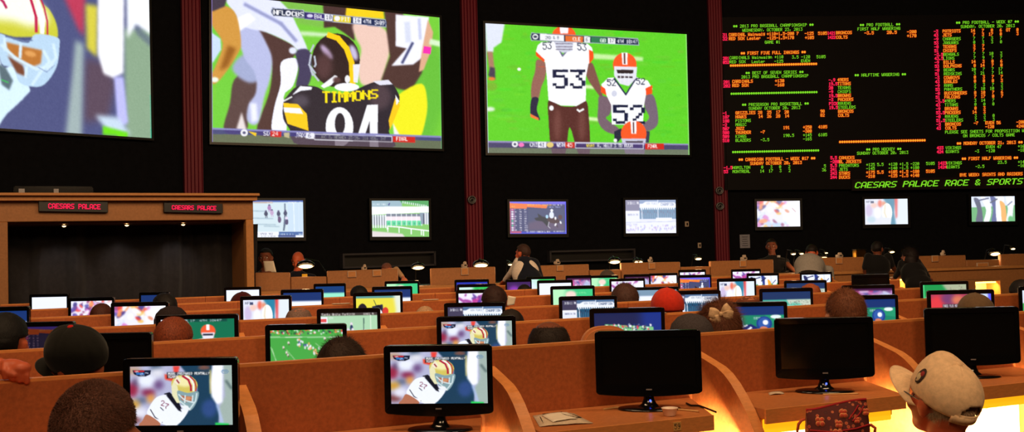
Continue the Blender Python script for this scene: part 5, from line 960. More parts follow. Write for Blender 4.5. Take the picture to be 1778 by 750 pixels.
# ------------------------------------------------------------------ seat monitors
MW, MH, MZ = .405, .27, .068
def outline(w_, z0, z1, r, bulge, n=8):
    pts = []
    for cx_, cz_, a0 in ((w_ / 2 - r, z1 - r, 0), (-w_ / 2 + r, z1 - r, 90), (-w_ / 2 + r, z0 + r, 180), (w_ / 2 - r, z0 + r, 270)):
        for i in range(n + 1):
            a = math.radians(a0 + 90 * i / n); pts.append((cx_ + r * math.cos(a), cz_ + r * math.sin(a)))
    # right side first; lower edge bulges downwards
    low = [(x, z - (bulge * (1 - (x / (w_ / 2)) ** 2) if z < z0 + r + .001 else 0)) for x, z in pts]
    i2 = 3 * (n + 1); ins = [(x, z0 - bulge * (1 - (x / (w_ / 2)) ** 2)) for x in np.linspace(-w_ / 2 + r, w_ / 2 - r, 12)[1:-1]]
    return low[:i2] + ins + low[i2:]
def monitor_body():
    mb = MB(); o = outline(MW, MZ, MZ + MH, .014, .012); n = len(o)
    sx0, sx1, sz0, sz1 = -MW * .438, MW * .450, MZ + MH * .145, MZ + MH * .90
    inn = []
    cx_, cz_ = (sx0 + sx1) / 2, (sz0 + sz1) / 2
    for x, z in o:
        dx, dz = x - cx_, z - cz_; s_ = min((sx1 - cx_) / abs(dx) if abs(dx) > 1e-6 else 9, (sz1 - cz_) / abs(dz) if abs(dz) > 1e-6 else 9); inn.append((cx_ + dx * s_, cz_ + dz * s_))
    # snap nearest to true corners
    for cxx, czz in ((sx0, sz0), (sx0, sz1), (sx1, sz0), (sx1, sz1)):
        i = min(range(n), key=lambda k: (inn[k][0] - cxx) ** 2 + (inn[k][1] - czz) ** 2); inn[i] = (cxx, czz)
    F = [(x, -.018, z) for x, z in o]; F2 = [(x * .99, -.022, MZ + MH / 2 + (z - MZ - MH / 2) * .99) for x, z in o]; I = [(x, -.020, z) for x, z in inn]; I2 = [(x, -.014, z) for x, z in inn]; B = [(x * .97, .012, z) for x, z in o]; B2 = [(x * .6, .036, MZ + MH / 2 + (z - MZ - MH / 2) * .6) for x, z in o]
    for A_, C_, s_ in ((I2, I, False), (I, F2, False), (F2, F, True), (F, B, False), (B, B2, True)):
        mb.add(A_ + C_, [(i, (i + 1) % n, (i + 1) % n + n, i + n) for i in range(n)], 0, s_)
    mb.add(B2, [tuple(range(n))]); return mb, (sx0, sx1, sz0, sz1)
mbm, SR = monitor_body()
def monitor_proto(name, content_name=None, near=False):
    e = empty(name, (0, 0, 0)); bz_ = link('bezel', BEZEL, M_BLACK, e) if False else None
    b = link('bezel', BEZEL, None, e)
    sx0, sx1, sz0, sz1 = SR; q = [(sx0, -.0145, sz1), (sx1, -.0145, sz1), (sx1, -.0145, sz0), (sx0, -.0145, sz0)]
    if content_name: link('display', SCREENS.setdefault(content_name, None) or SCREENS.__setitem__(content_name, display_mesh('display', content(content_name), q)) or SCREENS[content_name], None, e)
    else: link('display', OFFGLASS, None, e)
    link('stand_neck', NECK, None, e); link('stand_base', BASE, None, e)
    return e
SCREENS = {}
BEZEL = mbm.mesh('bezel'); BEZEL.materials.append(M_BLACK)
_bm = bmesh.new(); _bm.from_mesh(BEZEL); bmesh.ops.remove_doubles(_bm, verts=_bm.verts, dist=1e-5); bmesh.ops.recalc_face_normals(_bm, faces=_bm.faces); _bm.to_mesh(BEZEL); _bm.free()
mb = MB(); mb.add([(SR[0], -.0145, SR[2]), (SR[1], -.0145, SR[2]), (SR[1], -.0145, SR[3]), (SR[0], -.0145, SR[3])], [(0, 1, 2, 3)]); OFFGLASS = mb.mesh('display'); OFFGLASS.materials.append(M_OFF)
mb = MB(); mb.lathe([(.062, .008), (.045, .012), (.028, .024), (.021, .045), (.020, .075), (.020, .09)], 24, c=(0, .004, 0), sy=.75); NECK = mb.mesh('stand_neck'); NECK.materials.append(M_BLACK)
mb = MB(); mb.lathe([(.001, 0), (.118, 0), (.122, .003), (.118, .008), (.06, .012), (.001, .013)], 32, sy=.72); BASE = mb.mesh('stand_base'); BASE.materials.append(M_BLACK)
def monitor(k, px, wpx, top, cont, label, yaw=-.09, off=.19, badge=False):
    row = ROWS[k]; p = row.x(px, off); Y = p.y
    zt_ = EYE - (top - yh(px)) * Y / FPX
    e = monitor_proto('seat_monitor', cont); tag(e, label, 'monitor', 'small monitors on the carrel desks' if cont else 'switched-off monitors on the carrel desks')
    e.location = (p.x, p.y, DESKZ); e.rotation_euler = (0, 0, yaw)
    u = (px - CX) / FPX; ap = math.cos(yaw) - u * math.sin(yaw)
    sx_ = max(.72, min(1.28, wpx * Y / FPX / MW / ap)); sz_ = max(.8, min(1.3, (zt_ - DESKZ) / (MZ + MH)))
    e.scale = (sx_, 1, sz_)
    if badge:
        mb = MB(); mb.box((0, -.0226, MZ + MH * .07), (.022, .002, .0055)); mb.build('badge', M_BADGE, e)
        if badge == 2:
            mb = MB(); mb.ell((.004, -.0165, .038), (.004, .003, .005)); mb.ell((.0, -.016, .058), (.002, .002, .002)); mb.build('power_light', M_BLUE, e)
    return e
for a in (
    (1, 313, 198, 620, 'helmet', 'lit monitor with gold helmet player, leftmost in the nearest row', -.10, .19, 1),
    (1, 757, 187, 597.5, 'helmet', 'lit monitor with gold helmet player beside the two switched-off monitors, nearest row', -.13, .19, 1),
    (1, 1119, 183, 573, None, 'switched-off black monitor beside the small sauce cup', -.08, .19, 2),
    (1, 1423, 171, 550.5, None, 'switched-off black monitor above the flowered handbag', -.06, .19, 2),
    (1, 1679, 164, 533, None, 'switched-off black monitor behind the beige baseball cap', -.10, .19, 1),
    (2, 205, 118, 577, None, 'switched-off monitor right of the black cap with red button', -.1, .19, 0),
    (2, 530, 141, 562, 'field', 'monitor showing a wide green football field with tiny players', -.1, .19, 0),
    (2, 824, 137, 548, 'helmet', 'monitor with gold helmet player in the second row', -.1, .19, 0),
    (2, 1085, 130, 534, 'field2', 'monitor with a small green field picture above the sauce-cup monitor', -.1, .19, 0),
    (2, 1298, 128, 524, 'blue', 'monitor with blue-shirted players beside the hair bow', -.1, .19, 0),
    (2, 1500, 108, 512, 'blue', 'monitor with blue-shirted players partly behind the short brown-haired head', -.1, .19, 0),
    (2, 1662, 117, 503, 'red', 'monitor with a red blurred picture and white caption', -.1, .19, 0),
    (2, 1818, 112, 496, 'legs', 'monitor cut off by the right photo edge', -.1, .19, 0),
    (3, 84, 92, 558, 'oddsdim', 'dim monitor with a race odds list left of the black cap', -.1, .19, 0),
    (3, 342, 144, 545.5, 'browns', 'monitor with an orange helmet player on dark green', -.1, .19, 0),
    (3, 604, 110, 535, 'horse', 'monitor showing small racehorses on pale green', -.1, .19, 0),
    (3, 822, 106, 525, 'tote', 'monitor with grandstand betting picture above the second-row gold helmet', -.1, .19, 0),
    (3, 1018, 101, 513.5, 'tote', 'monitor with grandstand betting picture left of the red cap', -.1, .19, 0),
    (3, 1203, 90, 504, 'tote', 'monitor with grandstand betting picture right of the red cap', -.1, .19, 0),
    (3, 1361, 93, 500, 'teal', 'monitor with a teal green field and pale stand', -.1, .19, 0),
    (3, 1503, 92, 494.5, 'magenta', 'monitor with a blurred magenta picture above the short brown-haired head', -.1, .19, 0),
    (3, 1635, 84, 488, 'stand', 'monitor with bright green field and grey crowd, far right', -.1, .19, 0),
    (4, 14, 76, 532, 'bluehead', 'bright white monitor with dark blue top at the left photo edge', -.1, .19, 0),
    (4, 243, 100, 524, 'crowd', 'larger monitor with a colourful crowd picture, left', -.1, .19, 0),
    (4, 461, 89, 513, 'blurhelmet', 'monitor showing a blurred white helmet, above the green field monitor', -.1, .19, 0),
    (4, 655, 86, 507, 'yellow', 'monitor with a yellow picture and dark-helmeted players', -.1, .19, 0),
    (4, 828, 76, 502.5, 'purple', 'monitor with a pink picture left of the balding dark-haired head', -.1, .19, 0),
    (4, 992, 77, 496, 'green', 'monitor with a bright green picture and pale figure, centre', -.1, .19, 0),
    (4, 1135, 82, 498, 'greyhead', 'bright white monitor behind the red cap', -.1, .19, 0),
    (4, 1276, 68, 483, 'blurhelmet', 'monitor showing a blurred white helmet, right of centre', -.1, .19, 0),
    (4, 1395, 74, 486.5, 'teal', 'pale green monitor behind the bald orange head', -.1, .19, 0),
    (5, 159, 80, 516, 'crowd2', 'smaller monitor with a colourful crowd picture, left', -.1, .19, 0),
    (5, 524, 74, 502, 'bluehead', 'monitor with white picture under a dark blue band, left of centre', -.1, .19, 0),
    (5, 680, 70, 497, 'bluehead', 'monitor with white picture partly behind the yellow-picture monitor', -.1, .19, 0),
    (5, 826, 68, 493, 'rainbow', 'monitor with a thin green and white strip showing, centre', -.1, .19, 0),
    (5, 962, 62, 486, 'blank', 'bright white monitor behind the green-picture monitor', -.1, .19, 0),
    (5, 1087, 62, 483, 'purple', 'monitor with a pale pink picture behind the thick brown-haired head', -.1, .19, 0),
    (5, 1204, 58, 477, 'odds', 'monitor with orange-topped odds list, behind the red cap', -.1, .19, 0),
    (5, 1322, 56, 474, 'legs', 'monitor with orange and white players, left of the paler legs one', -.1, .19, 0),
    (5, 1414, 56, 472, 'legs', 'monitor with blue and white players in front of the pale grey-shirted back', -.1, .19, 0),
    (6, 86, 68, 510, 'blank', 'plain white monitor furthest left in front of the curtain', -.1, .19, 0),
    (6, 268, 52, 507, 'bluehead', 'tiny lit monitor in front of the curtain near the gathered heads', -.1, .19, 0),
    (6, 421, 64, 498, 'blank', 'plain white monitor at the foot of the booth right side', -.1, .19, 0),
    (6, 572, 56, 492, 'cyan', 'monitor with pale cyan picture under a blue band', -.1, .19, 0),
    (6, 697, 60, 487.5, 'green', 'monitor with green and cyan picture under the dark counter gap', -.1, .19, 0),
    (6, 818, 60, 485, 'bluestrip', 'monitor with a blue and red strip, left of the waistcoated man', -.1, .19, 0),
    (6, 899, 34, 485, 'violet', 'small violet monitor below the waistcoated man', -.1, .19, 0),
    (6, 938, 52, 480, 'rainbow', 'monitor with pale green picture right of the waistcoated man', -.1, .19, 0),
    (6, 1003, 40, 478, 'magenta', 'small magenta monitor left of the small green one', -.1, .19, 0),
    (6, 1046, 52, 478, 'green', 'small green monitor in the farthest row', -.1, .19, 0),
    (6, 1104, 46, 476, 'magenta', 'small magenta monitor under the counter, centre right', -.1, .19, 0),
    (6, 1150, 50, 474, 'crowd', 'small monitor with red and white players under the counter', -.1, .19, 0),
    (6, 1200, 48, 468, 'purple', 'small pink monitor rising behind the odds-list monitor', -.1, .19, 0),
    (6, 1293, 52, 467, 'purple', 'small pink and white monitor left of the dealer in black', -.1, .19, 0),
): monitor(*a)
monitor(4, 1508, 66, 476, None, 'switched-off monitor below the black polo shirt', -.1)
# ------------------------------------------------------------------ people
def rot(yaw=0, pit=0, roll=0):
    return (Matrix.Rotation(math.radians(yaw), 3, 'Z') @ Matrix.Rotation(math.radians(pit), 3, 'X') @ Matrix.Rotation(math.radians(roll), 3, 'Y'))
class Fig:
    """primitives (tapered capsules and ellipsoids) fused into one continuous skin"""
    def __init__(s): s.p = []
    def cap(s, a, ra, b, rb, m): s.p.append(('c', Vector(a), ra, Vector(b), rb, m))
    def ell(s, c, r, m, R=None): s.p.append(('e', Vector(c), Vector(r), R or Matrix.Identity(3), None, m))
    def mesh(s, name, vox, mats, base):
        mb = MB()
        for q in s.p:
            if q[0] == 'c':
                _, a, ra, b, rb, _m = q; L = (b - a).length; n = max(2, int(L / (min(ra, rb) * .5)) + 1); seg = 14
                pts = [a.lerp(b, i / n) for i in range(n + 1)]; rs = [ra + (rb - ra) * i / n for i in range(n + 1)]
                mb.tube([p - base for p in pts], rs, seg); mb.ell(a - base, (ra,) * 3, nu=14, nv=8); mb.ell(b - base, (rb,) * 3, nu=14, nv=8)
            else: mb.ell(q[1] - base, q[2], R=q[3], nu=20, nv=14)
        me = mb.mesh(name); bm = bmesh.new(); bm.from_mesh(me); bmesh.ops.recalc_face_normals(bm, faces=bm.faces); bm.to_mesh(me); bm.free()
        o = bpy.data.objects.new('tmp', me); COL.objects.link(o)
        r = o.modifiers.new('r', 'REMESH'); r.mode = 'VOXEL'; r.voxel_size = vox; r.use_smooth_shade = True
        sm = o.modifiers.new('s', 'SMOOTH'); sm.factor = .5; sm.iterations = 4
        dg = bpy.context.evaluated_depsgraph_get(); out = bpy.data.meshes.new_from_object(o.evaluated_get(dg))
        bpy.data.objects.remove(o); bpy.data.meshes.remove(me); out.name = name
        n = len(out.polygons); c = np.zeros(n * 3); out.polygons.foreach_get('center', c); c = c.reshape(-1, 3) + np.array(base)
        best = np.full(n, 1e9); mi = np.zeros(n, int)
        for q in s.p:
            if q[0] == 'c':
                a = np.array(q[1]); d = np.array(q[3]) - a; t = np.clip(((c - a) @ d) / max(1e-9, d @ d), 0, 1)
                v = np.linalg.norm(c - a - t[:, None] * d, axis=1) - (q[2] + (q[4] - q[2]) * t)
            else:
                l = (c - np.array(q[1])) @ np.array(q[3]); rr = np.array(q[2]); k = np.linalg.norm(l / rr, axis=1); v = (k - 1) * rr.min()
            w_ = v < best; best[w_] = v[w_]; mi[w_] = q[5]
        out.materials.clear()
        for x in mats: out.materials.append(x)
        out.polygons.foreach_set('material_index', mi.astype(np.int32)); out.polygons.foreach_set('use_smooth', [True] * n); out.update()
        return out
SKINS = {'warm': mat('skin_warm', (186, 108, 78), .5, .35, noise=.07, nscale=30), 'pale': mat('skin_pale', (205, 140, 108), .5, .35, noise=.06, nscale=30), 'red': mat('skin_ruddy', (196, 92, 58), .5, .35, noise=.08, nscale=30), 'dark': mat('skin_brown', (120, 66, 46), .45, .4, noise=.08, nscale=30)}
def cloth(name, rgb): return mat(name, rgb, .85, .15, noise=.10, nscale=60, bump=.05, sheen=.1)
CL = {'black': cloth('black_cloth', (18, 17, 19)), 'navy': cloth('navy_cloth', (20, 24, 38)), 'grey': cloth('grey_cloth', (150, 144, 138)), 'white': cloth('white_cloth', (226, 210, 196)), 'tan': cloth('tan_cloth', (190, 150, 110)), 'blue': cloth('blue_cloth', (50, 60, 100)), 'red': cloth('red_cloth', (170, 40, 30)), 'jeans': cloth('denim', (40, 46, 66)), 'olive': cloth('olive_cloth', (70, 66, 48))}
M_EYE = mat('eye_white', (225, 220, 210), .2, .5); M_LIP = mat('lips', (150, 72, 60), .5, .3)
M_SHOE = mat('shoe_leather', (24, 20, 18), .4, .4)
HAIRM = {}
def hairmat(rgb, ns=220):
    k = tuple(rgb)
    if k not in HAIRM: HAIRM[k] = mat('hair', rgb, .6, .25, noise=.45, nscale=ns, bump=.35, stretch=(1, 1, .35))
    return HAIRM[k]
def head_prims(f, c, R, s, m, ears=True, face=True):
    g = lambda v: Vector(c) + R @ (Vector(v) * s)
    f.ell(g((0, -.012, .022)), Vector((.075, .094, .088)) * s, m, R); f.ell(g((0, .028, -.035)), Vector((.060, .066, .078)) * s, m, R)
    f.ell(g((0, .055, -.085)), Vector((.036, .034, .03)) * s, m, R); f.ell(g((0, -.045, -.03)), Vector((.062, .055, .06)) * s, m, R)
    if face:
        f.cap(g((0, .094, .008)), .011 * s, g((0, .110, -.030)), .015 * s, m); f.ell(g((0, .082, .018)), Vector((.05, .018, .012)) * s, m, R); f.ell(g((0, .088, -.058)), Vector((.026, .014, .012)) * s, m, R)
        for x in (-1, 1): f.ell(g((x * .042, .07, -.03)), Vector((.02, .02, .018)) * s, m, R)
    if ears:
        for x in (-1, 1): f.ell(g((x * .079, -.004, -.018)), Vector((.011, .021, .034)) * s, m, R @ rot(0, 0, x * 12)); f.ell(g((x * .084, -.012, -.006)), Vector((.008, .017, .022)) * s, m, R)
def hand(f, w, d, up, side, s, m, curl=.5):
    """palm plus five bent fingers; w wrist, d pointing direction, up = back of the hand, side = +1 thumb on the cross side"""
    d = d.normalized(); x = d.cross(up).normalized() * side; up = x.cross(d).normalized() * (1 if side > 0 else -1)
    if up.z < 0 and abs(up.z) > .2: up = -up
    pc = w + d * .05 * s; f.ell(pc, Vector((.040, .048, .017)) * s, m, Matrix((x, d, up)).transposed())
    for i, (o, L) in enumerate(((-.03, .030), (-.011, .036), (.009, .038), (.028, .033))):
        a = w + (d * .085 + x * -o) * s; b = a + (d * math.cos(curl) - up * math.sin(curl)) * L * s; c2 = b + (d * math.cos(curl * 2.2) - up * math.sin(curl * 2.2)) * L * .8 * s; e = c2 + (d * math.cos(curl * 3) - up * math.sin(curl * 3)) * L * .6 * s
        f.cap(a, .0095 * s, b, .009 * s, m); f.cap(b, .009 * s, c2, .0082 * s, m); f.cap(c2, .0082 * s, e, .007 * s, m)
    a = w + (d * .03 + x * .032) * s; b = a + (d * .035 + x * .022 - up * .012) * s; c2 = b + (d * .03 + x * -.002 - up * .012) * s
    f.cap(a, .012 * s, b, .0105 * s, m); f.cap(b, .0105 * s, c2, .009 * s, m)
def hair_shell(c, R, s, kind, rgb, name='hair', seed=0, strands=0, scale=1.0, zmax=1.0):
    """closed cap of hair that sinks into the skull outside the hairline"""
    mb = MB(); nu, nv = 64, 44; r_ = random.Random(seed); C0 = Vector((0, -.012, .022)); vs = []; offs = []
    th = {'buzz': 1.045, 'short': 1.10, 'full': 1.17, 'fringe': 1.05, 'long': 1.14, 'thin': 1.05}[kind] * scale
    def cover(q):   # q on the unit sphere; +y = face
        z, y = q.z, q.y; side = abs(q.x)
        front = .46 if kind != 'fringe' else 9; low = -.74 if kind in ('short', 'full', 'long') else -.60
        lim = low + (front - low) * max(0, min(1, (y + .05) / .55)) ** .7
        if side > .85 and -.3 < y < .45: lim = max(lim, -.05)
        v = (z - lim) / .10
        if kind == 'fringe': v = min(v, (.80 - z + max(0, -y) * .2 - max(0, y) * .6) / .10, (.5 - y) / .1)
        if kind == 'thin': v = min(v, 1) * (.45 if z > .75 else 1)
        return max(0, min(1, v))
    for i in range(nv + 1):
        t = math.pi * i / nv
        for k in range(nu):
            a = 2 * math.pi * k / nu; q = Vector((math.sin(t) * math.cos(a), math.sin(t) * math.sin(a), math.cos(t))); cv = cover(q)
            nz = mnoise.noise(q * 5 + Vector((seed, 0, 0))) * .5 + mnoise.noise(q * 14 + Vector((seed, 3, 0))) * .3 + mnoise.noise(q * 34) * .2
            k2 = .90 + (th - .90) * cv + (nz * (.05 if kind in ('full', 'long', 'short') else .012)) * cv
            p = Vector((q.x * .0765, q.y * .0955, q.z * .0895)) * k2 + C0
            if kind != 'fringe' and q.z < 0 and q.y < .1: p.y += -.004; p.x *= 1 - .10 * min(1, -q.z * cv)
            if q.z < -.55: p.z = max(p.z, -.045 - .02 * cv)
            vs.append(Vector(c) + R @ (p * s)); offs.append((q, cv, p))
    mb.add(vs, [(i * nu + k, (i + 1) * nu + k, (i + 1) * nu + (k + 1) % nu, i * nu + (k + 1) % nu) for i in range(nv) for k in range(nu)], 0, True)
    if strands:
        Lh = {'buzz': .0055, 'short': .020, 'full': .026, 'fringe': .012, 'thin': .02, 'long': .05}[kind]
        n = 0
        while n < strands:
            z = r_.uniform(-.75, zmax); a = r_.uniform(0, 2 * math.pi); rr = math.sqrt(max(0, 1 - z * z)); q = Vector((rr * math.cos(a), rr * math.sin(a), z))
            if cover(q) < r_.uniform(.3, 1): continue
            n += 1; p = Vector((q.x * .0765, q.y * .0955, q.z * .0895)) * (th - .012) + C0; nn = Vector((q.x / .0765, q.y / .0955, q.z / .0895)).normalized()
            swirl = Vector((-q.y, q.x, 0)) * .35 * (1 if z > .5 else .1); down = Vector((0, 0, -1)) + Vector((0, .6, 0)) * max(0, z) - nn * nn.dot(Vector((0, 0, -1)))
            dr = (nn * (.75 if kind == 'buzz' else .10) + down * .55 + swirl + Vector((r_.gauss(0, .2), r_.gauss(0, .2), r_.gauss(0, .2)))).normalized(); L = Lh * r_.uniform(.6, 1.2)
            sd = dr.cross(nn).normalized() * .0007; a_, b_ = p - sd, p + sd; tip = p + dr * L
            mb.add([Vector(c) + R @ (w_ * s) for w_ in (a_, b_, tip)], [(0, 1, 2)], 0, False)
    return mb
def make_person(label, px, top, wpx, Y, hair='short', hrgb=(50, 36, 28), skin='warm', shirt='black', trousers='jeans', yaw=0, pit=0, roll=0, vox=.011, strands=0, hs=None, group=None, pose='sit', joints=None, eyes=False, lean=(0, 0), hw=.165, hscale=1.0, cat='person', zmax=1.0, neck=.165):
    tp = P(px, top, Y); s = hs or max(.88, min(1.22, wpx * Y / FPX / hw)); R = rot(yaw, pit, roll)
    hc = Vector((tp.x, Y, tp.z - .112 * s * (1.04 if hair != 'fringe' else 1.0)))
    m_s, m_c, m_t, m_h = 0, 1, 2, 3; f = Fig(); J = joints or {}
    head_prims(f, hc, R, s, m_s)
    nb = hc + Vector((lean[0] * .25, -.03 + lean[1] * .25, -neck * s)); f.cap(hc + R @ Vector((0, -.03, -.05)) * s, .052 * s, nb, .058 * s, m_s)
    sit = pose == 'sit'
    if sit:
        pel = Vector((nb.x + lean[0], nb.y - .06 + lean[1], .50)); sw = .185
    else:
        pel = J.get('pelvis') or Vector((nb.x + lean[0], nb.y + lean[1], min(.95, nb.z - .42))); sw = .19
    chest = nb.lerp(pel, .36); waist = nb.lerp(pel, .74)
    f.ell(chest + Vector((0, 0, .02)), (.165, .105, .17), m_c); f.ell(waist, (.145, .105, .15), m_c); f.ell(pel, (.165, .12, .12), m_t); f.cap(nb + Vector((0, 0, -.01)), .062, nb + Vector((0, 0, -.06)), .09, m_c)
    for sgn, side in ((-1, 'l'), (1, 'r')):
        sh = J.get('sh' + side) or nb + Vector((sgn * sw, .0, -.075)); f.cap(nb + Vector((sgn * .05, 0, -.045)), .055, sh, .058, m_c)
        el = J.get('el' + side) or (sh + (Vector((sgn * .05, .10, -.24)) if sit else Vector((sgn * .05, .04, -.27)))); wr = J.get('wr' + side) or (Vector((el.x - sgn * .07, el.y + .19, max(el.z + .02, .60))) if sit else el + Vector((-sgn * .03, .16, -.14)))
        f.cap(sh, .056, el, .043, m_c); slv = J.get('sleeve' + side, 1.0); mid = el.lerp(wr, slv)
        if slv < 1: f.cap(el, .040, wr, .026, m_s)
        else: f.cap(el, .041, el.lerp(wr, .9), .031, m_c); f.cap(el.lerp(wr, .85), .026, wr, .025, m_s)
        hand(f, wr, wr - el, Vector((0, 0, 1)), -sgn, 1.0, m_s, J.get('curl', .5))
        hp = pel + Vector((sgn * .085, .02, -.02))
        if sit: kn = Vector((hp.x + sgn * .03, hp.y + .40, .50)); an = Vector((kn.x, kn.y + .02, .09))
        else: an = Vector((hp.x + sgn * .02, J.get('foot_y', hp.y - .02), .09)); kn = hp.lerp(an, .5) + Vector((0, .03, 0))
        f.cap(hp, .085, kn, .058, m_t); f.cap(kn, .056, an, .038, m_t); f.cap(an + Vector((0, -.02, -.045)), .042, an + Vector((0, .15, -.052)), .036, m_h)
    base = Vector((pel.x, pel.y, 0)); root = empty('person', base); tag(root, label, cat, group)
    mats = [SKINS[skin], CL[shirt] if isinstance(shirt, str) else shirt, CL[trousers], M_SHOE]
    link('body', f.mesh('body', vox, mats, base), None, root)
    H = {'c': hc - base, 'R': R, 's': s, 'root': root, 'base': base, 'nb': nb - base, 'pel': pel - base}
    if hair in ('buzz', 'short', 'full', 'fringe', 'long', 'thin'):
        h = hair_shell(H['c'], R, s, hair, hrgb, seed=int(px), strands=strands, scale=hscale, zmax=zmax); me = h.mesh('hair'); link('hair', me, hairmat(hrgb), root)
    if eyes:
        for x in (-1, 1):
            g = H['c'] + R @ (Vector((x * .030, .079, .004)) * s); mb = MB(); mb.ell(g, Vector((.012, .010, .009)) * s, R=R); mb.ell(g + R @ Vector((0, .0075 * s, 0)), Vector((.005, .004, .005)) * s, mi=1, R=R); mb.build('eye', [M_EYE, M_INK], root)
            g = H['c'] + R @ (Vector((x * .030, .086, .024)) * s); mb = MB(); mb.ell(g, Vector((.018, .006, .004)) * s, R=R @ rot(0, 0, x * 6)); mb.build('eyebrow', hairmat((30, 22, 18)), root)
        mb = MB(); mb.ell(H['c'] + R @ (Vector((0, .099, -.058)) * s), Vector((.022, .006, .006)) * s, R=R); mb.build('mouth', M_LIP, root)
    return H
def cap_on(H, rgb, name='cap', brim=True, button=None, k=1.0, opening=False, pit=0, peak=.012, brim_w=.072, logo=False, deep=.28):
    """baseball cap in the head frame: crown of six panels, brim, button, rear strap"""
    R = H['R'] @ rot(0, pit, 0); s = H['s'] * k; c = H['c'] + H['R'] @ Vector((0, -.010, .022)) * s; M = cloth('cap_cloth', rgb); nu, nv = 72, 22; mb = MB(); vs = []
    fs = []
    for i in range(nv + 1):
        t = (math.pi / 2 + deep) * i / nv
        for j in range(nu):
            a = 2 * math.pi * j / nu; seam = abs(((a / (math.pi / 3)) + .5) % 1 - .5) ; q = Vector((math.sin(t) * math.cos(a), math.sin(t) * math.sin(a), math.cos(t)))
            rr = 1 - .018 * math.exp(-(seam / .05) ** 2) + .012 * mnoise.noise(q * 3.5 + Vector((rgb[0], 0, 0))) + .008 * mnoise.noise(q * 9)
            fr = math.exp(-((q.x / .55) ** 2)) * max(0, q.y) * max(0, q.z) * peak * 1.3
            vs.append(c + R @ (Vector((q.x * .0865 * rr, q.y * .107 * rr, q.z * .092 * rr + .01 + fr)) * s))
    for i in range(nv):
        for j in range(nu):
            a = 2 * math.pi * (j + .5) / nu - 1.5 * math.pi; t = (i + .5) / nv
            if opening and ((a / .50) ** 2 + ((t - .97) / .26) ** 2) < 1 and t < .90: continue
            fs.append((i * nu + j, (i + 1) * nu + j, (i + 1) * nu + (j + 1) % nu, i * nu + (j + 1) % nu))
    mb.add(vs, fs, 0, True); me = mb.mesh(name); root = H['root']; e = link(name, me, M, root); so = e.modifiers.new('thickness', 'SOLIDIFY'); so.thickness = .004; so.offset = 0
    mb = MB(); mb.ell(c + R @ (Vector((0, 0, .1025)) * s), Vector((.010, .010, .006)) * s, R=R); mb.build('button', cloth('cap_button', button) if button else M, e)
    if brim:
        mb = MB(); n1, n2 = 24, 8; vs = []
        for i in range(n1 + 1):
            a = math.radians(8 + 164 * i / n1)
            for j in range(n2 + 1):
                r = j / n2; y0 = .100 * math.sin(a); x0 = .083 * math.cos(a); ext = brim_w * math.sin(a) ** .75
                x = x0 * (1 - .0 * r); y = y0 + ext * r; z = -.018 - .012 * r - .30 * (x ** 2) / .083
                vs.append(c + R @ (Vector((x, y, z)) * s))
        mb.add(vs, [(i * (n2 + 1) + j, (i + 1) * (n2 + 1) + j, (i + 1) * (n2 + 1) + j + 1, i * (n2 + 1) + j + 1) for i in range(n1) for j in range(n2)], 0, True)
        b = mb.build('brim', M, e); so = b.modifiers.new('thickness', 'SOLIDIFY'); so.thickness = .005
    if opening:
        mb = MB(); pts = []
        for i in range(17):
            a = math.radians(270 - 38 + 76 * i / 16); pts.append(c + R @ (Vector((math.cos(a) * .0865, math.sin(a) * .107, -.016)) * s))
        for p, q in zip(pts[:-1], pts[1:]): pass
        up = R @ Vector((0, 0, .013)) * s; out = []
        for p in pts: out += [p - up, p + up]
        mb.add(out, [(2 * i, 2 * i + 2, 2 * i + 3, 2 * i + 1) for i in range(16)], 0, True); b = mb.build('adjusting_strap', M, e); so = b.modifiers.new('thickness', 'SOLIDIFY'); so.thickness = .004; so.offset = 1
    if logo:
        a = math.radians(158); t = 1.25; q = Vector((math.sin(t) * math.cos(a), math.sin(t) * math.sin(a), math.cos(t))); p = c + R @ (Vector((q.x * .089, q.y * .110, q.z * .094 + .012)) * s)
        nn = (R @ Vector((q.x / .0865, q.y / .107, q.z / .092))).normalized(); X = nn.cross(R @ Vector((0, 0, 1))).normalized(); Z = X.cross(nn) * -1; RR = Matrix((X, nn, Z)).transposed()
        for dx, dz, rx, rz, col in ((0, 0, .017, .026, (70, 54, 50)), (.002, .006, .012, .016, (214, 190, 150)), (-.003, -.008, .009, .010, (160, 60, 60)), (.004, .014, .005, .006, (110, 84, 70))):
            mb = MB(); mb.ell(p + X * dx + Z * dz + nn * (.0012 if rx < .016 else 0), (rx, .0035, rz), R=RR); mb.build('emblem', mat('emblem_thread', col, .8, .1, noise=.1, nscale=80), e)
    return e
def beanie_on(H, rgb, k=1.0):
    R = H['R']; s = H['s'] * k; c = H['c'] + R @ Vector((0, -.012, .02)) * s; mb = MB(); prof = [(.089, -.055), (.094, -.05), (.095, -.02), (.091, -.016), (.091, .03), (.080, .065), (.055, .092), (.025, .104), (.001, .107)]
    mb.lathe([(r * s, z * s) for r, z in prof], 40, c=c, sy=1.16, M=R); e = mb.build('knit_hat', mat('knit_wool', rgb, .95, .1, noise=.3, nscale=160, bump=.3), H['root']); return e
rw = ROWS
def behind(k, px, d=.36): return rw[k].Y(px) + d
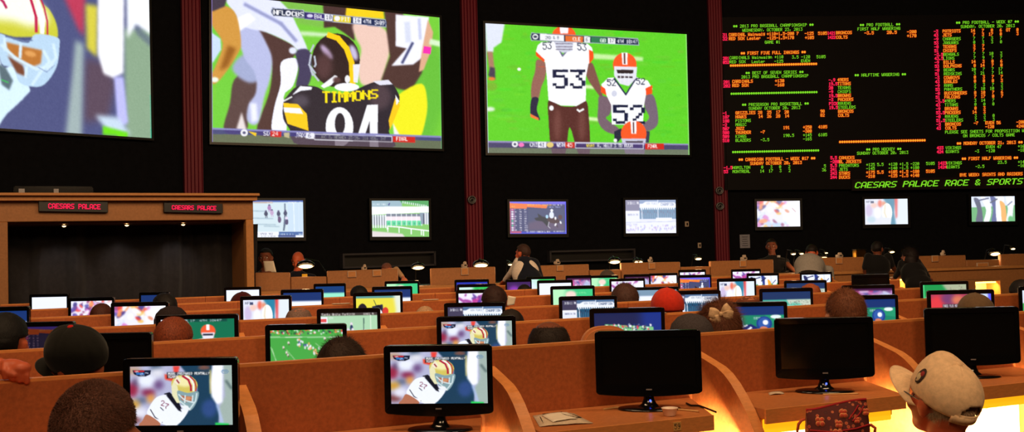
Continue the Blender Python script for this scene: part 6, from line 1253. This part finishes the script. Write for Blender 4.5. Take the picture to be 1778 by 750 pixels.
# nearest two heads
H = make_person('person with short cropped brown hair, bottom left, seen from behind', 167, 657, 143, 1.98, 'buzz', (98, 62, 50), 'warm', 'olive', vox=.007, strands=26000, hw=.168, pit=6)
H = make_person('person in a beige baseball cap and glasses seen from behind, bottom right', 1632, 631, 118, 3.2, 'short', (176, 148, 118), 'red', 'tan', yaw=24, pit=12, roll=3, hscale=.965, vox=.007, strands=7000, hs=.99, zmax=-.1, neck=.20)
cap_on(H, (244, 204, 160), opening=True, k=1.08, pit=16, peak=.035, brim_w=.10, logo=True)
c_, R_, s_ = H['c'], H['R'], H['s']
gl = MB()
for x in (-1, 1): gl.tube([c_ + R_ @ (Vector(v) * s_) for v in ((x * .083, .0, .004), (x * .080, .05, .006), (x * .070, .092, .006))], .0022, 6)
for x in (-1, 1): gl.tube([c_ + R_ @ (Vector((x * .036 + .026 * math.cos(a), .102 - abs(math.cos(a)) * .004, -.004 + .018 * math.sin(a))) * s_) for a in np.linspace(0, 2 * math.pi, 21)], .0022, 6)
gl.tube([c_ + R_ @ (Vector(v) * s_) for v in ((-.010, .104, .0), (.0, .108, .003), (.010, .104, .0))], .0022, 6); gl.build('glasses', M_GREY, H['root'])
# second row
H = make_person('person in a black cap with a red button, left side, seen from behind', 131, 571, 112, behind(1, 131, .30), None, skin='red', shirt='black', yaw=70, pit=4, roll=-20, hs=1.05, vox=.009)
cap_on(H, (20, 20, 17), button=(190, 30, 24), k=1.10, brim_w=.07, deep=.5)
hb = make_person('person with dark brown hair beside the green field monitor', 593, 590, 80, behind(1, 593, .32), 'full', (44, 27, 18), 'warm', 'black', vox=.01, strands=6000)
H = make_person('balding person with dark hair at the sides, centre, seen from behind', 952, 556, 80, behind(1, 952, .32), 'fringe', (30, 18, 12), 'dark', 'navy', vox=.009, strands=4000, hs=1.24, pit=6)
H = make_person('person in a dark grey knit hat beside the hair bow', 1199, 548, 80, behind(1, 1199, .30), None, shirt='black', skin='warm', vox=.01, hs=1.18); beanie_on(H, (66, 60, 62))
H = make_person('person with long brown hair and a beige hair bow', 1247, 530, 96, behind(1, 1247, .92), 'long', (92, 48, 26), 'pale', 'black', vox=.01, hs=1.24, hscale=1.12, strands=9000)
c_, R_, s_ = H['c'], H['R'], H['s']
def bow(c, s, par):
    mb = MB(); n = 16; M_ = mat('bow_ribbon', (200, 166, 130), .7, .2, noise=.12, nscale=60)
    for sx_, ang in ((-1, 12), (1, -8), (-1, -42), (1, 40), (-.35, -80), (.35, -100)):
        vs = []
        for i in range(n + 1):
            t = i / n
            for j, w_ in enumerate((-1, -.33, .33, 1)):
                hw_ = .003 + .019 * math.sin(math.pi * min(1, t * .62 + .05)); x = t * .052; y = -.010 * math.sin(t * math.pi) * (1 + .6 * (j % 2)); z = w_ * hw_
                a = math.radians(ang if sx_ > 0 else 180 - ang); vs.append(c + Vector((x * math.cos(a) - z * math.sin(a), y - .008, x * math.sin(a) + z * math.cos(a))) * s)
        mb.add(vs, [(i * 4 + j, (i + 1) * 4 + j, (i + 1) * 4 + j + 1, i * 4 + j + 1) for i in range(n) for j in range(3)], 0, True)
    mb.ell(c + Vector((0, -.014, 0)) * s, Vector((.010, .009, .011)) * s); o = mb.build('hair_bow', M_, par); so = o.modifiers.new('thickness', 'SOLIDIFY'); so.thickness = .003
bow(c_ + Vector((-.012, -.105, .085)) * s_, s_ * 1.0, H['root'])
H = make_person('person with short light brown hair above the flowered-bag monitor', 1466, 503, 74, behind(1, 1466, .36), 'short', (104, 58, 34), 'pale', 'grey', vox=.01, strands=9000, hs=1.2)
H = make_person('person in a faded brown cap in front of the red-picture monitor', 1692, 514, 58, behind(1, 1692, .55), None, shirt='olive', vox=.012, hs=1.05); cap_on(H, (96, 74, 52), brim=True, k=1.05)
# third row
H = make_person('person with dark hair at the left photo edge', 10, 546, 66, behind(2, 10, .30), 'full', (14, 12, 12), 'red', 'black', vox=.011, hs=1.2)
H = make_person('person with cropped reddish hair and a visible ear, left', 302, 549, 72, behind(2, 302, .30), 'buzz', (128, 58, 32), 'red', 'tan', vox=.01, hs=1.24, strands=2500)
H = make_person('person in a bright red cap in front of the grandstand monitors', 1157, 505, 55, behind(2, 1157, .38), None, skin='warm', shirt='red', vox=.011, hs=1.1, yaw=12); cap_on(H, (190, 44, 26), k=1.06, brim=True)
H = make_person('person with thinning brown hair in front of a blurred helmet monitor', 1298, 511, 58, behind(2, 1298, .38), 'thin', (104, 52, 28), 'warm', 'navy', vox=.012, hs=1.15)
H = make_person('person with a dark head just right of the pale sheet of paper', 887, 537, 45, behind(2, 887, .3), 'short', (30, 18, 13), 'warm', 'black', vox=.012)
# fourth row
H = make_person('person in a dark knit hat behind the cropped reddish head', 298, 534, 56, behind(3, 298, .3), None, skin='warm', shirt='black', vox=.012, hs=1.15); beanie_on(H, (44, 36, 38))
H = make_person('person with thin grey hair below a white monitor', 519, 531, 48, behind(3, 519, .3), 'thin', (118, 92, 82), 'warm', 'grey', vox=.012)
H = make_person('person with light sandy grey hair right of the yellow-picture monitor', 738, 532, 34, behind(3, 738, .35), 'short', (176, 138, 104), 'pale', 'grey', vox=.012)
H = make_person('balding person with dark brown hair holding a pale sheet of paper', 858, 497, 45, behind(3, 858, .5), 'short', (44, 20, 15), 'red', 'black', vox=.011, pit=-8, strands=2500)
H = make_person('person with thick brown hair in front of the pale pink monitor', 1084, 494, 46, behind(3, 1084, .45), 'full', (70, 42, 34), 'warm', 'grey', vox=.012, strands=2500)
H = make_person('bald person with orange-lit head in front of a pale green monitor', 1406, 490, 36, behind(3, 1406, .45), 'thin', (150, 74, 40), 'red', 'tan', vox=.012)
# fifth and sixth rows
H = make_person('person with brown hair in front of the smaller crowd monitor', 177, 527, 36, behind(4, 177, .35), 'short', (70, 32, 22), 'warm', 'black', vox=.013)
H = make_person('person with dark hair and one bare ear, looking left near the curtain', 284, 509, 40, behind(4, 284, .6), 'short', (20, 16, 16), 'red', 'black', yaw=45, vox=.012)
H = make_person('person in a dark red cap in front of a plain white monitor', 421, 510, 38, behind(5, 421, .35), None, skin='warm', shirt='black', vox=.013); cap_on(H, (70, 14, 18), brim=False, k=1.04)
H = make_person('person with black hair turned left by the cyan monitor', 622, 496, 30, behind(5, 622, .4), 'short', (18, 14, 14), 'red', 'black', yaw=35, vox=.013)
H = make_person('person with dark hair below the waistcoated man', 910, 494, 26, behind(5, 910, .4), 'short', (26, 18, 16), 'warm', 'black', vox=.014)
H = make_person('person in a grey flat cap in front of the low counter section', 1054, 470, 25, 12.75, None, skin='warm', shirt='grey', vox=.014); cap_on(H, (84, 72, 66), brim=True, k=1.03)
H = make_person('person in dark clothes at the right photo edge', 1772, 487, 52, 9.6, 'full', (22, 16, 16), 'red', 'black', vox=.013)
# person outside the frame at the left whose fist rests on the nearest partition
ry = rw[1].Y(30)
fist = P(30, 650, rw[1].Y(34)); 
def arm_person():
    f = Fig(); m_s = 0; base = Vector((fist.x - .62, fist.y + .30, 0)); wr = Vector((fist.x - .075, fist.y + .02, TOPZ + .045)); el = Vector((fist.x - .36, fist.y + .12, TOPZ + .03)); sh = Vector((base.x + .17, base.y - .02, TOPZ - .05))
    hc = Vector((base.x, base.y, TOPZ + .20)); R = rot(0, 0, 0); head_prims(f, hc, R, 1.0, 0); nb = hc + Vector((0, -.03, -.165)); f.cap(hc + Vector((0, -.03, -.05)), .052, nb, .058, 0)
    pel = Vector((base.x, base.y - .05, .5)); f.ell(nb.lerp(pel, .36), (.165, .105, .17), 1); f.ell(nb.lerp(pel, .74), (.145, .105, .15), 1); f.ell(pel, (.165, .12, .12), 2); f.cap(nb + Vector((-.05, 0, -.045)), .055, nb + Vector((-.185, 0, -.075)), .058, 1); f.cap(nb + Vector((.05, 0, -.045)), .055, sh, .058, 1)
    f.cap(sh, .056, el, .045, 1); f.cap(el, .044, wr, .030, 0)
    # fist: back of the hand, four folded fingers hanging towards the viewer, thumb
    d = Vector((1, -.12, -.05)).normalized(); rowv = Vector((.86, .42, -.28)).normalized(); fv = Vector((.30, -.70, -.62)).normalized()
    f.ell(wr + d * .050, (.055, .040, .027), 0, rot(-8, 0, 4)); f.ell(wr + d * .085 + Vector((0, -.006, -.004)), (.036, .036, .024), 0)
    for i in range(4):
        a = wr + d * (.062) + rowv * (i - 1.2) * .0235 + Vector((0, -.012, .008 - abs(i - 1.3) * .003)); b = a + fv * (.036 - .003 * abs(i - 1.5)); c2 = b + Vector((-.05, .25, -1)).normalized() * .024; e2 = c2 + Vector((-.1, .9, .1)).normalized() * .018
        f.cap(a, .0122, b, .0118, 0); f.cap(b, .0118, c2, .0105, 0); f.cap(c2, .0105, e2, .0095, 0)
    a = wr + d * .02 + Vector((0, -.034, -.006)); b = a + Vector((.032, -.014, -.012)); c2 = b + Vector((.026, .0, -.008)); f.cap(a, .0135, b, .012, 0); f.cap(b, .012, c2, .010, 0)
    w2 = nb + Vector((-.185, 0, -.075)); e2 = w2 + Vector((-.05, .1, -.24)); h2 = e2 + Vector((.07, .2, .06)); f.cap(w2, .056, e2, .043, 1); f.cap(e2, .041, h2, .030, 1); hand(f, h2, h2 - e2, Vector((0, 0, 1)), 1, 1, 0)
    for sg in (-1, 1):
        hp = pel + Vector((sg * .085, .02, -.02)); kn = hp + Vector((sg * .03, .38, .0)); an = Vector((kn.x, kn.y + .02, .09)); f.cap(hp, .085, kn, .058, 2); f.cap(kn, .056, an, .038, 2); f.cap(an + Vector((0, -.02, -.045)), .042, an + Vector((0, .15, -.052)), .036, 3)
    root = empty('person', base); tag(root, 'person mostly outside the left edge, fist resting on the nearest wooden partition', 'person')
    link('body', f.mesh('body', .0045, [SKINS['red'], CL['black'], CL['jeans'], M_SHOE], base), None, root)
    me = hair_shell(hc - base, R, 1.0, 'short', (40, 28, 22)).mesh('hair'); link('hair', me, hairmat((40, 28, 22)), root)
arm_person()

# standing people and clerks
def V(px, py, Y): return P(px, py, Y)
Yv = 12.25
H = make_person('man in a black waistcoat and white shirt leaning on the counter', 907, 424, 22, Yv, 'short', (62, 40, 34), 'red', CL['white'], 'black', yaw=48, pit=0, vox=.011, pose='stand', strands=1500,
    joints={'shl': V(900, 455, Yv + .02), 'ell': V(888, 473, Yv + .12), 'wrl': V(876, 487, Yv + .28), 'shr': V(927, 458, Yv + .04), 'elr': V(933, 480, Yv + .10), 'wrr': V(926, 492, Yv + .25), 'pelvis': V(921, 505, Yv - .12), 'foot_y': Yv - .15})
vs_ = Fig(); b_ = H['base']; nb_ = H['nb'] + b_; pel_ = H['pel'] + b_; ch = nb_.lerp(pel_, .36)
vs_.cap(V(911, 455, Yv - .04), .085, V(919, 486, Yv - .09), .155, 0); vs_.cap(V(919, 486, Yv - .09), .155, V(921, 503, Yv - .11), .15, 0); vs_.cap(V(908, 453, Yv - .02), .068, V(926, 459, Yv + .0), .078, 0); vs_.cap(V(926, 459, Yv), .078, V(932, 484, Yv - .02), .085, 0); link('waistcoat', vs_.mesh('waistcoat', .012, [CL['navy']], b_), None, H['root'])
mb = MB(); mb.lathe([(.066, -.012), (.062, .014), (.056, .02)], 20, c=H['nb'] + Vector((0, .005, .01))); mb.build('collar', CL['white'], H['root'])
Yc = KP(460, yh(460), -.55).y
H = make_person('person with black hair hidden behind a held sheet of paper, beside the booth', 461, 431, 24, Yc, 'short', (14, 12, 14), 'dark', 'black', 'black', yaw=180, vox=.012, pose='stand', eyes=True, joints={'wrl': V(470, 474, Yc - .22), 'ell': V(478, 478, Yc - .05), 'wrr': V(455, 474, Yc - .2), 'elr': V(449, 478, Yc - .05)})
def sheet(name, label, q, mt, cat='paper', group=None, th=.003):
    c = sum(q, Vector()) / 4; n_ = (q[1] - q[0]).cross(q[3] - q[0]).normalized() * th
    mb = MB(); nn = 6; g = []
    for i in range(nn + 1):
        for j in range(nn + 1):
            u, v = i / nn, j / nn; p = q[0] * (1 - u) * (1 - v) + q[1] * u * (1 - v) + q[2] * u * v + q[3] * (1 - u) * v - c
            g.append(p + n_ * (1.5 * math.sin(u * 3.1) + .8 * mnoise.noise(Vector((u * 3, v * 3, c.x)))))
    mb.add(g, [(i * (nn + 1) + j, (i + 1) * (nn + 1) + j, (i + 1) * (nn + 1) + j + 1, i * (nn + 1) + j + 1) for i in range(nn) for j in range(nn)], 0, True)
    o = mb.build(name, mt, None, c); so = o.modifiers.new('thickness', 'SOLIDIFY'); so.thickness = .0012; tag(o, label, cat, group); return o
Yp = Yc - .28; sheet('paper_sheet', 'sheet of paper held up before a face beside the booth', [V(460, 473, Yp), V(480, 472.5, Yp), V(475, 453, Yp), V(457, 453.5, Yp)], M_PAPER)
Yc = KP(518, yh(518), -.62).y
H = make_person('bald clerk in a dark shirt with a yellow badge, looking down', 517, 436.5, 22, Yc, None, skin='red', shirt='navy', trousers='black', yaw=172, pit=-22, vox=.011, pose='stand', eyes=True, hs=.98)
mb = MB(); c0 = V(529, 478, Yc - .16) - H['base']; mb.box(c0, (.07, .012, .034)); mb.box(c0 + Vector((0, 0, -.028)), (.03, .01, .016)); mb.build('badge', mat('yellow_badge', (255, 200, 60), .4, .3, noise=.05, nscale=20), H['root'], bevel=.003)
Yc = KP(671, yh(671), -.62).y
H = make_person('clerk with a bowed head, barely rising over the wide counter partition', 671, 456, 17, Yc, 'thin', (120, 72, 56), 'warm', 'tan', 'black', yaw=180, pit=-25, vox=.013, pose='stand', joints={'ell': V(688, 468, Yc), 'wrl': V(700, 482, Yc - .2)})
Yc = KP(1339, yh(1339), -.60).y
H = make_person('dark-haired clerk in a black shirt with a small chest badge', 1339, 414.5, 15.5, Yc, 'short', (20, 14, 12), 'dark', 'black', 'black', yaw=165, vox=.011, pose='stand', eyes=True, hs=.95, joints={'wrl': V(1383, 474, Yc - .42), 'ell': V(1366, 458, Yc - .1), 'sleevel': .3})
mb = MB(); mb.box(V(1352, 445, Yc - .135) - H['base'], (.045, .01, .03)); mb.build('badge', M_BADGE, H['root'])
Yc = 13.6
H = make_person('person in a pale grey shirt bent over the counter, seen from behind', 1409, 425, 13, Yc, 'short', (24, 16, 14), 'red', 'grey', 'black', yaw=-20, pit=-35, vox=.011, pose='stand', lean=(.02, -.22), hs=.92, joints={'foot_y': 13.25, 'pelvis': V(1406, 480, 13.3)})
f2 = Fig(); b_ = H['base']; f2.ell(V(1405, 462, 13.42), (.195, .17, .17), 0); f2.ell(V(1405, 478, 13.36), (.185, .16, .18), 0); link('shirt', f2.mesh('shirt', .012, [CL['grey']], b_), None, H['root'])
Yc = 13.9
H = make_person('person in a black polo shirt with bare forearms at the counter', 1523, 419, 19, Yc, 'short', (20, 14, 14), 'dark', 'black', 'black', yaw=-35, vox=.011, pose='stand', joints={'shl': V(1508, 446, Yc), 'ell': V(1502, 464, Yc - .02), 'wrl': V(1503, 480, Yc + .05), 'sleevel': .2, 'shr': V(1542, 446, Yc), 'elr': V(1548, 460, Yc + .02), 'wrr': V(1556, 472, Yc + .12), 'sleever': .2, 'pelvis': V(1523, 492, Yc - .05), 'foot_y': Yc - .05})
Yc = 13.3
H = make_person('person with long dark hair in a black top leaning to the left', 1578, 431, 24, Yc, 'long', (26, 16, 16), 'warm', 'black', 'black', yaw=30, pit=-10, vox=.011, pose='stand', strands=2500, joints={'shl': V(1567, 458, Yc), 'ell': V(1561, 472, Yc + .1), 'wrl': V(1554, 481, Yc + .2), 'shr': V(1592, 456, Yc - .05), 'elr': V(1604, 470, Yc), 'wrr': V(1612, 481, Yc + .12), 'pelvis': V(1596, 492, Yc - .2), 'foot_y': Yc - .2})
f2 = Fig(); b_ = H['base']; c_ = H['c'] + b_; f2.cap(c_ + Vector((0, -.05, -.02)), .085, c_ + Vector((.02, -.07, -.20)), .075, 0); f2.cap(c_ + Vector((.02, -.07, -.18)), .07, c_ + Vector((.05, -.09, -.34)), .04, 0); link('ponytail', f2.mesh('ponytail', .012, [hairmat((26, 16, 16))], b_), None, H['root'])

# ------------------------------------------------------------------ things on desks and partitions
def desk_pt(px, py): return Pz(px, py, DESKZ)
def flat(label, cor, nm='paper_sheet', mt=None, z=.0015, cat='paper', zz=None):
    zb = DESKZ if zz is None else zz
    return sheet(nm, label, [Pz(x, y, zb + z) + Vector((0, 0, .001)) for x, y in cor], mt or M_PAPER, cat)
M_PRINT = mat('newsprint', (200, 180, 156), .8, .1, noise=.16, nscale=70)
o = flat('open folded newspaper lying on the desk of seat 59', [(937, 741), (1030, 735), (996, 718), (925, 722)], 'newspaper', M_PRINT, cat='newspaper')
o2 = flat('dark-edged folded leaflet on top of the newspaper, seat 59', [(960, 733), (1003, 727), (985, 716), (940, 721)], 'leaflet', M_PAPER, z=.008, cat='leaflet')
mb = MB()
for a, b in (((938, 729), (942, 737)), ((942, 724), (976, 720)), ((970, 722), (992, 728))):
    p, q = desk_pt(*a) + Vector((0, 0, .012)), desk_pt(*b) + Vector((0, 0, .012)); mb.tube([p - o2.location, q - o2.location], .0016, 5)
mb.build('dark_print', M_INK, o2)
p = desk_pt(1000, 727); mb = MB()
Rl = rot(35, 0, 24); mb.ell((0, 0, .014), (.034, .016, .002), R=Rl, nu=24, nv=8); o = mb.build('ticket_slip', M_WHITEP, None, p); tag(o, 'curled oval pale slip leaning on the newspaper, seat 59', 'slip')
p = desk_pt(1163, 722); e = empty('sauce_cup', p); tag(e, 'small white plastic cup of orange sauce on the desk of seat 59', 'cup')
mb = MB(); mb.lathe([(.001, .0005), (.021, .0005), (.024, .004), (.0315, .030), (.0345, .0315), (.0345, .033), (.0305, .0325), (.022, .006), (.001, .005)], 32); mb.build('cup', mat('white_cup', (232, 206, 186), .35, .4, noise=.02, nscale=10), e)
mb = MB(); mb.lathe([(.001, .020), (.0265, .020)], 32); mb.build('sauce', mat('orange_sauce', (186, 76, 30), .3, .5, noise=.1, nscale=60), e)
def stick(label, a, b, r=.0035, nm='pencil', mt=None, tip=True, z=None):
    p, q = desk_pt(*a), desk_pt(*b); c = (p + q) / 2; e = empty(nm, c); tag(e, label, nm.replace('_', ' ')); d = (q - p); up = Vector((0, 0, r))
    mb = MB(); mb.tube([p - c + up, q - c - d * .06 + up], r, 6); mb.build('shaft', mt or mat('pencil_paint', (214, 170, 110), .4, .4, noise=.03, nscale=30), e)
    if tip: mb = MB(); mb.tube([q - c - d * .06 + up, q - c + up], [r, .0006], 6); mb.build('tip', M_TAN2, e)
    return e
stick('pale short pencil lying right of the sauce cup, seat 59', (1177, 712), (1215, 716))
stick('long pale pencil in front of the monitor base, seat 60', (1429, 686), (1493, 684.5))
stick('long pale pen lying left of the monitor base, seat 59', (1048, 712), (1075, 708), nm='pen')
mb = MB(); pts = [desk_pt(1192, 702), desk_pt(1200, 706), desk_pt(1215, 706.5), desk_pt(1232, 713), desk_pt(1243, 717.5)]; c = pts[2]
mb.tube([p - c + Vector((0, 0, .005)) for p in pts], .0042, 8); o = mb.build('power_cable', M_SATIN, None, c); tag(o, 'black cable lying across the right end of the desk, seat 59', 'cable')
mb = MB(); ptb = [desk_pt(x, y) for x, y in ((1548, 653), (1556, 646), (1570, 643), (1590, 646), (1612, 651), (1600, 655), (1575, 652), (1560, 650), (1578, 646), (1602, 648))]; c = ptb[4]
mb.tube([p - c + Vector((0, 0, .008 + .008 * math.sin(i * 1.3) ** 2)) for i, p in enumerate(ptb)], .006, 8); o = mb.build('power_cable', M_SATIN, None, c); tag(o, 'coiled black cable left of the beige baseball cap', 'cable')
flat('crumpled small receipt on the desk left of monitor, seat 60', [(1336, 686), (1362, 684), (1358, 680), (1334, 682)], 'receipt', M_PRINT, cat='receipt')
def on_top(label, k, px, w_, l_, h_=.012, mt=None, nm='paper_stack', cat='papers'):
    row = rw[k]; p = row.x(px, -.018); o_ = MB(); o_.box((0, 0, h_ / 2), (w_, l_, h_)); o = o_.build(nm, mt or M_PRINT, None, Vector((p.x, p.y, TOPZ + .0005)), bevel=.001, seg=1); o.rotation_euler = (0, 0, row.ang); tag(o, label, cat); return o
on_top('thin folded paper on the second-row partition below the tote monitors', 2, 1130, .16, .05, .004)
on_top('folded paper on the fourth-row partition under a white monitor', 4, 590, .14, .05, .006); on_top('folded paper on the fourth-row partition right of yellow picture', 4, 745, .13, .05, .006)
p = desk_pt(1, 1); 
Yq = rw[3].Y(890) + .35
sheet('paper_sheet', 'pale sheet of paper held beside the balding dark-haired head', [P(880, 531, Yq), P(893, 529, Yq), P(896, 516, Yq), P(882, 513, Yq)], M_PAPER)

# ------------------------------------------------------------------ flowered handbag on a chair, seat 60
Yb = 4.28; sc = Yb / FPX
bl = P(1452, 750, Yb); chair_y = bl.y
def bag():
    zs = .47; c = P(1452, 720, Yb); e = empty('handbag', (c.x, c.y, zs)); tag(e, 'red and brown flowered fabric handbag in front of seat 60', 'handbag')
    topL = P(1404, 712, Yb).z - zs; topR = P(1500, 694, Yb).z - zs; mid = P(1447, 721, Yb).z - zs; xl = P(1400, 720, Yb).x - c.x; xr = P(1505, 720, Yb).x - c.x
    nu, nv = 28, 16; vs = []
    def top(u): return topL * (1 - u) ** 2 * (1 + .0) + topR * u ** 1.6 + mid * 2 * u * (1 - u) * .98 - .0
    D = .075
    for side in (-1, 1):
        for i in range(nu + 1):
            u = i / nu
            for j in range(nv + 1):
                v = j / nv; x = (xl + (xr - xl) * u) * (1.08 - .08 * v); z = v * top(u); bul = D * (1 - v ** 3 * .92) * (math.sin(math.pi * min(1, max(0, u * .92 + .04))) ** .45)
                y = side * bul + .006 * mnoise.noise(Vector((u * 6, v * 6, side * 3))) ; vs.append((x, y, z))
    N_ = (nu + 1) * (nv + 1); fs = []
    for s_ in (0, 1):
        for i in range(nu):
            for j in range(nv):
                a = s_ * N_ + i * (nv + 1) + j; q = (a, a + nv + 1, a + nv + 2, a + 1); fs.append(q if s_ == 0 else q[::-1])
    for i in range(nu): a = i * (nv + 1); fs.append((a, a + N_, a + N_ + nv + 1, a + nv + 1)); 
    for j in range(nv):
        fs.append((j, j + 1, j + 1 + N_, j + N_)); a = nu * (nv + 1) + j; fs.append((a, a + N_, a + N_ + 1, a + 1))
    mb = MB(); mb.add(vs, fs, 0, True); M_ = bpy.data.materials.new('floral_quilt'); M_.use_nodes = True; nt = M_.node_tree; b = nt.nodes['Principled BSDF']; b.inputs['Roughness'].default_value = .8
    tc = nt.nodes.new('ShaderNodeTexCoord'); vo = nt.nodes.new('ShaderNodeTexVoronoi'); vo.inputs['Scale'].default_value = 42; nt.links.new(tc.outputs['Object'], vo.inputs['Vector'])
    cr = nt.nodes.new('ShaderNodeValToRGB'); el = cr.color_ramp.elements; el[0].position = .0; el[0].color = (*lin((196, 92, 52)), 1); el[1].position = .5; el[1].color = (*lin((84, 22, 20)), 1)
    for p_, col in ((.14, (170, 44, 40)), (.24, (206, 120, 70)), (.30, (120, 30, 28)), (.42, (66, 24, 20))): q = el.new(p_); q.color = (*lin(col), 1)
    nt.links.new(vo.outputs['Distance'], cr.inputs[0]); nt.links.new(cr.outputs[0], b.inputs['Base Color'])
    mb.build('bag_body', M_, e)
    trim = mat('bag_trim', (160, 30, 36), .7, .2, noise=.08, nscale=60); pet = mat('petal_print', (206, 84, 62), .75, .2, noise=.1, nscale=60); pet2 = mat('petal_edge', (222, 150, 96), .75, .2, noise=.08, nscale=60); dk = mat('dark_print_cloth', (60, 22, 22), .8, .2, noise=.1, nscale=60)
    mb = MB(); mb.tube([Vector(((xl + (xr - xl) * u), 0, top(u) + .002)) for u in np.linspace(0, 1, 20)], .005, 8); mb.build('zip_edge', trim, e)
    def sy(u, v): return -D * (1 - v ** 3 * .92) * (math.sin(math.pi * min(1, max(0, u * .92 + .04))) ** .45) - .004
    def pt(px, py, o=0): X = P(px, py, Yb).x - c.x; Z = P(px, py, Yb).z - zs; u = max(.02, min(.98, (X - xl) / (xr - xl))); v = max(0, min(1, Z / top(u))); return Vector((X, sy(u, v) - o, Z))
    mb = MB(); mb.tube([pt(x, y, .002) for x, y in ((1403, 745), (1440, 746), (1480, 740), (1504, 735))], .004, 6); mb.tube([pt(x, y, .002) for x, y in ((1468, 725), (1480, 712), (1488, 702))], .003, 6); mb.tube([pt(x, y, .002) for x, y in ((1474, 728), (1488, 716), (1497, 704))], .003, 6); mb.build('piping', trim, e)
    for fx, fy, r in ((1420, 730, 7.5), (1460, 716, 7), (1500, 714, 6), (1450, 733, 6), (1447, 749, 8), (1482, 727, 5)):
        mb = MB(); mb2 = MB()
        for k in range(4):
            a = math.pi / 4 + k * math.pi / 2; q = pt(fx + r * .62 * math.cos(a), fy + r * .62 * math.sin(a), .001); mb.ell(q, (r * .48 * sc, .0035, r * .48 * sc)); mb2.ell(q + Vector((0, .0015, 0)), (r * .60 * sc, .0035, r * .60 * sc))
        mb2.ell(pt(fx, fy, .003), (r * .16 * sc, .003, r * .16 * sc)); fo = mb2.build('flower', pet2, e); mb.build('petals', pet, fo)
    for (a, b_) in (((1397, 728), (1384, 752)), ((1506, 738), (1518, 756))):
        x0 = P(*a, Yb) - Vector((c.x, c.y, zs)); x1 = P(*b_, Yb) - Vector((c.x, c.y, zs)); m_ = (x0 + x1) / 2 + Vector(((x1.x - x0.x) * .45, -.02, .012)); mb = MB(); mb.tube([x0, x0.lerp(m_, .5) + Vector((0, 0, .006)), m_, m_.lerp(x1, .5), x1, x1 + Vector((0, 0, -.1))], .006, 8); mb.build('strap', mat('strap_cloth', (190, 84, 54), .7, .2, noise=.1, nscale=60), e)
    # chair below
    ch = empty('chair', (c.x, c.y - .02, 0)); tag(ch, 'black padded chair carrying the flowered handbag', 'chair')
    mb = MB(); mb.box((0, 0, .43), (.42, .40, .075)); mb.build('seat', M_SATIN, ch, bevel=.02)
    for sx_ in (-1, 1):
        for sy_ in (-1, 1): mb = MB(); mb.tube([(sx_ * .17, sy_ * .16, .395), (sx_ * .19, sy_ * .18, .002)], .013, 10); mb.build('leg', M_DMET, ch)
bag()

# tan chair back peeking past the switched-off monitor, second row
p = P(1052, 620, rw[1].Y(1052) + .30); ch = empty('chair', (p.x, p.y, 0), rw[1].ang * .3); tag(ch, 'tan padded chair back rising behind the sauce-cup monitor', 'chair')
ztop = P(1040, 566, p.y).z; xw = 46 * p.y / FPX
mb = MB(); pts = []
for i in range(25):
    a_ = math.pi * i / 24; pts.append(Vector((xw * abs(math.cos(a_)) ** .7 * (1 if math.cos(a_) > 0 else -1), -.03, ztop - .14 + .14 * math.sin(a_) ** .8)))
pts += [Vector((-xw, -.03, .62)), Vector((xw, -.03, .62))]; mb.prism(pts, (0, .06, 0)); mb.build('backrest', mat('tan_leather', (206, 130, 78), .5, .35, noise=.06, nscale=30), ch, bevel=.012)
mb = MB(); mb.box((0, .25, .46), (xw * 2, .46, .08)); mb.build('seat', mat('tan_seat_leather', (196, 124, 76), .5, .35, noise=.06, nscale=30), ch, bevel=.02)
mb = MB(); mb.tube([(0, .02, .66), (0, .04, .42), (0, .2, .40)], .02, 10); mb.build('back_support', M_DMET, ch)
for sx_ in (-1, 1):
    for sy_ in (.06, .44): mb = MB(); mb.tube([(sx_ * xw * .7, sy_, .42), (sx_ * xw * .85, sy_ + (.02 if sy_ > .2 else -.02), .002)], .013, 10); mb.build('leg', M_DMET, ch)
